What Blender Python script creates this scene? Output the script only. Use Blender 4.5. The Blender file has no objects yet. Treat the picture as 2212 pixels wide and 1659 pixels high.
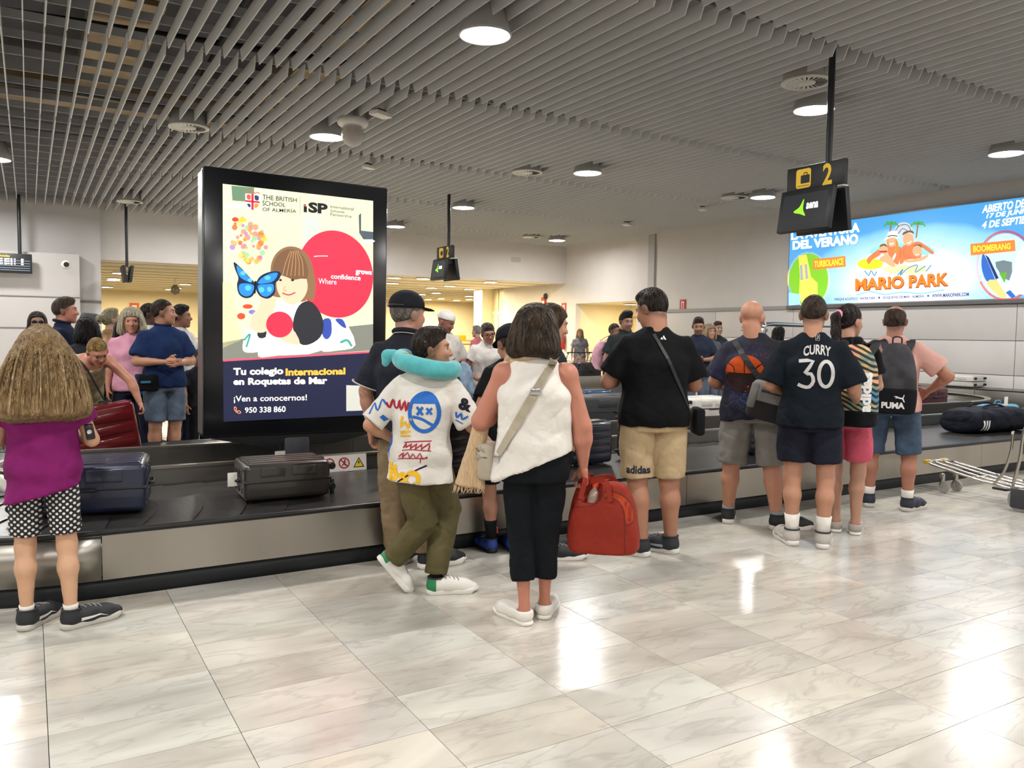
import bpy, bmesh, math, random
import numpy as np
from mathutils import Vector, Matrix
from mathutils.bvhtree import BVHTree
random.seed(7)
SC = bpy.context.scene
COL = SC.collection
# ------------------------------------------------------------------ camera
IW, IH = 2212.0, 1659.0
FPX, YAW, PITCH, ROLL, EYE = 1751.0, 0.53726, 0.06061, 0.01199, 1.5
_f = np.array([math.sin(YAW)*math.cos(PITCH), math.cos(YAW)*math.cos(PITCH), -math.sin(PITCH)])
_r = np.array([math.cos(YAW), -math.sin(YAW), 0.0])
_u = np.cross(_r, _f)
CR = math.cos(ROLL)*_r + math.sin(ROLL)*_u
CU = -math.sin(ROLL)*_r + math.cos(ROLL)*_u
CF = _f
cam = bpy.data.cameras.new('camera'); camo = bpy.data.objects.new('camera', cam); COL.objects.link(camo)
cam.sensor_fit = 'HORIZONTAL'; cam.sensor_width = 36.0; cam.lens = FPX/IW*36.0
cam.clip_start = 0.05; cam.clip_end = 300
mw = Matrix.Identity(4)
for i in range(3):
    mw[i][0] = CR[i]; mw[i][1] = CU[i]; mw[i][2] = -CF[i]
mw[0][3] = 0; mw[1][3] = 0; mw[2][3] = EYE
camo.matrix_world = mw
SC.camera = camo
# ------------------------------------------------------------------ world, exposure
world = bpy.data.worlds.new('world'); SC.world = world; world.use_nodes = True
world.node_tree.nodes['Background'].inputs[0].default_value = (0.6, 0.65, 0.7, 1)
world.node_tree.nodes['Background'].inputs[1].default_value = 0.02
SC.view_settings.view_transform = 'Standard'
SC.view_settings.look = 'None'
SC.view_settings.exposure = 0.12
SC.view_settings.gamma = 1.0
SC.view_settings.use_curve_mapping = False
SC.cycles.use_denoising = True
SC.cycles.max_bounces = 8
SC.cycles.diffuse_bounces = 5
SC.cycles.glossy_bounces = 4
SC.cycles.sample_clamp_indirect = 6.0
SC.cycles.caustics_reflective = False
SC.cycles.caustics_refractive = False
LAMP = 215.0       # emission of the main hall's ceiling lamps
LAMP_HALL = 340.0  # warmer lamps of the arrivals hall behind
ZC = 4.5           # underside of the ceiling slats

# ------------------------------------------------------------------ pixel -> place
def ray(x, y): return CF + CR*(x-IW/2)/FPX + CU*(IH/2-y)/FPX
def gz(x, y, z=0.0):
    d = ray(x, y); t = (z-EYE)/d[2]; return np.array([0, 0, EYE]) + t*d
def onY(x, y, Y):
    d = ray(x, y); return np.array([0, 0, EYE]) + d*(Y/d[1])
def onX(x, y, X):
    d = ray(x, y); return np.array([0, 0, EYE]) + d*(X/d[0])
def V(*a): return np.array(a, float)

# ------------------------------------------------------------------ materials
def lin(c):
    if isinstance(c, str):
        c = [int(c[i:i+2], 16)/255 for i in (0, 2, 4)]
    elif max(c) > 1.0: c = [v/255 for v in c]
    return tuple(v/12.92 if v <= .04045 else ((v+.055)/1.055)**2.4 for v in c)
MATS = {}
def M(name, col='808080', rough=.6, metal=0.0, spec=.5, emit=0.0, bump=None, vary=0.0, vscale=4.0, vcol=False,
      alpha=None, trans=0.0, coat=0.0, sheen=0.0, col2=None, stretch=None, aniso=0.0):
    if name in MATS: return MATS[name]
    m = bpy.data.materials.new(name); m.use_nodes = True
    nt = m.node_tree; N = nt.nodes; L = nt.links
    b = N['Principled BSDF']; c = lin(col)
    b.inputs['Base Color'].default_value = (*c, 1)
    b.inputs['Roughness'].default_value = rough
    b.inputs['Metallic'].default_value = metal
    b.inputs['Specular IOR Level'].default_value = spec
    if coat: b.inputs['Coat Weight'].default_value = coat
    if sheen: b.inputs['Sheen Weight'].default_value = sheen
    if trans: b.inputs['Transmission Weight'].default_value = trans
    if aniso: b.inputs['Anisotropic'].default_value = aniso
    if emit:
        b.inputs['Emission Color'].default_value = (*c, 1); b.inputs['Emission Strength'].default_value = emit
    src = None
    tc = N.new('ShaderNodeTexCoord')
    mp = N.new('ShaderNodeMapping'); L.new(tc.outputs['Object'], mp.inputs['Vector'])
    if stretch: mp.inputs['Scale'].default_value = stretch
    if vcol:
        a = N.new('ShaderNodeAttribute'); a.attribute_name = 'Col'; src = a.outputs['Color']
    if vary:
        n = N.new('ShaderNodeTexNoise'); n.inputs['Scale'].default_value = vscale; n.inputs['Detail'].default_value = 4
        L.new(mp.outputs['Vector'], n.inputs['Vector'])
        mx = N.new('ShaderNodeMix'); mx.data_type = 'RGBA'
        r = N.new('ShaderNodeValToRGB'); r.color_ramp.elements[0].position = .35; r.color_ramp.elements[1].position = .65
        L.new(n.outputs['Fac'], r.inputs['Fac']); L.new(r.outputs['Color'], mx.inputs['Factor'])
        if col2 is not None: ca, cb = c, lin(col2)
        else: ca = tuple(v*(1-vary) for v in c); cb = tuple(min(1, v*(1+vary)) for v in c)
        if vcol:
            mx.blend_type = 'MULTIPLY'; mx.inputs['Factor'].default_value = 1
            L.remove(mx.inputs['Factor'].links[0])
            rr = N.new('ShaderNodeMapRange'); rr.inputs['To Min'].default_value = 1-vary; rr.inputs['To Max'].default_value = 1+vary
            L.new(n.outputs['Fac'], rr.inputs['Value'])
            L.new(src, mx.inputs['A']); L.new(rr.outputs['Result'], mx.inputs['B'])
        else:
            mx.inputs['A'].default_value = (*ca, 1); mx.inputs['B'].default_value = (*cb, 1)
        src = mx.outputs['Result']
    if src is not None:
        L.new(src, b.inputs['Base Color'])
        if emit: L.new(src, b.inputs['Emission Color'])
    if bump:
        prev = None
        for sc_, st_ in (bump if isinstance(bump, list) else [bump]):
            n2 = N.new('ShaderNodeTexNoise'); n2.inputs['Scale'].default_value = sc_; n2.inputs['Detail'].default_value = 3
            L.new(mp.outputs['Vector'], n2.inputs['Vector'])
            bp = N.new('ShaderNodeBump'); bp.inputs['Strength'].default_value = st_; bp.inputs['Distance'].default_value = .5/sc_
            L.new(n2.outputs['Fac'], bp.inputs['Height'])
            if prev: L.new(prev.outputs['Normal'], bp.inputs['Normal'])
            prev = bp
        L.new(prev.outputs['Normal'], b.inputs['Normal'])
    if alpha is not None: b.inputs['Alpha'].default_value = alpha
    MATS[name] = m
    return m
def cloth(name, col, rough=.85, vary=.10): return M('cloth_'+name, col, rough, 0, .15, vary=vary, vscale=9, bump=[(7, .28), (19, .14), (300, .12)])
def glow(name, col, e=1.0):
    m = M('glow_'+name, col, .4, 0, .3, emit=e); return m

# ------------------------------------------------------------------ objects
def link(o, parent=None):
    COL.objects.link(o)
    if parent is not None: o.parent = parent
    return o
def tag(o, label=None, cat=None, group=None, kind=None):
    if label: o['label'] = label
    if cat: o['category'] = cat
    if group: o['group'] = group
    if kind: o['kind'] = kind
    return o
def empty(name, loc=(0, 0, 0), rz=0.0, label=None, cat=None, group=None, parent=None):
    o = bpy.data.objects.new(name, None); o.empty_display_size = .1
    link(o, parent); o.location = loc; o.rotation_euler = (0, 0, rz)
    return tag(o, label, cat, group)
def np_mesh(name, v, q, smooth=True, col=None):
    me = bpy.data.meshes.new(name); v = np.asarray(v, np.float32); q = np.asarray(q, np.int32)
    n, k = q.shape
    me.vertices.add(len(v)); me.vertices.foreach_set('co', v.ravel())
    me.loops.add(n*k); me.loops.foreach_set('vertex_index', q.ravel())
    me.polygons.add(n); me.polygons.foreach_set('loop_start', np.arange(0, n*k, k, dtype=np.int32))
    try: me.polygons.foreach_set('loop_total', np.full(n, k, np.int32))
    except Exception: pass
    me.update(calc_edges=True)
    if smooth: me.polygons.foreach_set('use_smooth', np.ones(n, bool))
    if col is not None:
        a = me.color_attributes.new('Col', 'FLOAT_COLOR', 'POINT')
        c4 = np.ones((len(v), 4), np.float32); c4[:, :3] = col; a.data.foreach_set('color', c4.ravel())
    return me
def obj(name, me, mat=None, parent=None):
    o = bpy.data.objects.new(name, me); link(o, parent)
    if mat is not None:
        me.materials.clear(); me.materials.append(mat)
    return o
def copy_obj(o, parent=None):
    c = o.copy(); COL.objects.link(c)
    if parent is not None: c.parent = parent
    return c
def copy_tree(o, parent=None):
    c = o.copy(); COL.objects.link(c); c.parent = parent
    for ch in list(o.children): copy_tree(ch, c)
    return c

class MB:
    """collects faces of one part"""
    def __init__(s): s.v = []; s.f = []; s.sm = []
    def add(s, vs, fs, smooth=False, Mx=None):
        n = len(s.v)
        for p in vs:
            p = Vector(p)
            s.v.append(Mx @ p if Mx is not None else p)
        for f in fs: s.f.append([i+n for i in f]); s.sm.append(smooth)
        return s
    def box(s, a, b, Mx=None):
        x0, y0, z0 = a; x1, y1, z1 = b
        vs = [(x0,y0,z0),(x1,y0,z0),(x1,y1,z0),(x0,y1,z0),(x0,y0,z1),(x1,y0,z1),(x1,y1,z1),(x0,y1,z1)]
        return s.add(vs, [(0,3,2,1),(4,5,6,7),(0,1,5,4),(1,2,6,5),(2,3,7,6),(3,0,4,7)], False, Mx)
    def rbox(s, c, h, r, n=3, Mx=None):
        """rounded box: centre, half sizes, edge radius"""
        r = min(r, min(h)*.999); inner = [x-r for x in h]
        t = [math.tan(math.pi/4*(2*i/(n)-1)) for i in range(n+1)]
        def axis_pts(ax):
            pts = []
            for i in range(n+1): pts.append((-1 if t[i] <= 0 else 1, t[i]))
            return pts
        vs = []; fs = []
        for ax in range(3):
            for sg in (-1, 1):
                u, w = (ax+1) % 3, (ax+2) % 3
                us = []; 
                for i in range(n+1):
                    if n % 2 == 0 and i == n//2: us.append((t[i], -1)); us.append((t[i], 1))
                    else: us.append((t[i], -1 if t[i] < 0 else 1))
                base = len(vs); k = len(us)
                for (tu, su) in us:
                    for (tw, sw) in us:
                        d = [0, 0, 0]; d[ax] = sg; d[u] = tu; d[w] = tw
                        L = math.sqrt(sum(q*q for q in d)); p = [0, 0, 0]
                        sgn = [0, 0, 0]; sgn[ax] = sg; sgn[u] = su; sgn[w] = sw
                        for q in range(3): p[q] = c[q] + sgn[q]*inner[q] + d[q]/L*r
                        vs.append(p)
                for i in range(k-1):
                    for j in range(k-1):
                        q = [base+i*k+j, base+(i+1)*k+j, base+(i+1)*k+j+1, base+i*k+j+1]
                        fs.append(q if sg > 0 else q[::-1])
        return s.add(vs, fs, True, Mx)
    def cyl(s, a, b, r, r2=None, n=16, caps=True, Mx=None):
        a = Vector(a); b = Vector(b); r2 = r if r2 is None else r2
        d = (b-a).normalized(); u = d.orthogonal().normalized(); w = d.cross(u)
        vs = []; fs = []
        for i in range(n):
            an = 2*math.pi*i/n; e = u*math.cos(an)+w*math.sin(an)
            vs.append(a+e*r); vs.append(b+e*r2)
        for i in range(n):
            j = (i+1) % n; fs.append((2*i, 2*j, 2*j+1, 2*i+1))
        s.add(vs, fs, True, Mx)
        if caps:
            s.add([vs[2*i] for i in range(n)][::-1], [tuple(range(n))], False, Mx)
            s.add([vs[2*i+1] for i in range(n)], [tuple(range(n))], False, Mx)
        return s
    def tube(s, pts, r, n=8, closed=False, Mx=None, flat=None):
        pts = [Vector(p) for p in pts]; K = len(pts); vs = []; fs = []
        up = None
        for i, p in enumerate(pts):
            if closed: d = (pts[(i+1) % K]-pts[i-1]).normalized()
            else: d = (pts[min(i+1, K-1)]-pts[max(i-1, 0)]).normalized()
            if up is None: up = d.orthogonal().normalized()
            up = (up - d*up.dot(d)).normalized(); w = d.cross(up)
            rr = r[i] if isinstance(r, (list, tuple)) else r
            for k in range(n):
                an = 2*math.pi*k/n; vs.append(p+up*math.cos(an)*rr+w*math.sin(an)*rr)
        for i in range(K if closed else K-1):
            j = (i+1) % K
            for k in range(n):
                l = (k+1) % n; fs.append((i*n+k, i*n+l, j*n+l, j*n+k))
        if not closed: fs.append(tuple(range(n))[::-1]); fs.append(tuple((K-1)*n+k for k in range(n)))
        return s.add(vs, fs, True, Mx)
    def lathe(s, prof, n=24, c=(0, 0, 0), Mx=None):
        vs = []; fs = []; K = len(prof)
        for i in range(n):
            an = 2*math.pi*i/n
            for (r, z) in prof: vs.append((c[0]+r*math.cos(an), c[1]+r*math.sin(an), c[2]+z))
        for i in range(n):
            j = (i+1) % n
            for k in range(K-1): fs.append((i*K+k, j*K+k, j*K+k+1, i*K+k+1))
        return s.add(vs, fs, True, Mx)
    def prism(s, poly, z0, z1, Mx=None):
        n = len(poly)
        vs = [(x, y, z0) for x, y in poly]+[(x, y, z1) for x, y in poly]
        fs = [tuple(range(n))[::-1], tuple(range(n, 2*n))]+[(i, (i+1) % n, n+(i+1) % n, n+i) for i in range(n)]
        return s.add(vs, fs, False, Mx)
    def strap(s, pts, nrm, w, t=.003):
        """flat band along points; nrm: list of outward normals"""
        pts = [Vector(p) for p in pts]; K = len(pts); vs = []; fs = []
        for i, p in enumerate(pts):
            d = (pts[min(i+1, K-1)]-pts[max(i-1, 0)]).normalized(); nn = Vector(nrm[i] if isinstance(nrm, list) else nrm)
            sd = d.cross(nn).normalized(); nn = sd.cross(d).normalized()
            for a, b in ((-1, 0), (1, 0), (1, 1), (-1, 1)): vs.append(p+sd*(a*w/2)+nn*(b*t))
        for i in range(K-1):
            for k in range(4): fs.append((i*4+k, i*4+(k+1) % 4, (i+1)*4+(k+1) % 4, (i+1)*4+k))
        fs.append((3, 2, 1, 0)); fs.append(tuple((K-1)*4+k for k in range(4)))
        return s.add(vs, fs, False)
    def mesh(s, name):
        me = bpy.data.meshes.new(name); me.from_pydata([tuple(v) for v in s.v], [], s.f); me.update()
        me.polygons.foreach_set('use_smooth', s.sm)
        return me
    def build(s, name, mat, parent=None): return obj(name, s.mesh(name), mat, parent)
def struct(o, kind='structure'): o['kind'] = kind; return o
def spline(P, n=6, closed=False):
    P = [np.array(p, float) for p in P]; K = len(P); out = []
    rng = range(K) if closed else range(K-1)
    for i in rng:
        p0 = P[i-1] if (closed or i > 0) else 2*P[0]-P[1]
        p1 = P[i]; p2 = P[(i+1) % K]
        p3 = P[(i+2) % K] if (closed or i+2 < K) else 2*P[-1]-P[-2]
        for k in range(n):
            t = k/n
            out.append(.5*((2*p1)+(-p0+p2)*t+(2*p0-5*p1+4*p2-p3)*t*t+(-p0+3*p1-3*p2+p3)*t**3))
    if not closed: out.append(P[-1])
    return out

# ------------------------------------------------------------------ flat shapes and lettering
def text_polys(s, shear=0.0, bold=0.0, spacing=1.0):
    """lettering outline as (verts2d, faces), cap height about .7, starting at 0,0"""
    cu = bpy.data.curves.new('t', 'FONT'); cu.body = s; cu.size = 1.0; cu.resolution_u = 3; cu.shear = shear; cu.offset = bold; cu.space_character = spacing
    o = bpy.data.objects.new('t', cu); COL.objects.link(o)
    dg = bpy.context.evaluated_depsgraph_get(); me = bpy.data.meshes.new_from_object(o.evaluated_get(dg))
    v = [(p.co.x, p.co.y) for p in me.vertices]; f = [tuple(p.vertices) for p in me.polygons]
    bpy.data.objects.remove(o); bpy.data.curves.remove(cu); bpy.data.meshes.remove(me)
    return v, f
def fit(vf, x0, x1, y0, y1):
    v, f = vf; xs = [p[0] for p in v]; ys = [p[1] for p in v]
    ax = (x1-x0)/(max(xs)-min(xs)); ay = (y1-y0)/(max(ys)-min(ys))
    return [((p[0]-min(xs))*ax+x0, (p[1]-min(ys))*ay+y0) for p in v], f
def fit_h(vf, x0, y0, h, ref='H', wscale=1.0):
    v, f = vf; k = h/.729
    return [(p[0]*k*wscale+x0, p[1]*k+y0) for p in v], f
def disc(cx, cy, r, n=40, ry=None, a0=0.0, a1=2*math.pi):
    ry = r if ry is None else ry
    full = abs(a1-a0-2*math.pi) < 1e-6
    pts = [(cx+r*math.cos(a0+(a1-a0)*i/n), cy+ry*math.sin(a0+(a1-a0)*i/n)) for i in range(n if full else n+1)]
    return pts, [tuple(range(len(pts)))]
def poly(pts, sm=0):
    if sm: pts = [tuple(p) for p in spline([(p[0], p[1]) for p in pts], sm, True)]
    return [tuple(p) for p in pts], [tuple(range(len(pts)))]
def stroke(pts, w, sm=5, closed=False):
    pts = spline(pts, sm, closed) if sm else [np.array(p, float) for p in pts]
    K = len(pts); v = []; f = []
    for i in range(K):
        d = (pts[(i+1) % K]-pts[i-1]) if closed else (pts[min(i+1, K-1)]-pts[max(i-1, 0)])
        d = d/(np.linalg.norm(d)+1e-9); nn = np.array([-d[1], d[0]])
        v += [tuple(pts[i]+nn*w/2), tuple(pts[i]-nn*w/2)]
    for i in range(K if closed else K-1):
        j = (i+1) % K; f.append((2*i, 2*i+1, 2*j+1, 2*j))
    return v, f
def rrect(x0, x1, y0, y1, r, n=4):
    p = []
    for cx, cy, a in ((x1-r, y1-r, 0), (x0+r, y1-r, 90), (x0+r, y0+r, 180), (x1-r, y0+r, 270)):
        for i in range(n+1):
            t = math.radians(a+90*i/n); p.append((cx+r*math.cos(t), cy+r*math.sin(t)))
    return p, [tuple(range(len(p)))]
def flat(name, shapes, mat, parent, frame, lift=0.0, thick=0.0006):
    """2-D shapes placed on a flat panel. frame: function (u, v, d) -> point"""
    vs = []; fs = []
    for v, f in shapes:
        n = len(vs); vs += [frame(p[0], p[1], lift) for p in v]; fs += [tuple(i+n for i in q) for q in f]
    me = bpy.data.meshes.new(name); me.from_pydata([tuple(map(float, p)) for p in vs], [], fs); me.update()
    return obj(name, me, mat, parent)
def bvh_of(o):
    me = o.data
    return BVHTree.FromPolygons([v.co for v in me.vertices], [tuple(p.vertices) for p in me.polygons])
def decal(name, shapes, mat, target, frame_o, uax, vax, nax, lift=.0025, grid=.018, tree=None, parent=None):
    """print laid onto a curved surface: shapes in metres in the (uax, vax) plane through frame_o, pressed along nax (local space)"""
    bm = bmesh.new(); O = Vector(frame_o); U_ = Vector(uax).normalized(); W_ = Vector(vax).normalized(); N_ = Vector(nax).normalized()
    for v, f in shapes:
        bv = [bm.verts.new((p[0], p[1], 0)) for p in v]
        for q in f:
            try: bm.faces.new([bv[i] for i in q])
            except ValueError: pass
    if grid and len(bm.verts):
        xs = [v.co.x for v in bm.verts]; ys = [v.co.y for v in bm.verts]
        for lo, hi, ax in ((min(xs), max(xs), 0), (min(ys), max(ys), 1)):
            k = math.floor(lo/grid)+1
            while k*grid < hi:
                co = (k*grid, 0, 0) if ax == 0 else (0, k*grid, 0); no = (1, 0, 0) if ax == 0 else (0, 1, 0)
                bmesh.ops.bisect_plane(bm, geom=bm.verts[:]+bm.edges[:]+bm.faces[:], plane_co=co, plane_no=no)
                k += 1
    bmesh.ops.triangulate(bm, faces=bm.faces[:])
    tree = tree or bvh_of(target); bad = []
    for v in bm.verts:
        p = O+U_*v.co.x+W_*v.co.y
        hit = tree.ray_cast(p-N_*.6, N_)
        if hit[0] is None: bad.append(v); v.co = p
        else: v.co = hit[0]-N_*lift
    if bad: bmesh.ops.delete(bm, geom=bad, context='VERTS')
    me = bpy.data.meshes.new(name); bm.to_mesh(me); bm.free()
    for p in me.polygons: p.use_smooth = True
    return obj(name, me, mat, parent if parent is not None else target)
# ------------------------------------------------------------------ smooth solids (distance fields turned into one continuous surface)
class P_:
    def __init__(s, fn, lo, hi, k=.02, op='u'): s.fn = fn; s.lo = np.array(lo, float); s.hi = np.array(hi, float); s.k = k; s.op = op
def cone(a, b, ra, rb, k=.02, op='u'):
    a = np.array(a, float); b = np.array(b, float); d = b-a; L2 = float(d.dot(d))+1e-12; R = max(ra, rb)
    def fn(x, y, z):
        t = np.clip(((x-a[0])*d[0]+(y-a[1])*d[1]+(z-a[2])*d[2])/L2, 0, 1)
        return np.sqrt((x-a[0]-t*d[0])**2+(y-a[1]-t*d[1])**2+(z-a[2]-t*d[2])**2)-(ra+(rb-ra)*t)
    return P_(fn, np.minimum(a, b)-R, np.maximum(a, b)+R, k, op)
def ell(c, r, k=.02, op='u', Rm=None):
    c = np.array(c, float); r = np.array(r, float); ext = r if Rm is None else np.full(3, max(r))
    def fn(x, y, z):
        x = x-c[0]; y = y-c[1]; z = z-c[2]
        if Rm is not None:
            x, y, z = (Rm[0][0]*x+Rm[1][0]*y+Rm[2][0]*z, Rm[0][1]*x+Rm[1][1]*y+Rm[2][1]*z, Rm[0][2]*x+Rm[1][2]*y+Rm[2][2]*z)
        k0 = np.sqrt((x/r[0])**2+(y/r[1])**2+(z/r[2])**2); k1 = np.sqrt((x/r[0]**2)**2+(y/r[1]**2)**2+(z/r[2]**2)**2)+1e-9
        return k0*(k0-1)/k1
    return P_(fn, c-ext, c+ext, k, op)
def chain(pts, rs, k=.02):
    return [cone(pts[i], pts[i+1], rs[i], rs[i+1], k) for i in range(len(pts)-1)]
def loft(sec, side, k=.02, op='u', e=2.3, dense=5, round_caps=0.0):
    """sec: list of (centre, r_side, r_front); straight axis first->last, cross-sections are (super)ellipses, flat ends"""
    C = np.array([s[0] for s in sec], float); rx = np.array([s[1] for s in sec], float); ry = np.array([s[2] for s in sec], float)
    if len(sec) > 2 and dense:
        A = spline([np.concatenate([c, [x, y]]) for c, x, y in zip(C, rx, ry)], dense); A = np.array(A)
        C, rx, ry = A[:, :3], A[:, 3], A[:, 4]
    n = C[-1]-C[0]; Ln = np.linalg.norm(n); n = n/Ln
    side = np.array(side, float); side = side-n*side.dot(n); side /= np.linalg.norm(side); fr = np.cross(n, side)
    s = (C-C[0]).dot(n); o = np.argsort(s); s, C, rx, ry = s[o], C[o], rx[o], ry[o]
    R = max(rx.max(), ry.max())
    def fn(x, y, z):
        x, y, z = np.broadcast_arrays(x, y, z)
        t = (x-C[0][0])*n[0]+(y-C[0][1])*n[1]+(z-C[0][2])*n[2]
        tc = np.clip(t, s[0], s[-1])
        qx = x-np.interp(tc, s, C[:, 0]); qy = y-np.interp(tc, s, C[:, 1]); qz = z-np.interp(tc, s, C[:, 2])
        a = np.interp(tc, s, rx); b = np.interp(tc, s, ry)
        u = np.abs(qx*side[0]+qy*side[1]+qz*side[2])/a; v = np.abs(qx*fr[0]+qy*fr[1]+qz*fr[2])/b
        rho = (u**e+v**e)**(1/e)
        d = (rho-1)*np.minimum(a, b)
        if round_caps:
            ov = np.maximum(np.maximum(s[0]+round_caps-t, t-s[-1]+round_caps), 0)
            di = np.maximum(d+round_caps, 0)
            return np.where((ov > 0), np.sqrt(di*di+ov*ov)-round_caps, d)
        return np.maximum(d, np.maximum(s[0]-t, t-s[-1]))
    lo = C.min(0)-R; hi = C.max(0)+R
    return P_(fn, lo, hi, k, op)
def rbx(c, h, r, k=.01, op='u', Rm=None):
    c = np.array(c, float); h = np.array(h, float); ext = h if Rm is None else np.full(3, np.linalg.norm(h))
    def fn(x, y, z):
        x = x-c[0]; y = y-c[1]; z = z-c[2]
        if Rm is not None:
            x, y, z = (Rm[0][0]*x+Rm[1][0]*y+Rm[2][0]*z, Rm[0][1]*x+Rm[1][1]*y+Rm[2][1]*z, Rm[0][2]*x+Rm[1][2]*y+Rm[2][2]*z)
        qx = np.abs(x)-h[0]+r; qy = np.abs(y)-h[1]+r; qz = np.abs(z)-h[2]+r
        return np.sqrt(np.maximum(qx, 0)**2+np.maximum(qy, 0)**2+np.maximum(qz, 0)**2)+np.minimum(np.maximum(qx, np.maximum(qy, qz)), 0)-r
    return P_(fn, c-ext, c+ext, k, op)
def half(p, n, op='i', k=0.0):
    """keeps what lies behind the plane (against n)"""
    p = np.array(p, float); n = np.array(n, float); n /= np.linalg.norm(n)
    return P_(lambda x, y, z: (x-p[0])*n[0]+(y-p[1])*n[1]+(z-p[2])*n[2], [-9]*3, [9]*3, k, op)
def moved(p, Rm, C):
    """prim p given in a local frame (rotation Rm, origin C)"""
    Rm = np.array(Rm, float); C = np.array(C, float)
    cs = np.array([[x, y, z] for x in (p.lo[0], p.hi[0]) for y in (p.lo[1], p.hi[1]) for z in (p.lo[2], p.hi[2])])@Rm.T+C
    def fn(x, y, z):
        x = x-C[0]; y = y-C[1]; z = z-C[2]
        return p.fn(Rm[0][0]*x+Rm[1][0]*y+Rm[2][0]*z, Rm[0][1]*x+Rm[1][1]*y+Rm[2][1]*z, Rm[0][2]*x+Rm[1][2]*y+Rm[2][2]*z)
    return P_(fn, cs.min(0), cs.max(0), p.k, p.op)
def polygonize(prims, h, disp=None):
    adds = [p for p in prims if p.op == 'u']
    lo = np.min([p.lo for p in adds], 0)-3*h; hi = np.max([p.hi for p in adds], 0)+3*h
    for p in prims:
        if p.op == 'clip': lo = np.maximum(lo, p.lo); hi = np.minimum(hi, p.hi)
    n = np.ceil((hi-lo)/h).astype(int)+1
    ax = [(lo[i]+h*np.arange(n[i])).astype(np.float32) for i in range(3)]
    F = np.full(n, 1.0, np.float32)
    for p in prims:
        if p.op == 'clip': continue
        m = p.k+2.5*h
        i0 = np.clip(np.floor((p.lo-m-lo)/h).astype(int), 0, n); i1 = np.clip(np.ceil((p.hi+m-lo)/h).astype(int)+1, 0, n)
        if np.any(i1 <= i0): continue
        sl = tuple(slice(a, b) for a, b in zip(i0, i1))
        d = p.fn(ax[0][sl[0]][:, None, None], ax[1][sl[1]][None, :, None], ax[2][sl[2]][None, None, :])
        A = F[sl]
        if p.op == 'u':
            if p.k > 0:
                q = np.maximum(p.k-np.abs(A-d), 0)/p.k; F[sl] = np.minimum(A, d)-q*q*p.k*.25
            else: F[sl] = np.minimum(A, d)
        else:
            B = -d if p.op == 's' else d
            if p.k > 0:
                q = np.maximum(p.k-np.abs(A-B), 0)/p.k; F[sl] = np.maximum(A, B)+q*q*p.k*.25
            else: F[sl] = np.maximum(A, B)
    F[0] = np.maximum(F[0], h); F[-1] = np.maximum(F[-1], h); F[:, 0] = np.maximum(F[:, 0], h); F[:, -1] = np.maximum(F[:, -1], h)
    F[:, :, 0] = np.maximum(F[:, :, 0], h); F[:, :, -1] = np.maximum(F[:, :, -1], h)
    S = F < 0
    c = S.astype(np.int8); cnt = np.zeros(np.array(n)-1, np.int8)
    for dx in (0, 1):
        for dy in (0, 1):
            for dz in (0, 1): cnt += c[dx:n[0]-1+dx, dy:n[1]-1+dy, dz:n[2]-1+dz]
    act = (cnt > 0) & (cnt < 8); idx = np.argwhere(act)
    if len(idx) == 0: return np.zeros((0, 3)), np.zeros((0, 4), int)
    vid = np.full(act.shape, -1, np.int32); vid[act] = np.arange(len(idx))
    acc = np.zeros((len(idx), 3)); w = np.zeros(len(idx))
    cor = [(x, y, z) for x in (0, 1) for y in (0, 1) for z in (0, 1)]
    val = {q: F[idx[:, 0]+q[0], idx[:, 1]+q[1], idx[:, 2]+q[2]] for q in cor}
    for a in cor:
        for ax_ in range(3):
            if a[ax_] == 0:
                b = list(a); b[ax_] = 1; b = tuple(b)
                va, vb = val[a], val[b]; m = (va < 0) != (vb < 0)
                t = np.where(m, va/np.where(m, va-vb, 1), 0)
                pos = np.tile(np.array(a, float), (len(idx), 1)); pos[:, ax_] += t
                acc[m] += pos[m]; w[m] += 1
    v = lo+h*(idx+acc/w[:, None])
    quads = []
    for ax_ in range(3):
        a = [slice(None)]*3; b = [slice(None)]*3; a[ax_] = slice(0, -1); b[ax_] = slice(1, None)
        m = S[tuple(a)] != S[tuple(b)]
        u_, w_ = (ax_+1) % 3, (ax_+2) % 3
        e = np.argwhere(m); e = e[(e[:, u_] > 0) & (e[:, w_] > 0) & (e[:, u_] < n[u_]-1) & (e[:, w_] < n[w_]-1)]
        ins = S[e[:, 0], e[:, 1], e[:, 2]]
        q = []
        for du, dw in ((-1, -1), (0, -1), (0, 0), (-1, 0)):
            k = e.copy(); k[:, u_] += du; k[:, w_] += dw; q.append(vid[k[:, 0], k[:, 1], k[:, 2]])
        q = np.stack(q, 1); q[~ins] = q[~ins][:, ::-1]
        quads.append(q)
    q = np.concatenate(quads); q = q[(q >= 0).all(1)]
    if disp: v = ripple(v, q, *disp)
    return v, q
def vnormals(v, q):
    a = v[q[:, 0]]; fn = np.cross(v[q[:, 2]]-a, v[q[:, 3]]-v[q[:, 1]]); N = np.zeros_like(v)
    for i in range(4): np.add.at(N, q[:, i], fn)
    return N/(np.linalg.norm(N, axis=1)[:, None]+1e-12)
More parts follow.
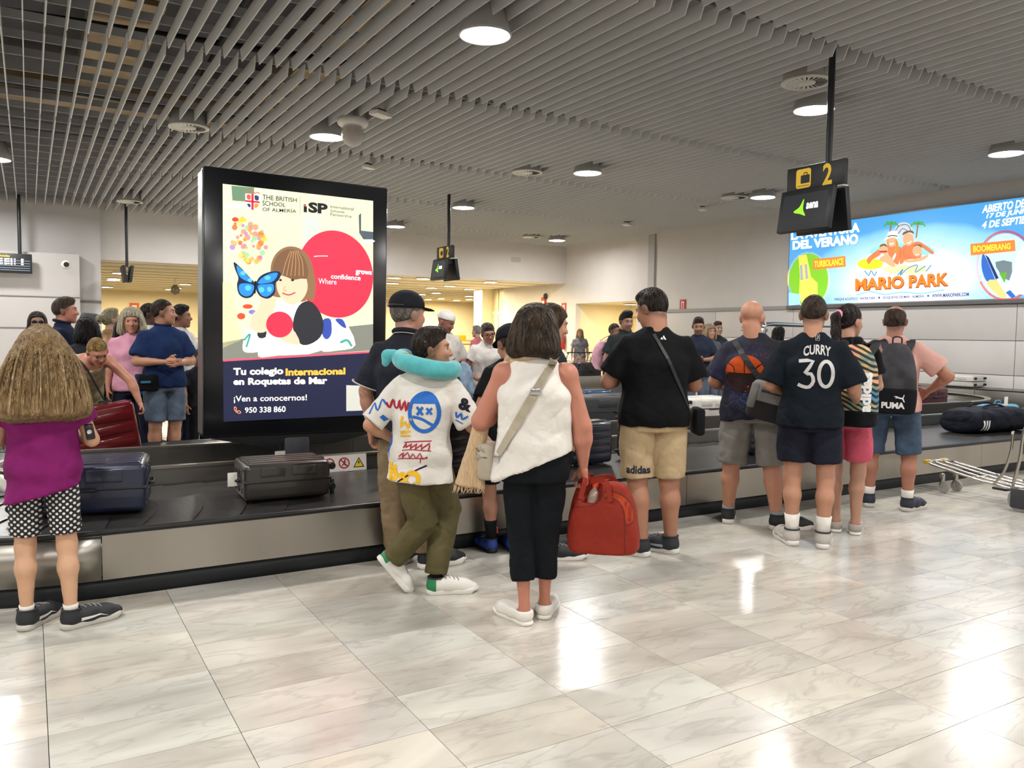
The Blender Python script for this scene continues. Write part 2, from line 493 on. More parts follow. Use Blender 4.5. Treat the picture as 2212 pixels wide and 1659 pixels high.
def ripple(v, q, amp, seed=0, zs=.5):
    """soft cloth folds"""
    r = np.random.RandomState(seed); s = np.zeros(len(v))
    for i in range(9):
        f = r.uniform(18, 62); d = r.normal(size=3); d[2] *= zs; d /= np.linalg.norm(d)
        s += np.sin(v.dot(d)*f+r.uniform(0, 6.3)+1.5*np.sin(v.dot(r.normal(size=3))*9))*(30/f)
    c = np.zeros(len(v))
    for i in range(5):   # sharper creases
        f = r.uniform(22, 40); d = r.normal(size=3); d[2] = d[2]*zs+.25; d /= np.linalg.norm(d)
        w = np.abs(np.sin(v.dot(d)*f*.5+r.uniform(0, 6.3)+2.2*np.sin(v.dot(r.normal(size=3))*7))); m = np.clip(np.sin(v.dot(r.normal(size=3))*8+r.uniform(0, 6)), 0, 1)
        c -= np.clip(1-w*3.2, 0, 1)*m
    return v+vnormals(v, q)*(amp*(s/3+.75*c))[:, None]
def smooth(v, q, it=1, lam=.5):
    for _ in range(it):
        A = np.zeros_like(v); c = np.zeros(len(v))
        for i in range(4):
            for j in (1, 3):
                np.add.at(A, q[:, i], v[q[:, (i+j) % 4]]); np.add.at(c, q[:, i], 1)
        v = v+lam*(A/np.maximum(c, 1)[:, None]-v)
    return v
def solid(name, prims, h, mat, parent=None, disp=None, sm=0, col=None):
    v, q = polygonize(prims, h)
    if sm: v = smooth(v, q, sm)
    if disp: v = ripple(v, q, *disp)
    return obj(name, np_mesh(name, v, q, True, col), mat, parent)
def rotm(rx=0, ry=0, rz=0):
    """degrees; yaw rz last"""
    a, b, c = (math.radians(t) for t in (rx, ry, rz))
    X = np.array([[1, 0, 0], [0, math.cos(a), -math.sin(a)], [0, math.sin(a), math.cos(a)]])
    Y = np.array([[math.cos(b), 0, math.sin(b)], [0, 1, 0], [-math.sin(b), 0, math.cos(b)]])
    Z = np.array([[math.cos(c), -math.sin(c), 0], [math.sin(c), math.cos(c), 0], [0, 0, 1]])
    return Z@Y@X
# ================================================================== the setting
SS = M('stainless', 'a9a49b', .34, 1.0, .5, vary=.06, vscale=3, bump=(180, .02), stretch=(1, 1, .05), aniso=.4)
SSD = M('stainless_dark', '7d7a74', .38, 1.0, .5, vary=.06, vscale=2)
CHROME = M('chrome', 'c8c8c8', .18, 1.0)
BLACKP = M('black_plastic', '141518', .45)
RUBBER = M('rubber', '1b1b1d', .7, 0, .3)
WALLM = M('white_wall', 'd4d0cd', .6, 0, .3, vary=.02, vscale=2)
WALLP = M('wall_panel', 'cbc7c4', .45, 0, .4, vary=.02, vscale=2)
WALLG = M('grey_wall', 'b5b3b2', .7)
CREAM = M('cream_wall', 'e6dcc0', .6)
JOINT = M('panel_joint', '6f6b68', .7)
GREYTRIM = M('grey_trim', '9a9896', .4)

# ---- marble floor: tiles near the camera are single pieces, the rest of the floor is laid as one sheet of the same tiles
def marble():
    m = bpy.data.materials.new('marble'); m.use_nodes = True; nt = m.node_tree; N = nt.nodes; L = nt.links
    b = N['Principled BSDF']; b.inputs['Specular IOR Level'].default_value = .5
    a = N.new('ShaderNodeAttribute'); a.attribute_name = 'Col'
    g = N.new('ShaderNodeNewGeometry')
    oi = N.new('ShaderNodeObjectInfo')
    ad = N.new('ShaderNodeVectorMath'); ad.operation = 'ADD'
    sc = N.new('ShaderNodeVectorMath'); sc.operation = 'SCALE'; sc.inputs['Scale'].default_value = 37.0
    cmb = N.new('ShaderNodeCombineXYZ'); L.new(oi.outputs['Random'], cmb.inputs[0]); L.new(oi.outputs['Random'], cmb.inputs[2])
    L.new(cmb.outputs[0], sc.inputs[0]); L.new(g.outputs['Position'], ad.inputs[0]); L.new(sc.outputs[0], ad.inputs[1])
    def noise(scale, detail, stretch, rot):
        mp = N.new('ShaderNodeMapping'); mp.inputs['Scale'].default_value = stretch; mp.inputs['Rotation'].default_value = (0, 0, rot)
        L.new(ad.outputs[0], mp.inputs['Vector']); n = N.new('ShaderNodeTexNoise'); n.inputs['Scale'].default_value = scale
        n.inputs['Detail'].default_value = detail; n.inputs['Distortion'].default_value = .7; L.new(mp.outputs[0], n.inputs['Vector']); return n.outputs['Fac']
    cloud = noise(1.4, 4, (1, 2.2, 1), .5)
    vein = noise(2.2, 5, (1, 3.5, 1), .7)
    r1 = N.new('ShaderNodeValToRGB'); e = r1.color_ramp.elements
    e[0].position = .3; e[0].color = (*lin('a8a298'), 1); e[1].position = .64; e[1].color = (*lin('c8c3b8'), 1)
    L.new(cloud, r1.inputs['Fac'])
    r2 = N.new('ShaderNodeValToRGB'); e = r2.color_ramp.elements
    e[0].position = .47; e[0].color = (0, 0, 0, 1); e[1].position = .5; e[1].color = (1, 1, 1, 1)
    e3 = r2.color_ramp.elements.new(.535); e3.color = (0, 0, 0, 1)
    L.new(vein, r2.inputs['Fac'])
    mx = N.new('ShaderNodeMix'); mx.data_type = 'RGBA'; mx.inputs['B'].default_value = (*lin('8a857f'), 1)
    ml = N.new('ShaderNodeMath'); ml.operation = 'MULTIPLY'; ml.inputs[1].default_value = .3
    L.new(r2.outputs['Color'], ml.inputs[0]); L.new(ml.outputs[0], mx.inputs['Factor']); L.new(r1.outputs['Color'], mx.inputs['A'])
    mt = N.new('ShaderNodeMix'); mt.data_type = 'RGBA'; mt.blend_type = 'MULTIPLY'; mt.inputs['Factor'].default_value = 1.0
    L.new(mx.outputs['Result'], mt.inputs['A']); L.new(a.outputs['Color'], mt.inputs['B'])
    L.new(mt.outputs['Result'], b.inputs['Base Color'])
    rr = N.new('ShaderNodeMapRange'); rr.inputs['To Min'].default_value = .15; rr.inputs['To Max'].default_value = .26
    L.new(cloud, rr.inputs['Value']); L.new(rr.outputs[0], b.inputs['Roughness'])
    return m
MARBLE = marble()
floor = MB().box((-16, -12, -.12), (30, 62, -.016)).build('floor', M('grout', '6f6b64', .9)); struct(floor)
TX, TY = .622, .3237
def tint(i, j):
    r = random.Random(i*7919+j*104729); t = .93+.10*r.random()
    w = (r.random()-.5)*.05; v = (r.random()-.5)*.03
    return (t*(1+w), t*(1+v), t*(1-w*1.3))
def tile_verts(i, j):
    g_ = .0013; x0 = .03+TX*i+g_; x1 = .03+TX*(i+1)-g_; y0 = 2.40+TY*j+g_; y1 = 2.40+TY*(j+1)-g_; b_ = .0004
    return [(x0, y0, -.016), (x1, y0, -.016), (x1, y1, -.016), (x0, y1, -.016), (x0, y0, -b_), (x1, y0, -b_), (x1, y1, -b_), (x0, y1, -b_),
            (x0+b_, y0+b_, 0), (x1-b_, y0+b_, 0), (x1-b_, y1-b_, 0), (x0+b_, y1-b_, 0)]
TF = [(0,1,5,4),(1,2,6,5),(2,3,7,6),(3,0,4,7),(4,5,9,8),(5,6,10,9),(6,7,11,10),(7,4,8,11),(8,9,10,11)]
def vis(p):
    q = np.array(p)-[0, 0, EYE]; d = q.dot(CF)
    if d < .5: return False
    return abs(q.dot(CR)/d*FPX) < IW/2+60 and abs(q.dot(CU)/d*FPX) < IH/2+60
cand = []
for i in range(-3, 14):
    for j in range(-6, 8):
        c = V(.03+TX*(i+.5), 2.40+TY*(j+.5), 0)
        if c[1] < 4.96 and (vis(c) or vis(c+[.3, .15, 0]) or vis(c-[.3, -.15, 0])): cand.append((float(c.dot(c)), i, j))
cand.sort(); single = set((i, j) for _, i, j in cand[:290])
tv = []; tf = []; tc = []
for i in range(-24, 44):
    for j in range(-40, 64):
        if (i, j) in single: continue
        n = len(tv); vv = tile_verts(i, j); tv += vv; tf += [tuple(k+n for k in f) for f in TF]; tc += [tint(i, j)]*12
for (i, j) in sorted(single):
    me = bpy.data.meshes.new('marble_tile'); me.from_pydata(tile_verts(i, j), [], TF); me.update()
    a = me.color_attributes.new('Col', 'FLOAT_COLOR', 'POINT'); a.data.foreach_set('color', np.tile(np.array([*tint(i, j), 1.0], np.float32), 12))
    obj('marble_tile', me, MARBLE, floor)
rest = obj('marble_tiling', np_mesh('marble_tiling', tv, tf, False, np.array(tc)), MARBLE, floor); rest['kind'] = 'stuff'

# ---- ceiling: dark void, carriers, hanging blades
XR, YF = 16.0, 23.3
ceil = MB().box((-16, -12, 6.2), (30, 62, 6.3)).build('ceiling', M('plenum', '5a5a5e', .9)); struct(ceil)
BLADE = M('ceiling_blade', 'cdcdcc', .5, 0, .4)
sl_n = []
JY = [-5.8, -1.95, 1.9, 5.75, 9.6, 13.45, 17.3, 21.15, 23.25]
for k in range(-58, 84):
    x = .01+.19*k
    if x > XR-.05 or x < -9: continue
    for a, b in zip(JY[:-1], JY[1:]):
        sl_n.append((x, a+.05, b-.05))
def blade_mesh(Ln):
    m = MB(); t = .006; hh = .15
    prof = [(-t, 0), (t, 0), (t, hh), (-t, hh)]
    y0, y1 = 0, Ln; c = .07
    vs = [(-t, y0+c, 0), (t, y0+c, 0), (t, y0, hh), (-t, y0, hh), (-t, y1-c, 0), (t, y1-c, 0), (t, y1, hh), (-t, y1, hh)]
    m.add(vs, [(0,1,2,3),(7,6,5,4),(0,4,5,1),(1,5,6,2),(2,6,7,3),(3,7,4,0)])
    return m
BM = {}
def seen_size(s):
    x, a, b = s; best = 0
    for y in np.linspace(a, b, 7):
        q = V(x, y, ZC)-[0, 0, EYE]; d = q.dot(CF)
        if d > .8 and abs(q.dot(CR)/d*FPX) < IW/2+30 and abs(q.dot(CU)/d*FPX) < IH/2+30: best += 1/d
    return best
sl_n.sort(key=lambda s: -seen_size(s))
mrest = MB()
for n_, (x, a, b) in enumerate(sl_n):
    Ln = round(b-a, 3)
    if n_ < 290:
        if Ln not in BM:
            BM[Ln] = blade_mesh(Ln).mesh('ceiling_slat'); BM[Ln].materials.append(BLADE)
        o = bpy.data.objects.new('ceiling_slat', BM[Ln]); link(o, ceil); o.location = (x, a, ZC)
    else:
        bm_ = blade_mesh(Ln); mrest.add([(v[0]+x, v[1]+a, v[2]+ZC) for v in bm_.v], bm_.f)
o = mrest.build('ceiling_slat_field', BLADE, ceil); o['kind'] = 'stuff'
CARR = M('ceiling_carrier', 'a8a8aa', .6)
y = -5.5
while y < 23:
    MB().box((-9, y-.012, ZC+.15), (XR, y+.012, ZC+.24)).build('ceiling_carrier', CARR, ceil)
    y += .64
DUCT = M('duct_metal', 'b09a78', .45, .6, vary=.25, vscale=1.3)
def duct(a, b): 
    o = MB().box(a, b).build('air_duct', DUCT, ceil); return o
duct((.75, 6.5, 5.2), (1.45, 9.6, 5.6)); duct((.7, 10.0, 5.1), (1.4, 15.2, 5.55)); duct((-5, 15.6, 5.3), (9, 16.2, 5.7)); duct((3.5, 1, 5.4), (4.2, 20, 5.8))
DKP = M('dark_pipe', '1c1f26', .6)
for a, b, r in (((-6, 7.6, 4.95), (6, 8.4, 5.1), .05), ((-6, 11.2, 4.95), (5, 10.4, 5.05), .045), ((-1.5, 4, 5.0), (-1.2, 20, 5.0), .06), ((1.9, 5, 4.95), (2.3, 18, 4.95), .05), ((-6, 13.6, 5.0), (8, 14.0, 5.0), .05)):
    MB().cyl(a, b, r, n=10).build('ceiling_pipe', DKP, ceil)

# ---- walls
def wallbox(name, a, b, mat, parent=None):
    o = MB().box(a, b).build(name, mat, parent)
    if parent is None: struct(o)
    return o
wr_a, wr_b = float(onX(1375, 700, XR)[1]), float(onX(1243, 700, XR)[1])   # recess in the right wall
zrec = float(onX(1372, 650, XR)[2])
ztrim = float(onX(2000, 658, XR)[2])
wall_right = wallbox('wall_right', (XR, -12, 0), (XR+.2, wr_a, 6.2), WALLM)
YRE = 27.6; wallbox('wall_segment', (XR, wr_b, 0), (XR+.2, YRE, 6.2), WALLM, wall_right)
wallbox('wall_segment', (XR, wr_a, zrec), (XR+.2, wr_b, 6.2), WALLM, wall_right)
# recess behind the opening
wallbox('wall_recess', (XR+2.4, wr_a-.1, 0), (XR+2.55, wr_b+.1, 3.6), CREAM)
wallbox('recess_side', (XR+.2, wr_b, 0), (XR+2.4, wr_b+.15, 3.6), CREAM, bpy.data.objects['wall_recess'])
wallbox('recess_side', (XR+.2, wr_a-.15, 0), (XR+2.4, wr_a, 3.6), CREAM, bpy.data.objects['wall_recess'])
wallbox('recess_ceiling', (XR+.2, wr_a, zrec), (XR+2.4, wr_b, zrec+.1), CREAM, bpy.data.objects['wall_recess'])
zd = 2.12; ym = (wr_a+wr_b)/2
dr = struct(MB().box((XR+2.36, wr_a+.15, 0), (XR+2.40, wr_b-.15, zd+.08)).build('door_1', M('door_frame', 'b7a987', .5)))
for s in (0, 1):
    ya = wr_a+.22+s*(ym-wr_a-.2); yb = ya+(ym-wr_a-.24)
    MB().rbox((XR+2.34, (ya+yb)/2, zd/2), (.02, (yb-ya)/2-.012, zd/2), .008, 2).build('door_leaf', M('door_leaf', 'd9cda6', .5), dr)
# lower panels of the right wall, each a piece
zs_p = [.10, .84, 1.5, ztrim-.03]
ysegs = [2.0+3.05*i for i in range(-4, 7)]
yv = float(onX(2194, 760, XR)[1]); ysegs = [yv+2.6*i for i in range(-7, 6)]
for z0, z1 in zip(zs_p[:-1], zs_p[1:]):
    for ya, yb in zip(ysegs[:-1], ysegs[1:]):
        yb2 = min(yb, wr_a-.35)
        if yb2-ya < .2: continue
        MB().rbox((XR-.012, (ya+yb2)/2, (z0+z1)/2), (.012, (yb2-ya)/2-.006, (z1-z0)/2-.006), .004, 2).build('wall_panel', WALLP, wall_right)
MB().box((XR-.004, ysegs[0], .1), (XR, wr_a-.35, ztrim-.03)).build('panel_backing', JOINT, wall_right)
tr = struct(MB().box((XR-.05, -11, ztrim-.03), (XR, wr_a-.02, ztrim+.06)).build('trim_1', GREYTRIM))
ys_ = float(onX(1410, 560, XR)[1])
struct(MB().box((XR-.06, ys_-.14, ztrim+.06), (XR, ys_+.14, ZC+.1)).build('trim_2', WALLG))
# dividing wall over the passage to the arrivals hall
zsof = float(onY(1000, 601, YF)[2]); xl = float(onY(214, 560, YF)[0])
wall_front = wallbox('wall_front', (xl, YF, zsof), (XR, YF+.4, 6.2), WALLM)
MB().box((XR-2.2, YF-.012, zsof+.62), (XR-1.85, YF, zsof+.78)).build('wall_box', M('wall_box', 'bdb9b4', .5), wall_front)
MB().box((4.0, YF-.012, zsof+.62), (4.35, YF, zsof+.78)).build('wall_box', MATS['wall_box'], wall_front)
# closed wall at the left of the passage, lower block standing forward of it
wl = wallbox('wall_left', (-16, YF-.5, 0), (xl, YF+.4, 6.2), WALLG)
YB = 22.45; zb = float(onY(80, 545, YB)[2]); xb = float(onY(172, 600, YB)[0])
blk = wallbox('wall_block', (-16, YB, 0), (xb, YF-.5, zb), M('block_wall', 'b7b3b0', .6)); blk['kind'] = 'structure'
for yy in (640, 708): 
    z = float(onY(60, yy, YB)[2]); MB().box((-16, YB-.015, z-.012), (xb, YB, z+.012)).build('panel_joint', JOINT, blk)
MB().box((xb, YF-.53, float(onY(190, 653, YF)[2])-.03), (xl, YF-.5, float(onY(190, 653, YF)[2])+.03)).build('wall_trim', JOINT, wl)
# walls outside the picture that close the room
wallbox('wall_back', (-16, -12, 0), (XR, -11.8, 6.2), WALLM)
wallbox('wall_west', (-16, -12, 0), (-15.8, YF, 6.2), WALLM)
# ---- arrivals hall beyond
YH = 41.0; ZH = zsof; XH = 29.0
hc = wallbox('ceiling_hall', (-16, YF+.4, ZH+.02), (XH, YH, ZH+.12), M('hall_ceiling', 'e6dec6', .7))
for i in range(12): MB().box((-16, 24.5+i*1.4, ZH+.005), (XH, 24.53+i*1.4, ZH+.02)).build('ceiling_joint', M('hall_joint', 'b9ae8c', .7), hc)
wh = wallbox('wall_hall', (-16, YH, 0), (XH, YH+.2, 6.2), CREAM)
wallbox('wall_hall_end', (XH, YF, 0), (XH+.2, YH+.2, 6.2), CREAM); wallbox('wall_hall_near', (XR+.2, YF, 0), (XH, YF+.4, 6.2), CREAM)
MB().box((-16, YH-.02, 1.12), (XH, YH, 1.18)).build('wall_trim', M('cream_trim', 'a79d84', .5), wh)
MB().box((-16, YH-.015, 0), (XH, YH, 1.12)).build('wainscot', M('cream_low', 'cfc4a6', .5), wh)
# square column at the end of the right wall, sliding door between
clm = struct(MB().box((15.55, 28.5, 0), (16.25, 29.2, ZH+.02)).build('column', CREAM))
MB().box((15.54, 28.49, 1.5), (16.26, 29.21, 1.56)).build('column_trim', MATS['cream_trim'], clm)
pt = struct(MB().box((XR+.02, YRE, 2.3), (XR+.14, 28.5, 2.42)).build('trim_3', CREAM))
for ya, yb in ((YRE+.02, 28.03), (28.07, 28.48)):
    MB().box((XR+.05, ya, 0), (XR+.09, yb, 2.3)).build('glass_pane', M('hall_glass', 'e4dcc0', .12, 0, .5), pt); MB().box((XR+.05, ya, 2.42), (XR+.09, yb, ZH)).build('glass_pane', M('hall_glass2', 'cfc6a8', .3, 0, .5), pt)
MB().box((XR+.03, 28.03, 0), (XR+.12, 28.07, ZH)).build('mullion', MATS['cream_trim'], pt)
# counter at the back of the hall
cb = empty('service_counter', (19.4, 37.0, 0), 0, 'cream service counter at the back of the arrivals hall', 'counter')
MB().rbox((0, 0, .5), (1.6, .35, .5), .03).build('counter_body', CREAM, cb)
MB().rbox((0, 0, 1.02), (1.68, .4, .03), .02).build('counter_top', M('counter_top', 'b49c6a', .4), cb)
MB().rbox((-.5, 0, 1.3), (.35, .03, .16), .02).build('counter_sign', M('sign_yellow', 'd8b21c', .5), cb)
# ================================================================== lamps, vents, signs, screens
HOUS = M('lamp_housing', '9a9996', .5); RIMW = M('lamp_rim', 'e6e6e4', .4)
LAMPM = M('lamp_glow', 'fffdfa', .4, emit=LAMP); LAMPW = M('lamp_glow_warm', 'ffe9bd', .4, emit=LAMP_HALL)
def make_lamp(r=.235, hm=LAMPM, dp=.42):
    e = empty('ceiling_lamp')
    MB().lathe([(r*1.06, 0), (r*1.1, .02), (r*1.0, .24*dp), (r*.8, .62*dp), (r*.75, dp), (0, dp)], 28).build('lamp_housing', HOUS, e)
    MB().lathe([(r*1.0, .004), (r*1.06, -.006), (r*1.1, .004), (r*1.09, .02)], 28).build('lamp_rim', RIMW, e)
    MB().lathe([(0, .012), (r*.6, .010), (r*1.0, .006)], 28).build('lamp_diffuser', hm, e)
    # the open face looks down: turn the glowing disc's normals downwards
    me = e.children[-1].data; bm = bmesh.new(); bm.from_mesh(me); bmesh.ops.reverse_faces(bm, faces=bm.faces[:])
    for f in bm.faces:
        if f.normal.z > 0: f.normal_flip()
    bm.to_mesh(me); bm.free()
    return e
lamp0 = make_lamp(); first = True
names = {(3.85, 7.05): 'large round white ceiling lamp nearest the camera above the tall poster screen',
         (3.85, 11.9): 'round white ceiling lamp beside the white dome security camera',
         (8.6, 7.05): 'round white ceiling lamp left of the black number two sign pole',
         (8.6, 11.9): 'round white ceiling lamp in mid ceiling right of the round air vent',
         (8.6, 16.7): 'round white ceiling lamp beside the far black sign pole',
         (8.6, 20.7): 'round white ceiling lamp close to the right edge of the poster screen',
         (13.05, 11.9): 'round white ceiling lamp just left of the black number two sign',
         (13.05, 7.05): 'round white ceiling lamp over the blue water park light box at the frame edge',
         (13.9, 20.76): 'small round white ceiling lamp near the far wall corner',
         (-.45, 16.6): 'round white ceiling lamp cut by the left picture edge'}
grid = [(x, y) for x in (-9.9, -5.3, -.75, 3.85, 8.6, 13.05) for y in (-7.3, -2.5, 2.3, 7.05, 11.9, 16.7, 20.7)]
for (x, y) in grid:
    if (x, y) in ((13.05, 16.7), (13.05, 20.7), (3.85, 16.7), (3.85, 20.7)): 
        if (x, y) == (13.05, 20.7): x, y = 13.9, 20.76
        elif x == 3.85: pass
        else: continue
    if (x, y) == (-.75, 16.7): x, y = -.45, 16.6
    o = lamp0 if first else copy_tree(lamp0); first = False
    o.location = (x, y, 4.38); o.rotation_euler = (0, 0, random.random())
    tag(o, names.get((x, y), 'round white ceiling lamp out of view or hidden behind the poster screen'), 'lamp', 'ceiling lamps in the slat ceiling')
# hall lamps, placed from the photo on the hall ceiling
hl0 = make_lamp(.22, LAMPW, .03); hl0.name = 'hall_lamp'; first = True
hall_px = [(914, 602), (972, 618), (932, 622), (910, 636), (942, 633), (1014, 625), (1014, 640), (1014, 647), (986, 649), (953, 645), (924, 647), (1060, 609),
           (259, 590), (245, 605), (246, 602), (232, 620), (368, 625), (380, 622), (400, 614), (848, 612), (852, 600)]
hall_name = ['first', 'second', 'third', 'fourth', 'fifth', 'sixth', 'seventh', 'eighth', 'ninth', 'tenth', 'eleventh', 'twelfth', 'thirteenth',
             'fourteenth', 'fifteenth', 'sixteenth', 'seventeenth', 'eighteenth', 'nineteenth', 'twentieth', 'twenty-first']
for i, (x, y) in enumerate(hall_px):
    p = gz(x, y, ZH+.0)
    if p[1] > YH-.5: p = p*((YH-.8)/p[1])
    o = hl0 if first else copy_tree(hl0); first = False
    o.location = (p[0], p[1], ZH-.012)
    side_ = x < 450; order = sorted([q for q in hall_px if (q[0] < 450) == side_]); nth = hall_name[order.index((x, y))]
    tag(o, 'warm arrivals hall ceiling lamp, '+nth+' from the left of those '+('left' if side_ else 'right')+' of the poster screen', 'lamp', 'arrivals hall lamps')
for (x, y) in ((6, 28), (1, 32), (11, 36), (-4, 28), (-4, 36), (20, 27), (24, 33)):  # extra unseen lamps, added to brighten the arrivals hall
    o = copy_tree(hl0); o.location = (x, y, ZH-.012); tag(o, 'small warm round lamp in the low arrivals hall ceiling out of view', 'lamp', 'arrivals hall lamps')
rl = make_lamp(.22, M('lamp_glow_recess', 'ffe9bd', .4, emit=110.0), .03); rl.name = 'hall_lamp'; p = onX(1357, 659, XR+1.1); rl.location = (XR+1.2, p[1], zrec-.034); tag(rl, 'warm round lamp in the wall recess over the beige doors', 'lamp')
# ---- swirl air vents
VENT = M('vent_white', 'c6c4bc', .5); VD = M('vent_dark', '242424', .8)
def make_vent():
    e = empty('air_vent'); R = .27
    MB().lathe([(R*.98, .02), (R*.98, .3), (0, .3)], 28).build('vent_body', M('vent_body', '9f9d98', .5), e)
    MB().lathe([(R*1.05, .015), (R*1.05, 0), (R*.98, -.004), (R*.86, -.002), (R*.86, .012)], 36).build('vent_ring', VENT, e)
    MB().lathe([(0, -.004), (R*.36, -.004), (R*.38, .006)], 24).build('vent_hub', VENT, e)
    MB().lathe([(0, .014), (R*.9, .014)], 24).build('vent_back', VD, e)
    fin = MB().add([(R*.38, -.012, 0), (R*.86, -.02, 0), (R*.86, .02, .006), (R*.38, .012, .006)], [(0, 1, 2, 3)]).mesh('vent_fin'); fin.materials.append(VENT)
    for k in range(22):
        o = bpy.data.objects.new('vent_fin', fin); link(o, e); o.rotation_euler = (0, 0, 2*math.pi*k/22)
    return e
v0 = make_vent(); first = True
for (x, y, lb) in ((408, 277, 'above the left top corner of the poster screen'), (1742, 180, 'beside the tall black number two sign pole'), (1139, 374, 'in mid ceiling left of a lamp'),
                   (1586, 428, 'at the right beside a lamp near the number two sign'), (280, 437, 'over the thin black pole left of the poster screen'), (1148, 513, 'far back near the wall corner')):
    p = gz(x, y, ZC-.05); o = v0 if first else copy_tree(v0); first = False
    o.location = (p[0], p[1], ZC-.05); tag(o, 'round swirl air vent '+lb, 'air vent', 'ceiling air vents')
# ---- dome camera, small boxes on the ceiling
WHP = M('white_plastic', 'd6d2ca', .4)
p = gz(762, 262, ZC-.03)
e = empty('dome_camera', (p[0], p[1], ZC-.03), 0, 'white dome security camera hanging from the slat ceiling', 'camera')
MB().lathe([(0, .03), (.21, .03), (.22, -.02), (.2, -.06), (.13, -.08), (0, -.08)], 24).build('camera_mount', WHP, e)
MB().lathe([(.13, -.07), (.155, -.16), (.15, -.24), (.11, -.31), (.05, -.345), (0, -.35)], 24).build('camera_dome', M('camera_dome', 'b9b2aa', .25), e)
for (x, y, s, lb) in ((822, 242, .15, 'small white box sensor on the ceiling slats near the dome camera'), (796, 357, .12, 'small white box sensor on the ceiling above the poster screen'), (1517, 449, .13, 'small white strip fitting on the ceiling left of a lamp'), (1353, 482, .16, 'white box fitting on the ceiling above the vertical wall strip'), (1000, 0, 0, '')):
    if not s: continue
    p = gz(x, y, ZC-.03)
    e = empty('ceiling_sensor', (p[0], p[1], ZC-.06), .5, lb, 'sensor')
    MB().rbox((0, 0, 0), (s, s*.55, .03), .012, 2).build('sensor_case', WHP, e); MB().rbox((0, 0, .035), (s*.5, s*.3, .03), .01, 2).build('sensor_base', VD, e)
# ---- hanging belt signs "2" with two monitors
SIGNB = M('sign_black', '17191d', .5); YEL = M('sign_yellow_print', 'e0b82a', .5, emit=.25); GREYBAR = M('sign_bar', 'c9c7c2', .4)
SCRB = M('screen_dark', '2b2d31', .3, emit=.25)
def belt_sign(pole, label, far=False):
    e = empty('belt_sign', (pole[0], pole[1], 0), 0, label, 'sign')
    MB().cyl((0, 0, 3.39), (0, 0, ZC+.12), .035, n=14).build('pole', M('pole_black', '14161a', .4), e)
    ya, yb = -.225, .53
    pn = MB().rbox((0, (ya+yb)/2, 3.27), (.03, (yb-ya)/2, .135), .006, 2).build('number_panel', SIGNB, e)
    fr = lambda u, v, d: (-.031-d, -u, v)       # seen from -X: screen right is -Y
    flat('baggage_symbol', [rrect(-.40, -.20, 3.165, 3.375, .03)], YEL, pn, fr, .002)
    flat('baggage_symbol', [rrect(-.335, -.215, 3.215, 3.305, .01), stroke([(-.295, 3.30), (-.295, 3.328), (-.25, 3.328), (-.25, 3.30)], .012, 0), stroke([(-.38, 3.19), (-.22, 3.19)], .006, 0)], SIGNB, pn, fr, .004)
    flat('number_two', [fit(text_polys('2', bold=.025), -.045, .075, 3.155, 3.385)], YEL, pn, fr, .002)
    for (a, b) in ((-.225, -.06), (.12, .53)): MB().box((-.04, a, 3.115), (.04, b, 3.13)).build('shelf_bar', GREYBAR, e)
    MB().box((-.12, -.06, 3.02), (.12, .12, 3.13)).build('bracket', SIGNB, e)
    for s in (-1, 1):
        mo = empty('monitor', (s*.13, .17, 2.9), 0, parent=e); mo.rotation_euler = (0, s*math.radians(-9), 0)
        MB().rbox((0, 0, 0), (.035, .345, .235), .012, 2).build('monitor_case', SIGNB, mo)
        f2 = (lambda u, v, d: (-.036-d, -u, v)) if s < 0 else (lambda u, v, d: (.036+d, u, v))
        flat('monitor_screen', [rrect(-.29, .29, -.165, .175, .004)], SCRB, mo, f2, .001)
        flat('green_mark', [poly([(-.015, .115), (-.01, .0), (.03, -.075), (-.04, -.05), (-.135, -.02), (-.06, .03)], 4)], glow('green', '7ed321', 1.2), mo, f2, .003)
        flat('screen_lettering', [fit(text_polys('aena', bold=.03), .03, .185, -.005, .065)], glow('white', 'ffffff', 1.0), mo, f2, .003)
    return e
s1 = gz(1798, 125, ZC); belt_sign(s1, 'black hanging baggage belt two sign in front of the light box')
s2 = gz(970, 420, ZC); belt_sign(s2, 'far black hanging baggage belt two sign right of the poster screen', True)
# left: arrivals board and a thin monitor seen edge-on
s3 = gz(40, 430, ZC)
e = empty('arrivals_board', (s3[0], s3[1], 0), 0, 'hanging arrivals board with yellow heading at the left edge', 'screen')
MB().cyl((0, 0, 3.2), (0, 0, ZC+.1), .04, n=12).build('pole', MATS['pole_black'], e)
zt, zbm = 3.24, 2.79
MB().rbox((-.18, 0, (zt+zbm)/2), (.42, .06, (zt-zbm)/2), .015, 2).build('board_case', SIGNB, e)
fr = lambda u, v, d: (u-.18, -.061-d, v)
flat('board_heading', [rrect(-.40, -.28, 3.15, 3.22, .01)], glow('yellow', 'ffd21f', 1.2), e, fr, .002)
flat('board_heading', [fit(text_polys('Llegadas', bold=.02), -.25, -.02, 3.14, 3.20), ], glow('yellow2', 'ffb52e', 1.0), e, fr, .002)
rnd = random.Random(3)
flat('board_rows', [rrect(u, u+w, z+.006*(k % 2), z+.034, .003) for z in (3.09, 3.035, 2.98) for k, (u, w) in enumerate(((-.39, .05), (-.33, .06), (-.25, .045), (-.195, .035), (-.13, .05), (-.07, .04), (-.01, .04), (.06, .03), (.20, .05)))], glow('white', 'ffffff', 1.0), e, fr, .002); e.children[-1]['kind'] = 'stuff'
flat('board_lines', [rrect(-.40, .38, z, z+.012, .004) for z in (3.07, 3.01, 2.955, 2.9, 2.85)], glow('boardgrey', '7c8794', .5), e, fr, .0015)
s4 = gz(272, 447, ZC)
e = empty('edge_monitor', (s4[0], s4[1], 0), 0, 'black pair of monitors seen edge-on on a thin pole over the passage', 'screen')
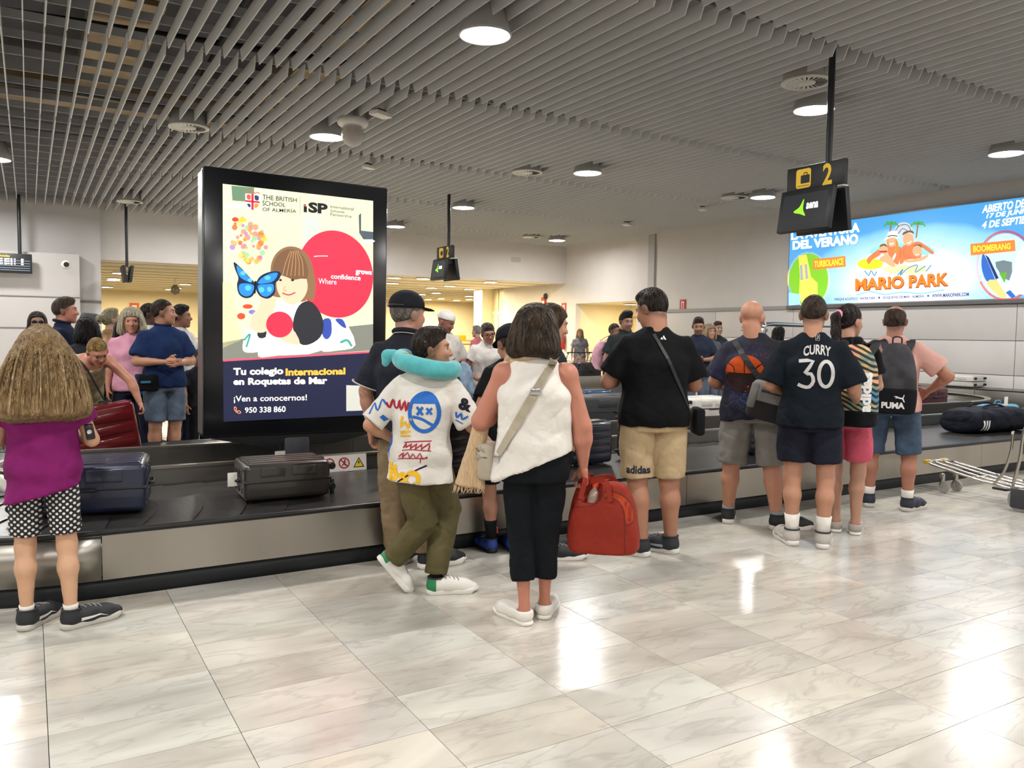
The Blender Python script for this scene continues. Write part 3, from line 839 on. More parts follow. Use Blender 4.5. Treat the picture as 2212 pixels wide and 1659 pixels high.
MB().cyl((0, 0, 3.05), (0, 0, ZC+.1), .035, n=12).build('pole', MATS['pole_black'], e)
for s in (-1, 1):
    m_ = MB().rbox((0, 0, 0), (.035, .33, .2), .01, 2, Matrix.Translation((s*.07, 0, 2.87))@Matrix.Rotation(math.radians(s*8), 4, 'Y')).build('monitor', SIGNB, e)
# ---- advertising light box on the right wall (drawn flat on its face)
XB = XR-.10
PX = lambda u, v, d: onX(u, v, XB-d)          # photo pixel -> face of the box
p0 = onX(1703, 560, XB); zl0, zl1 = 2.28, 4.19; yl0, yl1 = float(p0[1]), 5.6
lb = empty('light_box', (XB, yl0, 0), 0, 'long bright blue water park advertising light box on the right wall', 'light box')
def lbf(o): o.parent = lb; o.matrix_parent_inverse = Matrix.Translation((-XB, -yl0, 0)); return o
lbf(MB().box((XB+.002, yl1, zl0), (XR, yl0, zl1)).build('light_box_case', M('alu', '9b9b9b', .35, .8)))
lbf(MB().box((XB-.03, yl1, zl0-.07), (XR, yl0, zl0)).build('light_box_ledge', M('alu_d', '6f6f70', .4, .6)))
def skyface():
    m = bpy.data.materials.new('light_box_face'); m.use_nodes = True; nt = m.node_tree; N = nt.nodes; L = nt.links; b = N['Principled BSDF']
    tc = N.new('ShaderNodeNewGeometry'); sp = N.new('ShaderNodeSeparateXYZ'); L.new(tc.outputs['Position'], sp.inputs[0])
    # printed picture: white burst behind the family, blue towards the top and the edges
    v1 = N.new('ShaderNodeCombineXYZ'); cY = float(onX(1935, 590, XB)[1])
    a = N.new('ShaderNodeMath'); a.operation = 'SUBTRACT'; a.inputs[1].default_value = cY-.25; L.new(sp.outputs['Y'], a.inputs[0])
    a2 = N.new('ShaderNodeMath'); a2.operation = 'MULTIPLY'; a2.inputs[1].default_value = .36; L.new(a.outputs[0], a2.inputs[0])
    c = N.new('ShaderNodeMath'); c.operation = 'SUBTRACT'; c.inputs[1].default_value = 2.75; L.new(sp.outputs['Z'], c.inputs[0])
    c2 = N.new('ShaderNodeMath'); c2.operation = 'MULTIPLY'; c2.inputs[1].default_value = .80; L.new(c.outputs[0], c2.inputs[0])
    L.new(a2.outputs[0], v1.inputs[0]); L.new(c2.outputs[0], v1.inputs[1])
    ln = N.new('ShaderNodeVectorMath'); ln.operation = 'LENGTH'; L.new(v1.outputs[0], ln.inputs[0])
    nz = N.new('ShaderNodeTexNoise'); nz.inputs['Scale'].default_value = 2.0; L.new(tc.outputs['Position'], nz.inputs['Vector'])
    ad = N.new('ShaderNodeMath'); ad.operation = 'MULTIPLY_ADD'; ad.inputs[1].default_value = .10; L.new(nz.outputs['Fac'], ad.inputs[0]); L.new(ln.outputs['Value'], ad.inputs[2])
    r = N.new('ShaderNodeValToRGB'); e = r.color_ramp.elements
    e[0].position = .42; e[0].color = (*lin('ffffff'), 1); e[1].position = 1.32; e[1].color = (*lin('3f9fe0'), 1)
    q = r.color_ramp.elements.new(.66); q.color = (*lin('b9e6f8'), 1); q = r.color_ramp.elements.new(.92); q.color = (*lin('7cc8ef'), 1)
    L.new(ad.outputs[0], r.inputs['Fac']); L.new(r.outputs['Color'], b.inputs['Emission Color']); b.inputs['Emission Strength'].default_value = 1.12
    b.inputs['Base Color'].default_value = (.1, .1, .1, 1); b.inputs['Roughness'].default_value = .4
    return m
lbf(MB().box((XB-.003, yl1+.03, zl0+.02), (XB, yl0-.03, zl1-.03)).build('light_box_face', skyface()))
def LB(name, shapes, col, lift, e=.72):
    if 'picture' in name or 'board' in name and 'letter' not in name or 'float' in name or 'address' in name:
        for s in shapes: lbf(flat(name, [s], glow('lb_'+col, col, e), None, PX, lift))
    else: lbf(flat(name, shapes, glow('lb_'+col, col, e), None, PX, lift))
def q4(vf, x0, yt0, x1, yt1, yb0, yb1):
    """lettering fitted into a slanted box given in photo pixels"""
    v, f = fit(vf, 0, 1, 0, 1)
    return [(x0+(x1-x0)*a, (1-b)*(yt0+(yt1-yt0)*a)+0*(b) if False else (yb0+(yb1-yb0)*a)*(1-b)+(yt0+(yt1-yt0)*a)*b) for a, b in v], f
lsh = .004
LB('slogan_shadow', [q4(text_polys('LA AVENTURA', bold=.06), 1711, 505, 1859, 482, 521, 503), q4(text_polys('DEL VERANO', bold=.06), 1714, 523, 1856, 506, 542, 529)], '5a9bd0', .003)
LB('slogan', [q4(text_polys('LA AVENTURA', bold=.05), 1709, 503, 1857, 480, 519, 501), q4(text_polys('DEL VERANO', bold=.05), 1712, 521, 1854, 504, 540, 527)], 'ffffff', .005, 1.3)
LB('opening_dates', [q4(text_polys('ABIERTO DESDE EL', shear=.25, bold=.03), 2121, 444, 2262, 422, 461, 441), q4(text_polys('17 DE JUNIO AL', shear=.25, bold=.03), 2130, 462, 2250, 444, 475, 460), q4(text_polys('4 DE SEPTIEMBRE', shear=.25, bold=.03), 2121, 479, 2262, 459, 494, 477)], 'ffffff', .005, 1.3)
LB('slide_picture', [disc(1747, 604, 46, 36, 60)], 'ffe94a', .003)
LB('slide_picture', [disc(1747, 604, 42, 36, 56)], '7bbf2c', .004)
LB('slide_picture', [poly([(1725, 553), (1742, 550), (1752, 598), (1766, 612), (1766, 640), (1735, 660), (1726, 640), (1728, 595)])], 'ffd75a', .005)
LB('slide_picture', [poly([(1728, 573), (1733, 572), (1735, 604), (1729, 606)]), poly([(1738, 571), (1743, 570), (1746, 602), (1740, 603)])], '9aa4b4', .006)
LB('slide_picture', [poly([(1704, 632), (1730, 636), (1728, 658), (1704, 660)])], '9fd6ef', .0055)
LB('name_board', [poly([(1756, 560), (1826, 553), (1827, 576), (1756, 583)])], 'd9823a', .007)
LB('name_board_lettering', [q4(text_polys('TURBOLANCE', bold=.03), 1759, 564, 1822, 557, 578, 572)], 'ffe23a', .009)
LB('ring_picture', [stroke([(2118+62*math.cos(t)+55, 574-74*math.sin(t)) for t in np.linspace(0, 2*math.pi, 40)[:-1]], 5, 2, True)], 'e2483f', .003)
LB('ring_picture', [disc(2173, 574, 58, 40, 70)], 'bfe0f5', .004)
LB('ring_picture', [poly([(2125, 548), (2148, 600), (2150, 612), (2130, 606), (2120, 575)], 3)], '2f63b8', .005)
LB('ring_picture', [poly([(2128, 550), (2136, 556), (2160, 606), (2152, 606)])], '16306a', .006)
LB('ring_picture', [poly([(2130, 612), (2152, 604), (2176, 638), (2160, 642)], 2)], 'cfc47a', .006)
LB('ring_picture', [poly([(2152, 603), (2160, 600), (2194, 640), (2176, 640)])], 'f4f4f2', .007)
LB('ring_picture', [poly([(2172, 632), (2182, 626), (2194, 640), (2186, 645)])], '2f63b8', .008)
LB('ring_picture', [poly([(2150, 566), (2186, 566), (2180, 606), (2160, 590)], 2)], '6a7a80', .005); LB('ring_picture', [poly([(2158, 590), (2175, 588), (2170, 612)])], '5aa52c', .0065)
LB('ring_picture', [poly([(2198, 545), (2230, 520), (2230, 640), (2170, 630), (2190, 590)])], 'f4fbff', .0075)
LB('name_board', [poly([(2096, 527), (2192, 518), (2194, 542), (2097, 552)])], 'd9823a', .009)
LB('name_board_lettering', [q4(text_polys('BOOMERANG', bold=.03), 2102, 531, 2183, 525, 545, 538)], 'ffe23a', .011)
# swimming family: generic figures
for (x, y, r) in ((1925, 484, 13), (1983, 484, 13)):
    LB('palm_picture', [stroke([(x, y), (x+r*1.0*math.cos(a), y-r*.7*math.sin(a)+2), (x+r*1.15*math.cos(a), y-r*.7*math.sin(a)+7)], 3, 3) for a in (0.1, .8, 1.5, 2.2, 3.0)], '4aa83a', .004)
    LB('palm_picture', [stroke([(x, y), (x-4, y+30)], 3, 0)], '9a6a3a', .0035)
LB('rock_picture', [poly([(1930, 500), (1940, 484), (1952, 480), (1964, 484), (1972, 500), (1960, 512), (1940, 510)], 3)], 'c9d4de', .0035)
LB('rock_picture', [stroke([(1934, 498), (1944, 487), (1960, 486), (1968, 498)], 1.5, 4), stroke([(1940, 505), (1950, 494), (1962, 500)], 1.5, 4)], '4a5666', .0045)
LB('water_picture', [poly([(1878, 545), (1905, 530), (1990, 526), (2020, 545), (1985, 552), (1910, 552)], 3)], '8fd3ea', .0035)
LB('ring_float', [disc(1880, 570, 28, 24, 12)], 'ffe02a', .004); LB('ring_float', [disc(1955, 582, 48, 24, 10)], 'fff0a0', .0045)
SK1, SK2, SK3 = 'd9794a', 'e8a27a', 'b85a34'
F = lambda pts: [(1840+x/5.773, 460+y/5.773) for x, y in pts]       # traced on an enlarged view
LB('family_picture', [poly(F([(340, 450), (200, 560), (190, 610), (215, 640), (260, 580), (360, 520)]), 2)], SK1, .0060)
LB('family_picture', [poly(F([(455, 400), (440, 470), (480, 560), (540, 630), (580, 640), (600, 540), (612, 430), (570, 420), (520, 400)]), 3)], SK1, .0065)
LB('family_picture', [poly(F([(600, 640), (610, 470), (640, 410), (700, 390), (800, 360), (870, 370), (1015, 480), (1000, 515), (870, 430), (860, 560), (700, 580)]), 3)], SK1, .0068)
LB('family_picture', [stroke(F([(612, 430), (600, 540), (575, 635)]), 1.0, 4), stroke(F([(650, 470), (660, 550), (760, 555)]), .9, 4), stroke(F([(870, 380), (900, 440), (1000, 510)]), .9, 4)], SK3, .0072, .6)
LB('family_picture', [poly(F([(350, 560), (420, 520), (450, 510), (520, 600), (545, 660), (500, 675), (420, 620), (350, 600)]), 2), poly(F([(640, 590), (760, 580), (880, 545), (950, 520), (945, 550), (860, 600), (700, 620)]), 2)], SK2, .0076, .85)
LB('family_picture', [disc(*F([(495, 355)])[0], 11, 20, 12), disc(*F([(705, 330)])[0], 12, 20, 13.5), disc(*F([(395, 460)])[0], 9.5, 20, 12), disc(*F([(815, 475)])[0], 10, 20, 12)], SK2, .008, .9)
LB('family_picture', [poly(F([(545, 320), (580, 380), (575, 470), (530, 500), (545, 400)]), 3), poly(F([(445, 330), (440, 400), (460, 420), (455, 350)]), 2)], 'c98a3a', .0085)
LB('family_picture', [poly(F([(395, 345), (440, 300), (450, 250), (500, 225), (555, 240), (575, 290), (610, 320), (500, 305)]), 3)], 'fbfbf5', .009, 1.0)
LB('family_picture', [stroke(F([(445, 298), (500, 280), (570, 290)]), 2.2, 3)], '2a2a2a', .0095, .3)
LB('family_picture', [poly(F([(635, 280), (640, 245), (700, 220), (760, 225), (775, 260), (720, 240), (660, 265)]), 2), poly(F([(760, 420), (800, 395), (860, 395), (870, 430), (820, 405)]), 2), poly(F([(345, 430), (360, 395), (420, 385), (445, 430), (400, 405)]), 2)], '7a5a3e', .009, .5)
LB('family_picture', [stroke(F([(345, 485), (440, 480)]), 3.6, 0)], 'a8323a', .0095)
LB('family_picture', [stroke(F([(470, 380), (495, 390), (520, 375)]), 1.8, 3), stroke(F([(690, 370), (715, 378), (740, 350)]), 1.8, 3), stroke(F([(365, 515), (405, 520)]), 1.6, 0), stroke(F([(795, 525), (835, 515)]), 1.6, 0)], 'ffffff', .0095, 1.0)
LB('family_picture', [poly(F([(505, 560), (545, 500), (550, 530), (520, 590)]), 2)], 'f0e0ea', .0078, .9)
LB('wave_picture', [stroke(F([(160, 720), (210, 780), (240, 720), (280, 780), (310, 730)]), 2.2, 4), stroke(F([(560, 790), (640, 700), (600, 780), (700, 690), (820, 650), (790, 740), (920, 660)]), 2.4, 4), stroke(F([(925, 730), (990, 650)]), 2.2, 0)], '3f86b8', .0050)
LB('park_name_shadow', [q4(text_polys('MARIO PARK', bold=.09), 1844, 602, 2053, 586, 632, 621)], 'ffffff', .005, 1.2)
LB('park_name_shadow', [q4(text_polys('MARIO PARK', bold=.06), 1848, 604, 2050, 590, 630, 619)], '8a3a1a', .007)
LB('park_name', [q4(text_polys('MARIO PARK', bold=.04), 1847, 602, 2049, 588, 628, 617)], 'ee7a26', .009)
LB('wave_picture', [stroke([(1850, 637), (1880, 630), (1910, 636), (1950, 631), (1990, 634), (2040, 626)], 2.5, 5)], '6fc4e4', .004)
LB('address_lettering', [q4(text_polys('PARQUE ACUÁTICO - WATER PARK', bold=.02), 1803, 642.5, 1891, 639.5, 650.5, 647.5), disc(1899, 643, 2.2, 10), q4(text_polys('ROQUETAS DE MAR - ALMERÍA', bold=.02), 1908, 639, 1996, 635.5, 647, 643.5), disc(2005, 639, 2.2, 10), q4(text_polys('WWW.MARIOPARK.COM', bold=.03), 2013, 635, 2093, 631.5, 643, 639.5)], '2c3a8a', .005, .6)
# ---- tall poster screen standing in the baggage belt
YT = 6.70
TP = lambda u, v, d: onY(u, v, YT-d)
tl, trr, bl_ = TP(441, 356, 0), TP(841, 405, 0), TP(438, 947, 0)
tw, th = float(np.linalg.norm(trr-tl)), float(np.linalg.norm(tl-bl_))
tot = empty('poster_totem', (1.95, YT+.14, 0), 0, 'tall black freestanding digital poster screen with school advert on the baggage belt', 'poster screen')
def tf_(o): o.parent = tot; o.matrix_parent_inverse = Matrix.Translation((-1.95, -YT-.14, 0)); return o
TB = M('totem_black', '101216', .22, 0, .5); TSIDE = M('totem_side', '8d8f8c', .3, .9)
ang = math.atan2(float(trr[2]-tl[2]), float(trr[0]-tl[0]))
cxT = float((tl+trr)[0]/2+(bl_-tl)[0]/2); czT = float((tl+trr)[2]/2+(bl_-tl)[2]/2)
Mt = Matrix.Translation((cxT, YT+.01, czT))@Matrix.Rotation(-ang, 4, 'Y')
tf_(MB().rbox((0, .12, 0), (tw/2, .115, th/2), .02, 3, Mt).build('totem_case', TB))
tf_(MB().box((-tw/2-.004, .03, -th/2+.03), (-tw/2+.01, .21, th/2-.03), Mt).build('totem_side_strip', TSIDE))
tf_(MB().box((tw/2-.01, .03, -th/2+.03), (tw/2+.004, .21, th/2-.03), Mt).build('totem_side_strip', TSIDE))
tf_(MB().add([(-tw/2+.02, .02, -th/2), (tw/2-.02, .02, -th/2), (tw*.2, .06, -th/2-.10), (-tw*.2, .06, -th/2-.10), (-tw/2+.02, .22, -th/2), (tw/2-.02, .22, -th/2), (tw*.2, .18, -th/2-.10), (-tw*.2, .18, -th/2-.10)],
     [(0,1,5,4)[::-1], (3,2,6,7), (0,3,2,1)[::-1], (4,5,6,7)[::-1], (0,4,7,3), (1,2,6,5)], False, Mt).build('totem_chin', TB))
tf_(MB().rbox((1.92, YT+.13, .3), (.11, .09, .36), .02, 3).build('totem_stand', M('totem_stand', '23252c', .4)))
tf_(MB().rbox((1.92, YT+.13, .015), (.3, .22, .015), .01, 2).build('totem_foot', MATS['totem_stand']))
def TT(name, shapes, col, lift, e=1.0):
    if 'picture' in name or 'backdrop' in name or 'crest' in name or name == 'invitation':
        for s in shapes: tf_(flat(name, [s], glow('tt_'+col, col, e), None, TP, lift))
    else: tf_(flat(name, shapes, glow('tt_'+col, col, e), None, TP, lift))
scr = [(481, 397), (806, 434), (806, 896), (483, 911)]
def tface():
    m = M('totem_face', 'dfe3bf', .2, emit=.76, vary=.06, vscale=1.6); return m
tf_(flat('screen_face', [poly(scr)], tface(), None, TP, .001))
TT('photo_backdrop', [poly([(481, 610), (500, 610), (520, 735), (481, 752)])], 'd3cba0', .002)
TT('photo_backdrop', [poly([(481, 740), (560, 725), (806, 700), (806, 757), (481, 779)])], '84867c', .002, .7)
TT('photo_backdrop', [poly([(500, 401), (549, 405), (548, 437), (502, 433)])], '6f8f72', .0022, .7)
TT('photo_backdrop', [disc(507, 446, 20, 20, 4), disc(796, 521, 14, 16, 3)], 'f6f6e6', .0025, 1.1)
TT('photo_backdrop', [poly([(655, 462), (690, 466), (688, 545), (655, 545)]), ], 'c4d8c4', .0022, .9)
TT('photo_backdrop', [poly([(775, 465), (780, 460), (780, 498), (806, 501), (806, 517), (785, 517), (776, 503)])], '5a6672', .003, .5)
rn = random.Random(5)
for col in ('e8784e', 'efb04e', '9cc79a', 'd88f8a', 'a98fc0', 'f0c878', 'e39a7c'):
    sh = []
    for _ in range(9):
        a_ = rn.uniform(0, 6.28); r_ = rn.random()**.5
        sh.append(disc(536+38*r_*math.cos(a_)+8*math.sin(a_), 520+48*r_*math.sin(a_), rn.uniform(3, 7), 10))
    TT('flower_wall_picture', sh, col, .0025, .85)
TT('flower_wall_picture', [disc(508, 474, 7, 12, 5)], 'd8452e', .003, .8); TT('flower_wall_picture', [disc(524, 475, 9, 12, 5)], 'e6c93a', .003, .8)
TT('flower_wall_picture', [disc(535, 662, 11, 12, 5), disc(521, 683, 9, 12, 7)], 'd8502e', .003, .8); TT('flower_wall_picture', [disc(545, 674, 8, 10, 5)], '7a7ac0', .0028, .8)
RED = 'f0334a'
TT('large_red_circle', [poly([(x, y) for x, y in [(724+82*math.cos(t), 592-94*math.sin(t)+.10*82*math.cos(t)) for t in np.linspace(0, 2*math.pi, 60)[:-1]]])], RED, .004, .95)
TT('circle_lettering', [q4(text_polys('Where'), 688, 601, 727, 603, 613, 615), q4(text_polys('confidence', bold=.02), 715, 591, 779, 595, 602, 606), q4(text_polys('grows', bold=.04), 768, 583, 803, 586, 595, 597)], 'ffe9ea', .006, 1.0)
TT('play_mat_picture', [poly([(524, 755), (530, 722), (545, 700), (560, 690), (575, 720), (565, 755), (540, 762)], 3), poly([(690, 755), (700, 700), (740, 690), (768, 745), (730, 757)], 3)], 'e9ecd8', .0035, .9)
TT('play_mat_picture', [poly([(697, 692), (714, 690), (716, 720), (706, 733), (696, 722)], 3), poly([(724, 690), (740, 690), (748, 708), (738, 705)], 3)], '3a4fa8', .0045, .8)
TT('play_mat_picture', [stroke([(527, 735), (540, 722), (532, 750)], 4), stroke([(735, 740), (750, 735), (760, 748)], 5)], '4aa090', .0045, .8)
SKN = 'f0c3a4'
TT('girl_picture', [poly([(585, 600), (586, 570), (598, 546), (620, 533), (646, 536), (668, 556), (678, 590), (682, 620), (676, 650), (664, 645), (655, 660), (640, 640), (590, 640)], 4)], '8a6a4c', .006, .8)
TT('girl_picture', [poly([(600, 598), (606, 585), (640, 582), (660, 598), (664, 625), (652, 648), (632, 658), (614, 650), (601, 632), (597, 612)], 4)], SKN, .008, .9)
TT('girl_picture', [poly([(590, 592), (592, 568), (606, 546), (628, 538), (650, 548), (664, 575), (664, 600), (650, 602), (634, 604), (618, 598), (606, 595), (598, 600)], 4)], '7a5a40', .010, .75)
TT('girl_picture', [stroke([(610+i*9, 596), (618+i*7, 565), (628+i*3, 542)], 1.6, 5) for i in range(6)], 'b48a62', .011, .8)
TT('girl_picture', [disc(606, 605, 3, 10, 2.5), disc(632, 605, 3.6, 10, 2.6)], '3a2a22', .011, .5)
TT('girl_picture', [stroke([(610, 633), (624, 637), (638, 632)], 3, 5)], 'c0545a', .011, .8); TT('girl_picture', [stroke([(616, 618), (613, 626), (620, 628)], 1.8, 4)], 'd99a7c', .011, .8)
TT('girl_picture', [poly([(598, 655), (620, 650), (636, 660), (660, 650), (678, 665), (690, 700), (692, 758), (600, 768), (558, 770), (566, 735), (580, 710), (590, 690)], 3)], 'efeee2', .007, .9)
TT('girl_picture', [poly([(646, 660), (668, 650), (688, 668), (699, 700), (692, 728), (668, 744), (648, 742), (634, 715), (634, 690)], 3), poly([(556, 718), (574, 710), (574, 728), (560, 730)], 2)], '33343a', .009, .6)
TT('girl_picture', [poly([(545, 680), (556, 668), (562, 645), (556, 635), (566, 632), (590, 640), (596, 652), (590, 675), (578, 700), (574, 716), (556, 718), (540, 706)], 3), poly([(605, 730), (630, 710), (648, 742), (625, 742)], 3)], SKN, .010, .9)
BL1, BL2 = '2f86d8', '55b4ee'
TT('butterfly_picture', [poly([(505, 566), (520, 578), (540, 600), (551, 612), (552, 625), (545, 640), (530, 644), (516, 635), (512, 615), (515, 600), (508, 582)], 3), poly([(553, 612), (562, 597), (580, 588), (600, 586), (607, 592), (602, 605), (595, 612), (594, 632), (580, 645), (562, 640), (553, 625)], 3)], '1c2c48', .012, .6)
TT('butterfly_picture', [poly([(511, 574), (522, 582), (545, 609), (530, 606), (516, 595)], 3), poly([(517, 615), (534, 612), (549, 618), (543, 636), (530, 640), (518, 632)], 3), poly([(557, 612), (566, 600), (584, 591), (600, 590), (592, 606), (575, 612)], 3), poly([(557, 617), (575, 614), (590, 614), (590, 630), (576, 641), (562, 635)], 3)], BL1, .013, .9)
TT('butterfly_picture', [disc(525, 590, 6, 12, 5), disc(536, 622, 7, 12, 6), disc(578, 600, 7, 12, 5), disc(565, 626, 6, 12, 6), disc(582, 625, 5, 12, 6), disc(540, 605, 5, 10, 4)], BL2, .014, 1.0)
TT('butterfly_picture', [stroke([(552, 607), (551, 622), (550, 634)], 4, 3)], '151515', .0145, .4)
TT('small_red_circle', [disc(604, 701, 29, 40, 28)], RED, .015, .95)
TT('navy_panel', [poly([(482, 781), (806, 762), (806, 896), (483, 911)])], '2a2d48', .005, .55)
TT('red_line', [poly([(482, 777), (806, 758), (806, 762), (482, 781)])], 'd9566a', .0055, .9)
TT('headline', [q4(text_polys('Tu colegio', bold=.04), 504, 795, 612, 793, 815, 813), q4(text_polys('en Roquetas de Mar', bold=.04), 504, 817, 707, 814, 836, 834)], 'fffbe6', .007, 1.05)
TT('headline', [q4(text_polys('Internacional', bold=.04), 617, 796, 746, 794, 812, 809)], 'ffb347', .007, 1.05)
TT('invitation', [q4(text_polys('¡Ven a conocernos!', bold=.012), 505, 855, 663, 852, 871, 868), q4(text_polys('950 338 860', bold=.015), 529, 880, 617, 877, 892, 890)], 'fffbe6', .007, 1.05)
TT('phone_symbol', [stroke([(506, 880), (507, 886), (512, 891), (518, 893), (520, 890), (516, 887), (513, 889), (510, 885), (511, 882), (508, 879)], 1.6, 3, True)], 'f0916a', .007, 1.0)
TT('blank_square', [poly([(748, 832), (806, 834), (806, 886), (748, 888)])], 'd8d8cc', .007, .6)
TT('school_lettering', [q4(text_polys('THE BRITISH', bold=.005), 567, 420, 641, 428, 431, 437), q4(text_polys('SCHOOL', bold=.005), 567, 433, 617, 439, 444, 447), q4(text_polys('OF ALMERÍA', bold=.005), 567, 446, 640, 451, 456, 460)], '2e2e32', .004, .1)
TT('group_lettering', [q4(text_polys('SP', bold=.05), 666, 436, 708, 440, 459, 463), q4(text_polys('ı', bold=.05), 656, 445, 663, 446, 458, 459)], '1d1d22', .004, .3)
TT('group_lettering', [poly([(656, 441), (661, 441), (661, 445), (656, 445)])], 'e0323e', .0045, .7)
TT('group_small_lettering', [q4(text_polys('International'), 714, 443, 764, 448, 449, 455), q4(text_polys('Schools'), 714, 452, 744, 455, 458, 461), q4(text_polys('Partnership'), 714, 460, 760, 465, 468, 472)], '3a3f3c', .004, .1)
TT('divider', [poly([(648, 424), (649, 424), (649, 463), (648, 463)])], 'a0a890', .004, .6)
TT('school_crest', [poly([(530, 418), (561, 420), (561, 440), (555, 451), (546, 454), (536, 449), (530, 438)])], 'f2f0ea', .0042, .9)
TT('school_crest', [poly([(543, 419), (548, 419), (548, 454), (543, 453)]), poly([(530, 432), (561, 435), (561, 439), (530, 436)])], 'd2263a', .005, .8)
TT('school_crest', [poly([(533, 421), (541, 421), (541, 431), (534, 430)], 2), stroke([(531, 416), (536, 413), (541, 417), (546, 413), (551, 418), (556, 415), (561, 419)], 2, 2)], 'd05a4a', .0048, .8)
TT('school_crest', [poly([(550, 422), (559, 424), (558, 433), (551, 432)], 2), poly([(534, 440), (541, 441), (541, 448), (536, 446)], 2)], '2b4a70', .0048, .6); TT('school_crest', [poly([(550, 440), (559, 441), (556, 448), (550, 449)], 2)], 'e0903a', .0048, .8)
TT('glint', [stroke([(678, 554), (690, 553), (708, 553)], 1.6, 3)], 'fff4f0', .0065, 1.0)
# ================================================================== baggage belt (carousel)
XE = 15.2
ca = empty('baggage_carousel', (6, 6.8, 0), 0, 'stainless steel baggage carousel with black rubber belt, number two', 'carousel')
def cf(o, parent=None):
    pa = parent or ca
    o.parent = pa; o.matrix_parent_inverse = Matrix.Translation((-6, -6.8, 0)); return o
CYI = 6.79; XU = .32
def arc(cx, cy, r, a0, a1, n): return [(cx+r*math.cos(math.radians(a0+(a1-a0)*i/n)), cy+r*math.sin(math.radians(a0+(a1-a0)*i/n))) for i in range(n+1)]
def strip(path, prof, closed=False):
    """sweep a (offset-to-left, z) profile along a 2-D path"""
    m = MB(); P = [Vector((x, y)) for x, y in path]; K = len(P); n = len(prof); vs = []
    for i, p in enumerate(P):
        a = P[max(i-1, 0)]; b = P[min(i+1, K-1)]; d = (b-a).normalized(); nl = Vector((-d.y, d.x))
        for o_, z in prof: vs.append((p.x+nl.x*o_, p.y+nl.y*o_, z))
    fs = []
    for i in range(K-1):
        for k in range(n):
            l = (k+1) % n; fs.append((i*n+k, i*n+l, (i+1)*n+l, (i+1)*n+k)[::-1])
    fs.append(tuple(range(n))); fs.append(tuple((K-1)*n+k for k in range(n))[::-1])
    m.add(vs, fs, True)
    return m
Y0 = 4.93; RO = CYI-Y0
def sharp(o):
    for p in o.data.polygons: p.use_smooth = False
    return o
# outer skirt panels: near run (left to right), then the round left end
xs = [XU+2.15*i for i in range(8)]
SKP = [(0, .12), (.02, .12), (.02, .372), (0, .372)]
for a, b in zip(xs[:-1], xs[1:]):
    b = min(b, XE)
    cf(sharp(strip([(a+.002, Y0), (b-.002, Y0)], SKP).build('skirt_panel', SS)))
for k in range(3):
    pth = arc(XU, CYI, RO, 270-k*60-.1, 270-(k+1)*60+.1, 14)
    cf(strip(pth[::-1], SKP).build('skirt_panel', SS))
cf(sharp(strip([(XE, 8.66), (XU, 8.66)], [(0, .12), (.02, .12), (.02, .372), (0, .372)]).build('skirt_panel', SS)))
full = [(XE, Y0)]+arc(XU, CYI, RO, 270, 90, 30)+[(11.2, CYI+RO)]
full = full[::-1]
cf(strip(full, [(.06, 0), (.08, 0), (.08, .125), (.06, .125)]).build('kick_plate', M('kick_black', '1d2226', .5)))
cf(strip(full, [(-.012, .372), (.05, .372), (.05, .398), (.0, .402), (-.012, .396)]).build('belt_edge_lip', M('lip_black', '0e0e10', .4)))
cf(strip(full, [(.0, .366), (.018, .366), (.018, .374), (-.004, .374)]).build('belt_trim_strip', CHROME))
# belt bed and overlapping crescent plates
BELT = M('belt_rubber', '2e2c2b', .31, 0, .45, vary=.35, vscale=2.2, bump=(40, .12))
bed = MB(); bed.box((XU, Y0+.03, .33), (XE, 6.2, .385)); bed.box((XU, 7.42, .33), (12.9, 8.62, .385))
pl = arc(XU, CYI, RO-.03, 90, 270, 24)+arc(XU, CYI, .6, 270, 90, 16); bed.prism(pl, .33, .385)
pl = arc(12.9, 9.27, 1.85, -90, 0, 16)+arc(12.9, 9.27, .62, 0, -90, 12); bed.prism(pl, .33, .385); bed.box((13.52, 9.27, .33), (14.75, 14.5, .385))
cf(bed.build('belt_bed', RUBBER))
def plate(w=1.235, p=.30, bulge=.16, n=10):
    m = MB(); a = []; b = []
    for i in range(n+1):
        t = i/n; y = t*w; x = bulge*math.sin(math.pi*t)
        a.append((x, y)); b.append((x+p, y))
    vs = [(x, y, 0) for x, y in a]+[(x, y, .009) for x, y in b]+[(x, y, -.012) for x, y in a]+[(x, y, -.004) for x, y in b]
    k = n+1; fs = []
    for i in range(n): fs += [(i, k+i, k+i+1, i+1), (k+i, 3*k+i, 3*k+i+1, k+i+1), (i, i+1, 2*k+i+1, 2*k+i)]
    return m.add(vs, fs, False)
pm = plate().mesh('belt_plate'); pm.materials.append(BELT)
BELTR = M('belt_rubber_grey', '6d6f76', .45, 0, .5, vary=.2, vscale=3); pm2 = plate().mesh('belt_plate'); pm2.materials.append(BELTR)  # paler grey rubber for the plates of the far bend
k = 0; x = XU-.1
while x < XE-.35:
    o = bpy.data.objects.new('belt_plate', pm); link(o); o.location = (x, Y0+.035, .389); cf(o); x += .27
x = XU
while x < 12.6:
    o = bpy.data.objects.new('belt_plate', pm); link(o); o.location = (x+.0, 8.63, .389); o.rotation_euler = (0, 0, math.pi); o.location.x = x+.3; cf(o); x += .27
def fan(r0, r1, da, bulge=.05, n=8):
    m = MB(); A = []; B = []
    for i in range(n+1):
        t = i/n; r = r0+(r1-r0)*t; da0 = bulge*math.sin(math.pi*t)
        A.append((r*math.cos(da0), r*math.sin(da0))); B.append((r*math.cos(da0+da), r*math.sin(da0+da)))
    vs = [(x, y, 0) for x, y in A]+[(x, y, .009) for x, y in B]; kk = n+1
    return m.add(vs, [(i, i+1, kk+i+1, kk+i) for i in range(n)], False)
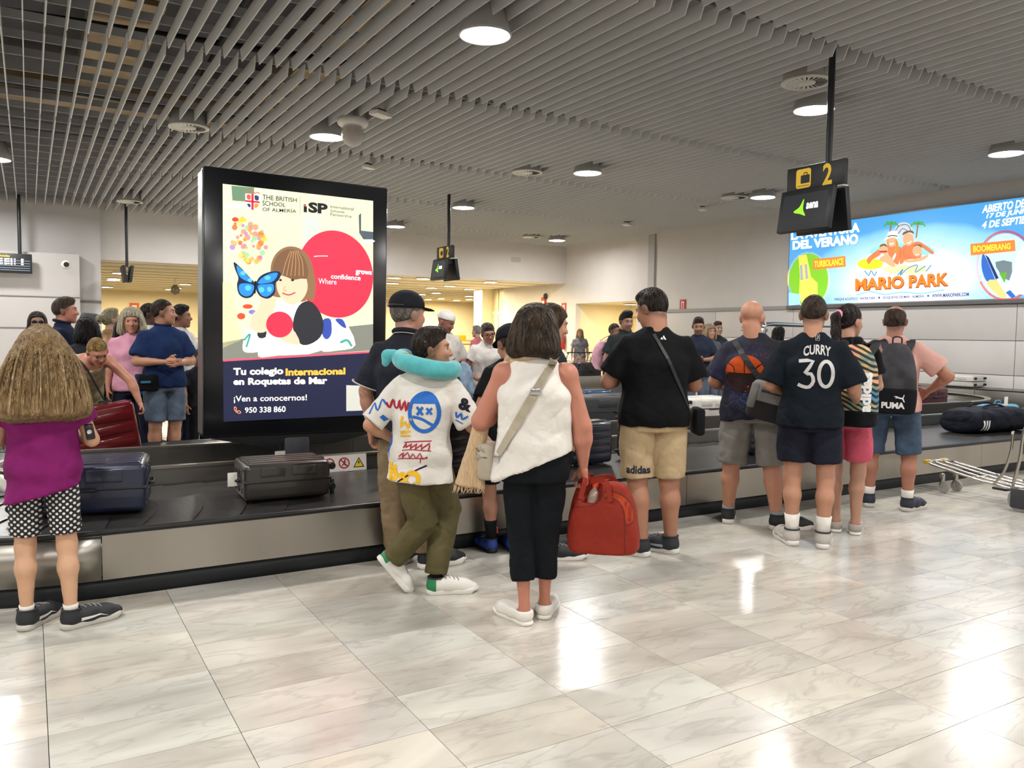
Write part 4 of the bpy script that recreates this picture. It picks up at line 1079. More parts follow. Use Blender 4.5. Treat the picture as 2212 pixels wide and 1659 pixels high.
fm = fan(.62, RO-.03, .21).mesh('belt_plate'); fm.materials.append(BELT)
for i in range(16):
    o = bpy.data.objects.new('belt_plate', fm); link(o); o.location = (XU, CYI, .389); o.rotation_euler = (0, 0, math.radians(90)+i*.196); cf(o)
fm2 = fan(.64, 1.84, .21).mesh('belt_plate'); fm2.materials.append(BELTR)
for i in range(8):
    o = bpy.data.objects.new('belt_plate', fm2); link(o); o.location = (12.9, 9.27, .389); o.rotation_euler = (0, 0, math.radians(-90)+i*.196); cf(o)
# inner walls of the hollow island, round at the left
WP = [(0, .385), (.03, .385), (.03, .515), (.06, .515), (.06, .53), (-.02, .53), (-.02, .515), (0, .515)]
x = XE; seg = 0; NX = [XU, 2.62, 5.0, 7.4, 9.8, 12.2, XE]
for a, b in zip(NX[:-1], NX[1:]):
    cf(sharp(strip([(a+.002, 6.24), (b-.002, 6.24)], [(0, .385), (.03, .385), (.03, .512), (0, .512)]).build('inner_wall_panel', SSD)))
    cf(sharp(strip([(a, 6.235), (b, 6.235)], [(-.012, .512), (.045, .512), (.045, .53), (-.012, .53)]).build('rim_rail', SS)))
    b2 = min(b, 12.9)
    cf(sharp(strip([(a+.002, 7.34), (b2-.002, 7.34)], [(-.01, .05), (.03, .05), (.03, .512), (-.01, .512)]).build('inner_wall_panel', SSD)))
    cf(sharp(strip([(a, 7.34), (b2, 7.34)], [(-.02, .512), (.04, .512), (.04, .53), (-.02, .53)]).build('rim_rail', SS)))
ri = (7.34-6.24)/2; cyi = (7.34+6.24)/2
cf(strip(arc(XU, cyi, ri, 90, 270, 20), [(-.01, .05), (.03, .05), (.03, .512), (-.01, .512)]).build('inner_wall_panel', SS))
cf(strip(arc(XU, cyi, ri, 90, 270, 20), [(-.02, .512), (.04, .512), (.04, .53), (-.02, .53)]).build('rim_rail', SS))
# far run turns away along the right wall: curved wall with rail
cv = arc(12.9, 9.27, 1.93, -90, 0, 24)+[(14.83, 14.5)]
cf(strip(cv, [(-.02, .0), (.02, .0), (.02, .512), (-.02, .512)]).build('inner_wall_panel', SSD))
cf(strip(cv, [(-.045, .512), (.045, .512), (.045, .53), (-.045, .53)]).build('rim_rail', SS))
cf(MB().box((XU, 6.3, 0), (XE, 7.3, .02)).build('island_floor', M('island_dark', '4a4a4c', .8)))
# safety label on the inner wall
sg = empty('safety_label', (0, 0, 0), 0, 'white safety label with red prohibition circles and yellow warning triangle on belt wall', 'label')
SF = lambda u, v, d: onY(u, v, 6.205-d)
lab = MB().add([SF(700, 986, 0), SF(791, 979, 0), SF(792, 1014, 0), SF(700, 1022, 0), SF(700, 986, -.008), SF(791, 979, -.008), SF(792, 1014, -.008), SF(700, 1022, -.008)], [(0,3,2,1), (0,1,5,4), (1,2,6,5), (2,3,7,6), (3,0,4,7)]).build('label_plate', M('label_white', 'e2ddd3', .5), sg)
REDP = M('print_red', 'c2242e', .5); BLK = M('print_black', '17171a', .5); YLP = M('print_yellow', 'e8c92a', .5)
ringp = lambda cx, cy, r: stroke([(cx+r*math.cos(t), cy+r*1.02*math.sin(t)) for t in np.linspace(0, 2*math.pi, 24)[:-1]], 2.8, 2, True)
flat('prohibition_ring', [ringp(712, 1001, 9.5), stroke([(706, 994), (719, 1008)], 2.4, 0), ringp(743.5, 1000, 10.5), stroke([(736, 993), (751, 1007)], 2.4, 0)], REDP, sg, SF, .002)
flat('prohibition_figure', [disc(745, 994, 1.8, 10), stroke([(744, 996), (743, 1001), (739, 1006)], 2, 2), stroke([(743, 1001), (747, 1006)], 2, 2), stroke([(740, 999), (748, 998)], 1.6, 2), poly([(709, 999), (717, 998), (717, 1003), (709, 1004)])], BLK, sg, SF, .001)
flat('warning_triangle', [poly([(775, 987), (787, 1008), (763, 1010)])], BLK, sg, SF, .001); flat('warning_triangle', [poly([(775, 990.5), (784, 1006.5), (766, 1008)])], YLP, sg, SF, .002)
flat('warning_triangle', [stroke([(775, 995), (775, 1001)], 2.5, 0)], BLK, sg, SF, .003)
# raised steel platform along the right wall
pf = empty('belt_platform', (15.6, 8, 0), 0, 'grey steel platform wall along the right wall behind the carousel', 'platform')
zpf = .595
for i in range(5):
    a = 4.2+i*2.2
    MB().rbox((15.24-15.6, a+1.1-8, zpf/2), (.02, 1.097, zpf/2), .006, 2).build('platform_panel', SSD, pf)
MB().box((15.22-15.6, 4.2-8, zpf-.02), (.375, 15.2-8, zpf)).build('platform_top', SSD, pf)
# second carousel far behind
c2 = empty('far_carousel', (8.9, 16.6, 0), 0, 'far second baggage carousel with pale steel side behind the crowd', 'carousel')
MB().rbox((0, -.6, .26), (3.6, .02, .26), .01, 2).build('skirt_panel', SS, c2); MB().rbox((0, 0, .2), (3.6, .6, .2), .05, 2).build('belt_bed', RUBBER, c2)
MB().rbox((0, .62, .30), (3.6, .02, .3), .01, 2).build('skirt_panel', SSD, c2)
# ================================================================== people
def skin_mat(): return M('skin', 'd0a080', .5, 0, .35, vcol=True, vary=.06, vscale=25, bump=(220, .06))
def hair_mat(col, col2): return M('hair_'+col+col2, col, .55, 0, .22, vary=1, vscale=1.6, col2=col2, stretch=(26, 26, 2.2), bump=(1.6, .9))
SHOES = {}
def shoe_meshes(kind):
    if kind in SHOES: return SHOES[kind]
    low = kind == 'slip'; hi = .075 if low else .10
    up = [cone((0, -.055, .05), (0, .03, .052), .042, .043, .03), cone((0, .03, .05), (0, .115, .036), .043, .043, .03), cone((0, .115, .036), (.006, .172, .03), .043, .031, .03),
          cone((0, -.05, .055), (0, -.05, hi-.01), .044, .043, .02), half((0, 0, .02), (0, 0, -1)), half((0, -.05, hi), (0, 0, 1)), cone((0, -.045, .075), (0, -.04, .16), .034, .036, .0, 's')]
    v, q = polygonize(up, .0075)
    out = [(-.0, -.102), (.032, -.088), (.04, -.05), (.039, .0), (.042, .06), (.05, .115), (.045, .165), (.018, .205), (-.012, .207), (-.038, .175), (-.046, .12), (-.04, .06), (-.036, .0), (-.038, -.05), (-.032, -.088)]
    op = [tuple(p) for p in spline(out, 3, True)]; m = MB(); th = .022 if low else .032
    n = len(op); lay = [(.94, 0), (1.0, .006), (1.0, th-.006), (.96, th)]
    vs = []; fs = []
    for s, z in lay:
        for x, y in op: vs.append((x*s, (y-.05)*s+.05, z+(.012 if y > .17 else 0)*(1 if z < .01 else .4)))
    for k in range(3):
        for i in range(n): fs.append((k*n+i, k*n+(i+1) % n, (k+1)*n+(i+1) % n, (k+1)*n+i))
    fs.append(tuple(range(n))[::-1]); fs.append(tuple(3*n+i for i in range(n)))
    m.add(vs, fs, True)
    sel = v[:, 1] < -.045
    mk = sel[q].all(1)
    SHOES[kind] = (v, q, m, mk); return SHOES[kind]
def unit(v): v = np.array(v, float); return v/(np.linalg.norm(v)+1e-12)
def hand_prims(w, d, tv, side, S, curl=18, spread=1.0, thumb_in=.3, curls=None):
    w = np.array(w, float); d = unit(d); tv = np.array(tv, float); tv = unit(tv-d*tv.dot(d)); n = np.cross(d, tv)*(-1 if side > 0 else 1)
    P = lambda a, b, c: w+(d*a+tv*b+n*c)*S
    pr = [cone(P(-.03, 0, 0), P(.015, 0, 0), .026*S, .025*S, .015)]
    for b in (-.026, -.009, .009, .026): pr.append(cone(P(.015, b*.6, 0), P(.088, b, 0), .0165*S, .0135*S, .012))
    pr.append(cone(P(.02, .022, .006), P(.055, .03, .008), .019*S, .014*S, .012))
    for i, (b, L) in enumerate(((.029, .072), (.010, .080), (-.010, .074), (-.028, .058))):
        c = curls[i] if curls else curl+i*4
        p = P(.088, b, 0); a = math.radians(c*.5); r = .0098*S*(1 if i < 3 else .9)
        for sgm in (.45, .31, .24):
            dr = d*math.cos(a)+n*math.sin(a)+tv*(b*1.6*spread)*.5; dr = unit(dr); p2 = p+dr*L*sgm*S
            pr.append(cone(p, p2, r, r*.9, .004)); p = p2; r *= .9; a += math.radians(c)
    p = P(.028, .034, .006)
    for L, t in ((.042, 0), (.032, 1)):
        dr = unit(d*(.62+.25*t)+tv*(.62-.35*t)+n*(thumb_in+.25*t)); p2 = p+dr*L*S; pr.append(cone(p, p2, .0118*S*(1-.1*t), .0095*S, .006)); p = p2
    return pr
def head_prims(S, fem=False, child=False):
    f = .94 if fem else 1.0; j = .9 if (fem or child) else 1.0
    pr = [ell((0, -.012, .036), (.076, .096, .083)), ell((0, .028, -.018), (.066*f, .064, .078), .03), ell((0, .045, -.062), (.047*j, .045, .045), .03),
          ell((0, .072, -.094), (.026*j, .02, .018), .02), cone((0, .086, .012), (0, .108, -.022), .0085, .0125*f, .012), ell((0, .1, -.026), (.018*f, .012, .009), .008),
          ell((-.03, .075, -.02), (.024, .02, .022), .015), ell((.03, .075, -.02), (.024, .02, .022), .015),
          ell((0, .078, .032), (.05, .02, .012), .015), ell((-.031, .097, .008), (.015, .012, .009), .006, 's'), ell((.031, .097, .008), (.015, .012, .009), .006, 's'),
          ell((0, .089, -.055), (.022, .010, .0055), .004), ell((0, .088, -.064), (.02, .010, .006), .004)]
    for s in (-1, 1):
        pr.append(ell((s*.079, -.008, -.008), (.010, .02, .031), .008, Rm=rotm(0, s*12, s*-18)))
    for p in pr: p.lo = p.lo; 
    return pr
def scaled(p, S):
    fn = p.fn
    return P_(lambda x, y, z: fn(x/S, y/S, z/S)*S, p.lo*S, p.hi*S, p.k*S, p.op)
def hair_prims(style, ln=0.0):
    """head frame, unit scale"""
    n = V(0, .14, -.18); A = (0, .088, .066)
    cap = [ell((0, -.014, .030), (.080, .1015, .101)), half((0, .09, .057), n, 'i', .02), cone((-.095, .014, -.022), (.095, .014, -.022), .027, .027, .012, 's')]
    if style == 'short': return [ell((0, .015, .10), (.066, .075, .036), .04)]+cap[:1]+cap[1:]+[half((0, .100, 0), (0, 1, -.2), 'i', .008)]
    if style == 'quiff': return [ell((0, -.014, .030), (.0805, .102, .102)), ell((0, .035, .115), (.06, .065, .038), .04), half((0, .09, .060), n, 'i', .012), cone((-.095, .012, -.020), (.095, .012, -.020), .03, .03, .008, 's')]
    if style == 'buzz': return [ell((0, -.014, .030), (.0795, .1005, .0995)), half((0, .085, .070), n, 'i', .02), cone((-.095, .012, -.016), (.095, .012, -.016), .03, .03, .012, 's')]
    if style == 'fringe': return [ell((0, -.014, .030), (.0795, .1005, .098)), half((0, .06, .034), n, 'i', .012), half((0, 0, .075), (0, .35, 1), 'i', .02), cone((-.095, .01, -.012), (.095, .01, -.012), .03, .03, .004, 's')]
    if style == 'bob':
        return [ell((0, -.016, .044), (.106, .116, .098)), loft([((0, -.02, .05), .104, .105), ((0, -.03, -.03), .128, .11), ((0, -.035, -.10), .136, .105), ((0, -.035, -.14), .118, .09)], (1, 0, 0), .03, round_caps=.03),
                rbx((0, .12, -.10), (.066, .1, .15), .04, .02, 's')]
    if style == 'long':
        z1 = -.26-ln
        return [ell((0, -.014, .042), (.092, .108, .092)), loft([((0, -.02, .05), .09, .095), ((0, -.035, -.05), .108, .085), ((0, -.05, z1*.6), .125, .075), ((0, -.055, z1), .13, .055)], (1, 0, 0), .03, round_caps=.025),
                rbx((0, .12, -.16), (.062, .105, .22), .04, .02, 's')]
    if style == 'pony':
        return cap+[ell((0, -.105, .035), (.022, .022, .022), .01)]
    return cap
def person(name, label, pos, h, rel=0.0, phi=None, g=1.0, gd=None, lm=1.0, sw=1.0, skin='c99a7c', fem=False, child=False, head=(0, 0, 0), hairs=('short', '2b211b', '4a3a2c'), hl=0.0,
           J=None, hands=None, top=None, bottom=None, shoes=None, face=False, far=False, lean=(0, 0), lip=None, headoff=(0, 0, 0), hscale=1.10, am=None, cat='person', beard=None, torso=None):
    am = am or lm; S = h/1.75; J = J or {}; hands = hands or {}; gd = gd or g
    pos = V(pos[0], pos[1])
    if phi is None: phi = math.degrees(math.atan2(pos[0], pos[1]))+rel
    root = empty(name, (pos[0], pos[1], 0), -math.radians(phi), label, cat)
    R = dict(root=root, S=S)
    j = {}
    for s, c in ((-1, 'L'), (1, 'R')):
        j['hip'+c] = V(s*.088*max(1, g*.95), 0, .90); j['knee'+c] = V(s*.098, .015, .49); j['ank'+c] = V(s*.10, -.02, .095); j['toe'+c] = 8*s
        j['sh'+c] = V(s*.163*sw, -.012, 1.378-(lm-1)*.05)+V(lean[0], lean[1], 0); j['el'+c] = V(s*(.235*sw), -.03, 1.14)+V(lean[0], lean[1], 0)*.9; j['wr'+c] = V(s*(.245*sw), .05, .90)+V(lean[0], lean[1], 0)*.8
    j['neck'] = V(lean[0], -.028+lean[1], 1.47); j['head'] = V(lean[0]*1.15+headoff[0], .012+lean[1]*1.25+headoff[1], 1.618+headoff[2])
    for k_, v_ in J.items(): j[k_] = np.array(v_, float) if not np.isscalar(v_) else v_
    for k_ in list(j):
        if not np.isscalar(j[k_]): j[k_] = j[k_]*S
    hb = .019 if far else .0135
    sk = np.array(lin(skin)); sk = (sk*.93+.07*sk.mean())*.94
    # torso stack (centre y shifts with lean)
    T = torso or [(.86, .155, .112, 0), (.94, .172, .122, 0), (1.06, .152, .112, .15), (1.18, .158, .116, .4), (1.28, .168, .12, .7), (1.36, .155, .102, .9), (1.42, .115, .08, 1.0), (1.47, .07, .06, 1.0)]
    def sec(t, ex=0.0, ey=0.0): return (V(lean[0]*t[3], lean[1]*t[3], t[0])*S, (t[1]*g+ex)*S, (t[2]*gd+ey)*S)
    bodyp = [loft([sec(t, -.016, -.016) for t in T[:1]+T[1:]], (1, 0, 0), .03, round_caps=.02)]
    for c in 'LR':
        hp, kn, an = j['hip'+c], j['knee'+c], j['ank'+c]; cal = kn+(an-kn)*.32+V(0, -.016, 0)*S
        bodyp += [cone(hp, kn, .084*lm*S, .055*lm*S, .03), cone(kn, cal, .052*lm*S, .0555*lm*S, .03), cone(cal, an, .054*lm*S, .034*lm*S, .03), cone(an, an-V(0, 0, .03)*S, .034*lm*S, .036*S, .02)]
        sh, el, wr = j['sh'+c], j['el'+c], j['wr'+c]; fa = el+(wr-el)*.28
        bodyp += [ell(sh, np.array([.055, .058, .052])*am*S, .04), cone(sh, el, .05*am*S, .042*am*S, .02), cone(el, fa, .041*am*S, .043*am*S, .02), cone(fa, wr, .042*am*S, .0265*S*(.5+.5*lm), .02)]
    hc_ = j['head']; Rm = rotm(-head[1], head[2], -head[0]); hS = S*hscale*(1.08 if child else 1.0)
    nk = hc_+Rm@V(0, -.022, -.055)*hS; neckp = [cone(j['neck']-V(0, 0, .05)*S, nk, .064*S*(.88 if fem or child else 1.0)*max(1, lm*.97), .057*S*(.86 if fem or child else 1.0)*max(1, lm*.95), .025)]
    bodyp += neckp
    v, q = polygonize(bodyp, hb*max(.8, S)); v = smooth(v, q, 1)
    vs, qs, cs = [v], [q], [np.tile(sk, (len(v), 1))]; n = len(v)
    hp_ = [moved(scaled(p, hS), Rm, hc_) for p in head_prims(S, fem, child)]+neckp
    hv, hq = polygonize(hp_, (.0095 if far else .0062)*S)
    loc = (hv-hc_)@Rm/hS
    c = np.tile(sk, (len(hv), 1)); 
    x, y, z = loc.T
    ck = np.exp(-((np.abs(x)-.035)/.018)**2-((z+.025)/.02)**2)*(y > .04); c *= (1+np.outer(ck, [.10, -.08, -.10]))
    if face:
        lc = np.array(lin(lip))*.6+sk*.4 if lip else sk*V(.82, .6, .6); m = np.exp(-(x/.024)**4-((z+.059)/.009)**2)*(y > .075); c = c*(1-m[:, None])+lc*m[:, None]
        bc = np.array(lin(hairs[1] if hairs else '4a3a2c'))*.8; m = .85*np.exp(-((np.abs(x)-.032)/.018)**4-((z-.031)/.0065)**2)*(y > .06); c = c*(1-m[:, None])+bc*m[:, None]
    if beard:
        bc = np.array(lin(beard[0])); m = beard[1]*np.clip((-.035-z)/.02, 0, 1)*np.clip((y-.01)/.03, 0, 1); c = c*(1-m[:, None])+bc*m[:, None]
    if hairs and hairs[0] in ('stubble', 'fringe', 'buzz', 'short', 'quiff'):
        bc = np.array(lin(hairs[1])); m = .62*np.clip((z+.075+(y+.06)*-.72+.012)/.035, 0, 1)*np.clip((.065-y)/.03, 0, 1)*(np.clip((.095-z)/.02, 0, 1) if hairs[0] != 'buzz' else 1); c = c*(1-m[:, None])+bc*m[:, None]
    vs.append(hv); qs.append(hq+n); cs.append(c); n += len(hv)
    for side, cc in ((-1, 'L'), (1, 'R')):
        if hands.get(cc) is False: continue
        hd = hands.get(cc, {}); d = unit(j['wr'+cc]-j['el'+cc]); d = unit(d+np.array(hd.get('bend', (0, 0, 0)), float))
        tv = np.array(hd.get('thumb', (0, 1, .2)), float)
        pv, pq = polygonize(hand_prims(j['wr'+cc], d, tv, side, S*hd.get('s', 1.0)*(.93 if fem else 1.0), hd.get('curl', 20), curls=hd.get('curls')), (.0085 if far else .0055)*max(S, .85))
        vs.append(pv); qs.append(pq+n); cs.append(np.tile(sk*V(1.02, .97, .95), (len(pv), 1))); n += len(pv)
    R['body'] = obj('body', np_mesh('body', np.concatenate(vs), np.concatenate(qs), True, np.concatenate(cs)), skin_mat(), root)
    R['j'] = j; R['Rm'] = Rm; R['hc'] = hc_; R['hS'] = hS
    HF = lambda p: hc_+Rm@(np.array(p, float)*hS)
    R['HF'] = HF
    if face:
        for s in (-1, 1):
            e = MB(); cnt = HF((s*.031, .0775, .008)); r = .0125*hS
            prof = [(r*math.sin(a), -r*math.cos(a)) for a in np.linspace(0, math.pi, 9)]
            m3 = Matrix([[*Rm[0], 0], [*Rm[1], 0], [*Rm[2], 0], [0, 0, 0, 1]])
            e.lathe(prof, 12, Mx=Matrix.Translation(Vector(cnt))@m3@Matrix.Rotation(math.radians(-90), 4, 'X'))
            me = e.mesh('eye'); L_ = (np.array([w.co[:] for w in me.vertices])-cnt)@Rm/r
            cc = np.where((L_[:, 1] > .70)[:, None], np.array([[.02, .015, .012]]), np.array([[.36, .31, .28]]))
            a = me.color_attributes.new('Col', 'FLOAT_COLOR', 'POINT'); a.data.foreach_set('color', np.concatenate([cc, np.ones((len(cc), 1))], 1).astype(np.float32).ravel())
            obj('eye', me, M('eye', 'ffffff', .15, 0, .5, vcol=True), root)
    if hairs and hairs[0] not in ('bald', 'stubble'):
        hh = (.011 if far else .0075)*S
        R['hair'] = solid('hair', [moved(scaled(p, hS), Rm, hc_) for p in hair_prims(hairs[0], hl)], hh, hair_mat(hairs[1], hairs[2]), root, disp=(.0012 if hairs[0] in ('buzz', 'fringe') else .0022, 3, .15), sm=1)
    hcl = (.018 if far else .0115)*max(.8, S)
    if top:
        ea, eb = top.get('ease', (.022, .024)); hem = top.get('hem', .86); fl = top.get('flare', .01); kind = top.get('kind', 'tee')
        tt = [t for t in T if t[0] > hem+.06]
        low = [(hem, np.interp(hem, [t[0] for t in T], [t[1] for t in T])+fl, np.interp(hem, [t[0] for t in T], [t[2] for t in T])+fl, np.interp(hem, [t[0] for t in T], [t[3] for t in T]))]
        if bottom:
            rt_ = bottom.get('thigh_r', .104)*lm*.93; need = abs(j['hipR'][0])/S+rt_+.014
            fixd = lambda t: (t[0], max(t[1], (need-ea)/g if t[0] < .97 else 0), max(t[2], (rt_*1.05+.014-eb)/gd if t[0] < .97 else 0), t[3])
            low = [fixd(t) for t in low]; tt = [fixd(t) for t in tt]
        sc_ = [sec(t, ea, eb) for t in low+tt[:-1]]
        sc_ = [q_ for q_ in sc_ if q_[0][2] < 1.33*S]
        shw = .158 if kind != 'tank' else .160
        sc_ += [(V(lean[0], lean[1], 1.365)*S, (shw*sw+.008)*S, (.098*gd+.012)*S), (V(lean[0], lean[1]-.004, 1.425)*S, (.146*sw if kind != 'tank' else .146)*S, (.078*gd+.008)*S), (V(lean[0], lean[1]-.008, 1.472)*S, .106*S, .076*S), (V(lean[0], lean[1]-.012, 1.502)*S, .074*S, .066*S)]
        pr = [loft(sc_, (1, 0, 0), .03, e=2.3)]
        if kind != 'tank':
            fr_ = top.get('sleeve', .72); sr = top.get('sr', (.072, .084))
            for c in 'LR':
                sh, el = j['sh'+c], j['el'+c]; ax = unit(el-sh); a0 = sh-ax*.05*S; a1 = sh+(el-sh)*fr_
                pr.append(ell(sh+V(0, 0, .0), np.array([.062, .066, .050])*lm*S, .06)); pr.append(loft([(a0, .05*lm*S, .055*lm*S), (sh+(el-sh)*.3, sr[0]*lm*S, sr[0]*lm*S), (a1, sr[1]*lm*S, sr[1]*lm*S)], (0, 1, 0.01), .02, e=2.0))
        if top.get('cut') is not None: pr.append(half(*top['cut']))
        R['top'] = solid(top.get('name', 'shirt'), pr, hcl, top['mat'], root, disp=(top.get('fold', .006), hash(name) % 97, .6), sm=1)
        if top.get('collar'):
            cl = MB(); y0 = lean[1]*S; pts = []
            for i in range(17):
                a = 2*math.pi*i/16; pts.append((math.sin(a)*.075*S+lean[0]*S, y0-.02*S-math.cos(a)*.07*S, (1.508+.016*math.cos(a))*S))
            cl.tube(pts[:-1], .0165*S, 8, True); cl.build('collar', top['collar'], root)
    if bottom:
        wz = bottom.get('waist', 1.0); kind = bottom['kind']; ea = bottom.get('ease', .003); wz = min(wz, (top.get('hem', .86)+.13) if top and not top.get('cut') else wz); fr_ = bottom.get('len', .85); rh = bottom.get('hem_r', .088); rt = bottom.get('thigh_r', .104)
        pr = [loft([((0, 0, z)*np.array([1, 1, S]), (np.interp(z, [t[0] for t in T], [t[1] for t in T])*g+ea)*S, (np.interp(z, [t[0] for t in T], [t[2] for t in T])*gd+ea)*S) for z in (max(T[0][0]-.04, .80), .88, .96, wz)], (1, 0, 0), .04, e=2.3)]
        for c in 'LR':
            hp, kn, an = j['hip'+c], j['knee'+c], j['ank'+c]
            if kind == 'shorts':
                a1 = hp+(kn-hp)*fr_; pr.append(loft([(hp+V(0, 0, .03)*S, rt*.86*lm*S, rt*lm*.95*S), (hp+(kn-hp)*.35, rt*.95*lm*S, rt*lm*S), (a1, rh*lm*S, rh*lm*1.05*S)], (1, 0, 0), .009, e=2.1))
            else:
                rk = bottom.get('knee_r', .078); a1 = kn+(an-kn)*fr_
                pr.append(loft([(hp+V(0, 0, .03)*S, rt*.86*lm*S, rt*lm*.95*S), (hp+(kn-hp)*.5, (rt+rk)/2*lm*S, (rt+rk)/2*lm*S), (kn-V(0, 0, .02)*S, rk*lm*S, rk*lm*S)], (1, 0, 0), .009, e=2.1))
                pr.append(loft([(kn+V(0, 0, .03)*S, rk*lm*S, rk*lm*S), (kn+(an-kn)*.5*fr_+V(0, -.014 if fr_ < .9 else -.004, 0)*S, (rk+rh)/2*lm*S, (rk+rh)/2*lm*S), (a1+V(0, -.014 if fr_ < .9 else 0, 0)*S, rh*lm*S, rh*lm*S)], (1, 0, 0), .012, e=2.1))
        R['bottom'] = solid(bottom.get('name', 'shorts' if kind == 'shorts' else 'trousers'), pr, hcl, bottom['mat'], root, disp=(bottom.get('fold', .0055), 11+hash(name) % 50, .8), sm=1)
    if shoes:
        v, q, sole, mk = shoe_meshes(shoes.get('kind', 'trainer')); k = S*shoes.get('s', 1.0)*(1.08 if fem or child else 1.15)
        for c in 'LR':
            an = j['ank'+c]; pit = shoes.get('pitch'+c, 0.0)
            w = empty_m = Matrix.Translation(Vector((an[0], an[1], an[2]-.095*S)))@Matrix.Rotation(-math.radians(j['toe'+c]), 4, 'Z')@Matrix.Translation((0, .05*k, .09*k if pit else 0))@Matrix.Rotation(math.radians(pit), 4, 'X')@Matrix.Translation((0, 0, -.09*k if pit else 0))@Matrix.Scale(k, 4)
            u = obj('shoe', np_mesh('shoe', v, q), shoes['mat'], root); u.matrix_basis = w
            obj('sole', sole.mesh('sole'), shoes['sole'], u)
            if shoes.get('heel'):
                hq = q[mk]; hv = v+vnormals(v, q)*.0015; obj('heel_patch', np_mesh('heel_patch', hv, hq), shoes['heel'], u)
            if shoes.get('flash'):
                tr = bvh_of(u)
                for s in (-1, 1):
                    decal('side_stripe', [poly([(-.02, .035), (.075, .045), (.115, .032), (.07, .052), (-.02, .052)])], shoes['flash'], u, (0, 0, 0), (0, 1, 0), (0, 0, 1), (-s, 0, 0), .001, .02, tr)
            if not far and shoes.get('kind') != 'slip':
                tr = bvh_of(u); lm_ = shoes.get('lace', M('lace_pale', '8d8a86', .8))
                for yy in (.005, .03, .055, .08):
                    pts = []
                    for xx in (-.026, -.013, 0, .013, .026):
                        hit = tr.ray_cast(Vector((xx, yy+xx*.25, .2)), Vector((0, 0, -1)))
                        if hit[0] is not None: pts.append(hit[0]+Vector((0, 0, .0015)))
                    if len(pts) > 2: MB().tube(pts, .0028, 6).build('lace', lm_, u)
                MB().tube(spline([(.043*math.cos(a), -.048+.043*math.sin(a), .099) for a in np.linspace(0, 2*math.pi, 13)[:-1]], 2, True), .005, 6, True).build('collar_pad', M('shoe_pad', '2a2a2e', .8), u)
            if shoes.get('sock'):
                d = unit(j['knee'+c]-an); top_ = shoes.get('sock_h', .06); a = an-d*.03*S
                lc = np.linalg.norm(j['knee'+c]-an)*.68; fr = lambda s: ((.034+.021*s)*lm+.0035+.006*s)*S; MB().tube([a+V(0, 0, 0), an+d*top_*.5*S, an+d*top_*S+V(0, -.004, 0)], [.041*lm*S, fr(top_*.5*S/lc), fr(top_*S/lc)], 16).build('sock', shoes['sock'], root)
    return R
def cap_on(R, mat, brim_deg=0, up=0.0, cutout=False):
    """baseball cap in the head frame"""
    hS, Rm, hc_ = R['hS'], R['Rm'], R['hc']; mv = lambda pr: [moved(scaled(p, hS), Rm, hc_) for p in pr]
    o = solid('cap', mv([ell((0, -.012, .05+up), (.09, .11, .088)), half((0, 0, .035+up), (0, .1, -1), 'i', .004)]), .007*R['S'], mat, R['root'], sm=1)
    Rb = rotm(0, 0, -brim_deg)
    pts = [Rb@V(x, y, z) for x, y, z in ((-.075, .05, .045), (-.062, .12, .04), (-.03, .165, .036), (0, .175, .036), (.03, .165, .036), (.062, .12, .04), (.075, .05, .045))]
    top = [R['HF'](p+V(0, 0, up)) for p in pts]; bot = [R['HF'](p+V(0, 0, up-.005)) for p in pts]; n = len(pts)
    b = MB().add([tuple(p) for p in top+bot], [tuple(range(n)), tuple(range(n, 2*n))[::-1]]+[(i, (i+1) % n, n+(i+1) % n, n+i) for i in range(n)]).build('brim', mat, o)
    return o
def glasses_on(R, mat, dark=False):
    m = MB(); HF = R['HF']
    for s in (-1, 1):
        ring = [HF((s*.031+.024*math.cos(a), .104-.003*abs(math.cos(a)), .006+.018*math.sin(a))) for a in np.linspace(0, 2*math.pi, 16)[:-1]]
        m.tube(ring, .0028*R['hS'], 6, True); m.tube([HF((s*.056, .1, .012)), HF((s*.078, .05, .012)), HF((s*.081, -.005, .01))], .0022*R['hS'], 6)
        if dark: m.add([tuple(p) for p in ring], [tuple(range(len(ring)))])
    m.tube([HF((-.008, .108, .012)), HF((.008, .108, .012))], .0025*R['hS'], 6)
    return m.build('glasses', mat, R['root'])
def worn(R, name, label, cat, group=None):
    """a thing carried by a person: its own top-level object sharing the person's frame"""
    r = R['root']; o = empty(name, tuple(r.location), r.rotation_euler[2], label, cat, group); return o
def surf(R, key, p, n, lift=.004):
    """point on a garment below p, seen along n (local)"""
    if 'tree_'+key not in R: R['tree_'+key] = bvh_of(R[key])
    h = R['tree_'+key].ray_cast(Vector(p)-Vector(n)*.7, Vector(n))
    return (np.array(h[0])-np.array(n)*lift, np.array(h[1])) if h[0] is not None else (np.array(p, float), -np.array(n, float))
def at_col(px, ytop, Y):
    p = onY(px, ytop, Y); return (float(p[0]), float(p[1])), float(p[2])
# ------------------------------------------------------------------ people on the near side of the belt
W_SOLE = M('sole_white', 'd9d6cf', .6)
G_SOLE = M('sole_grey', 'b9b4ab', .6)
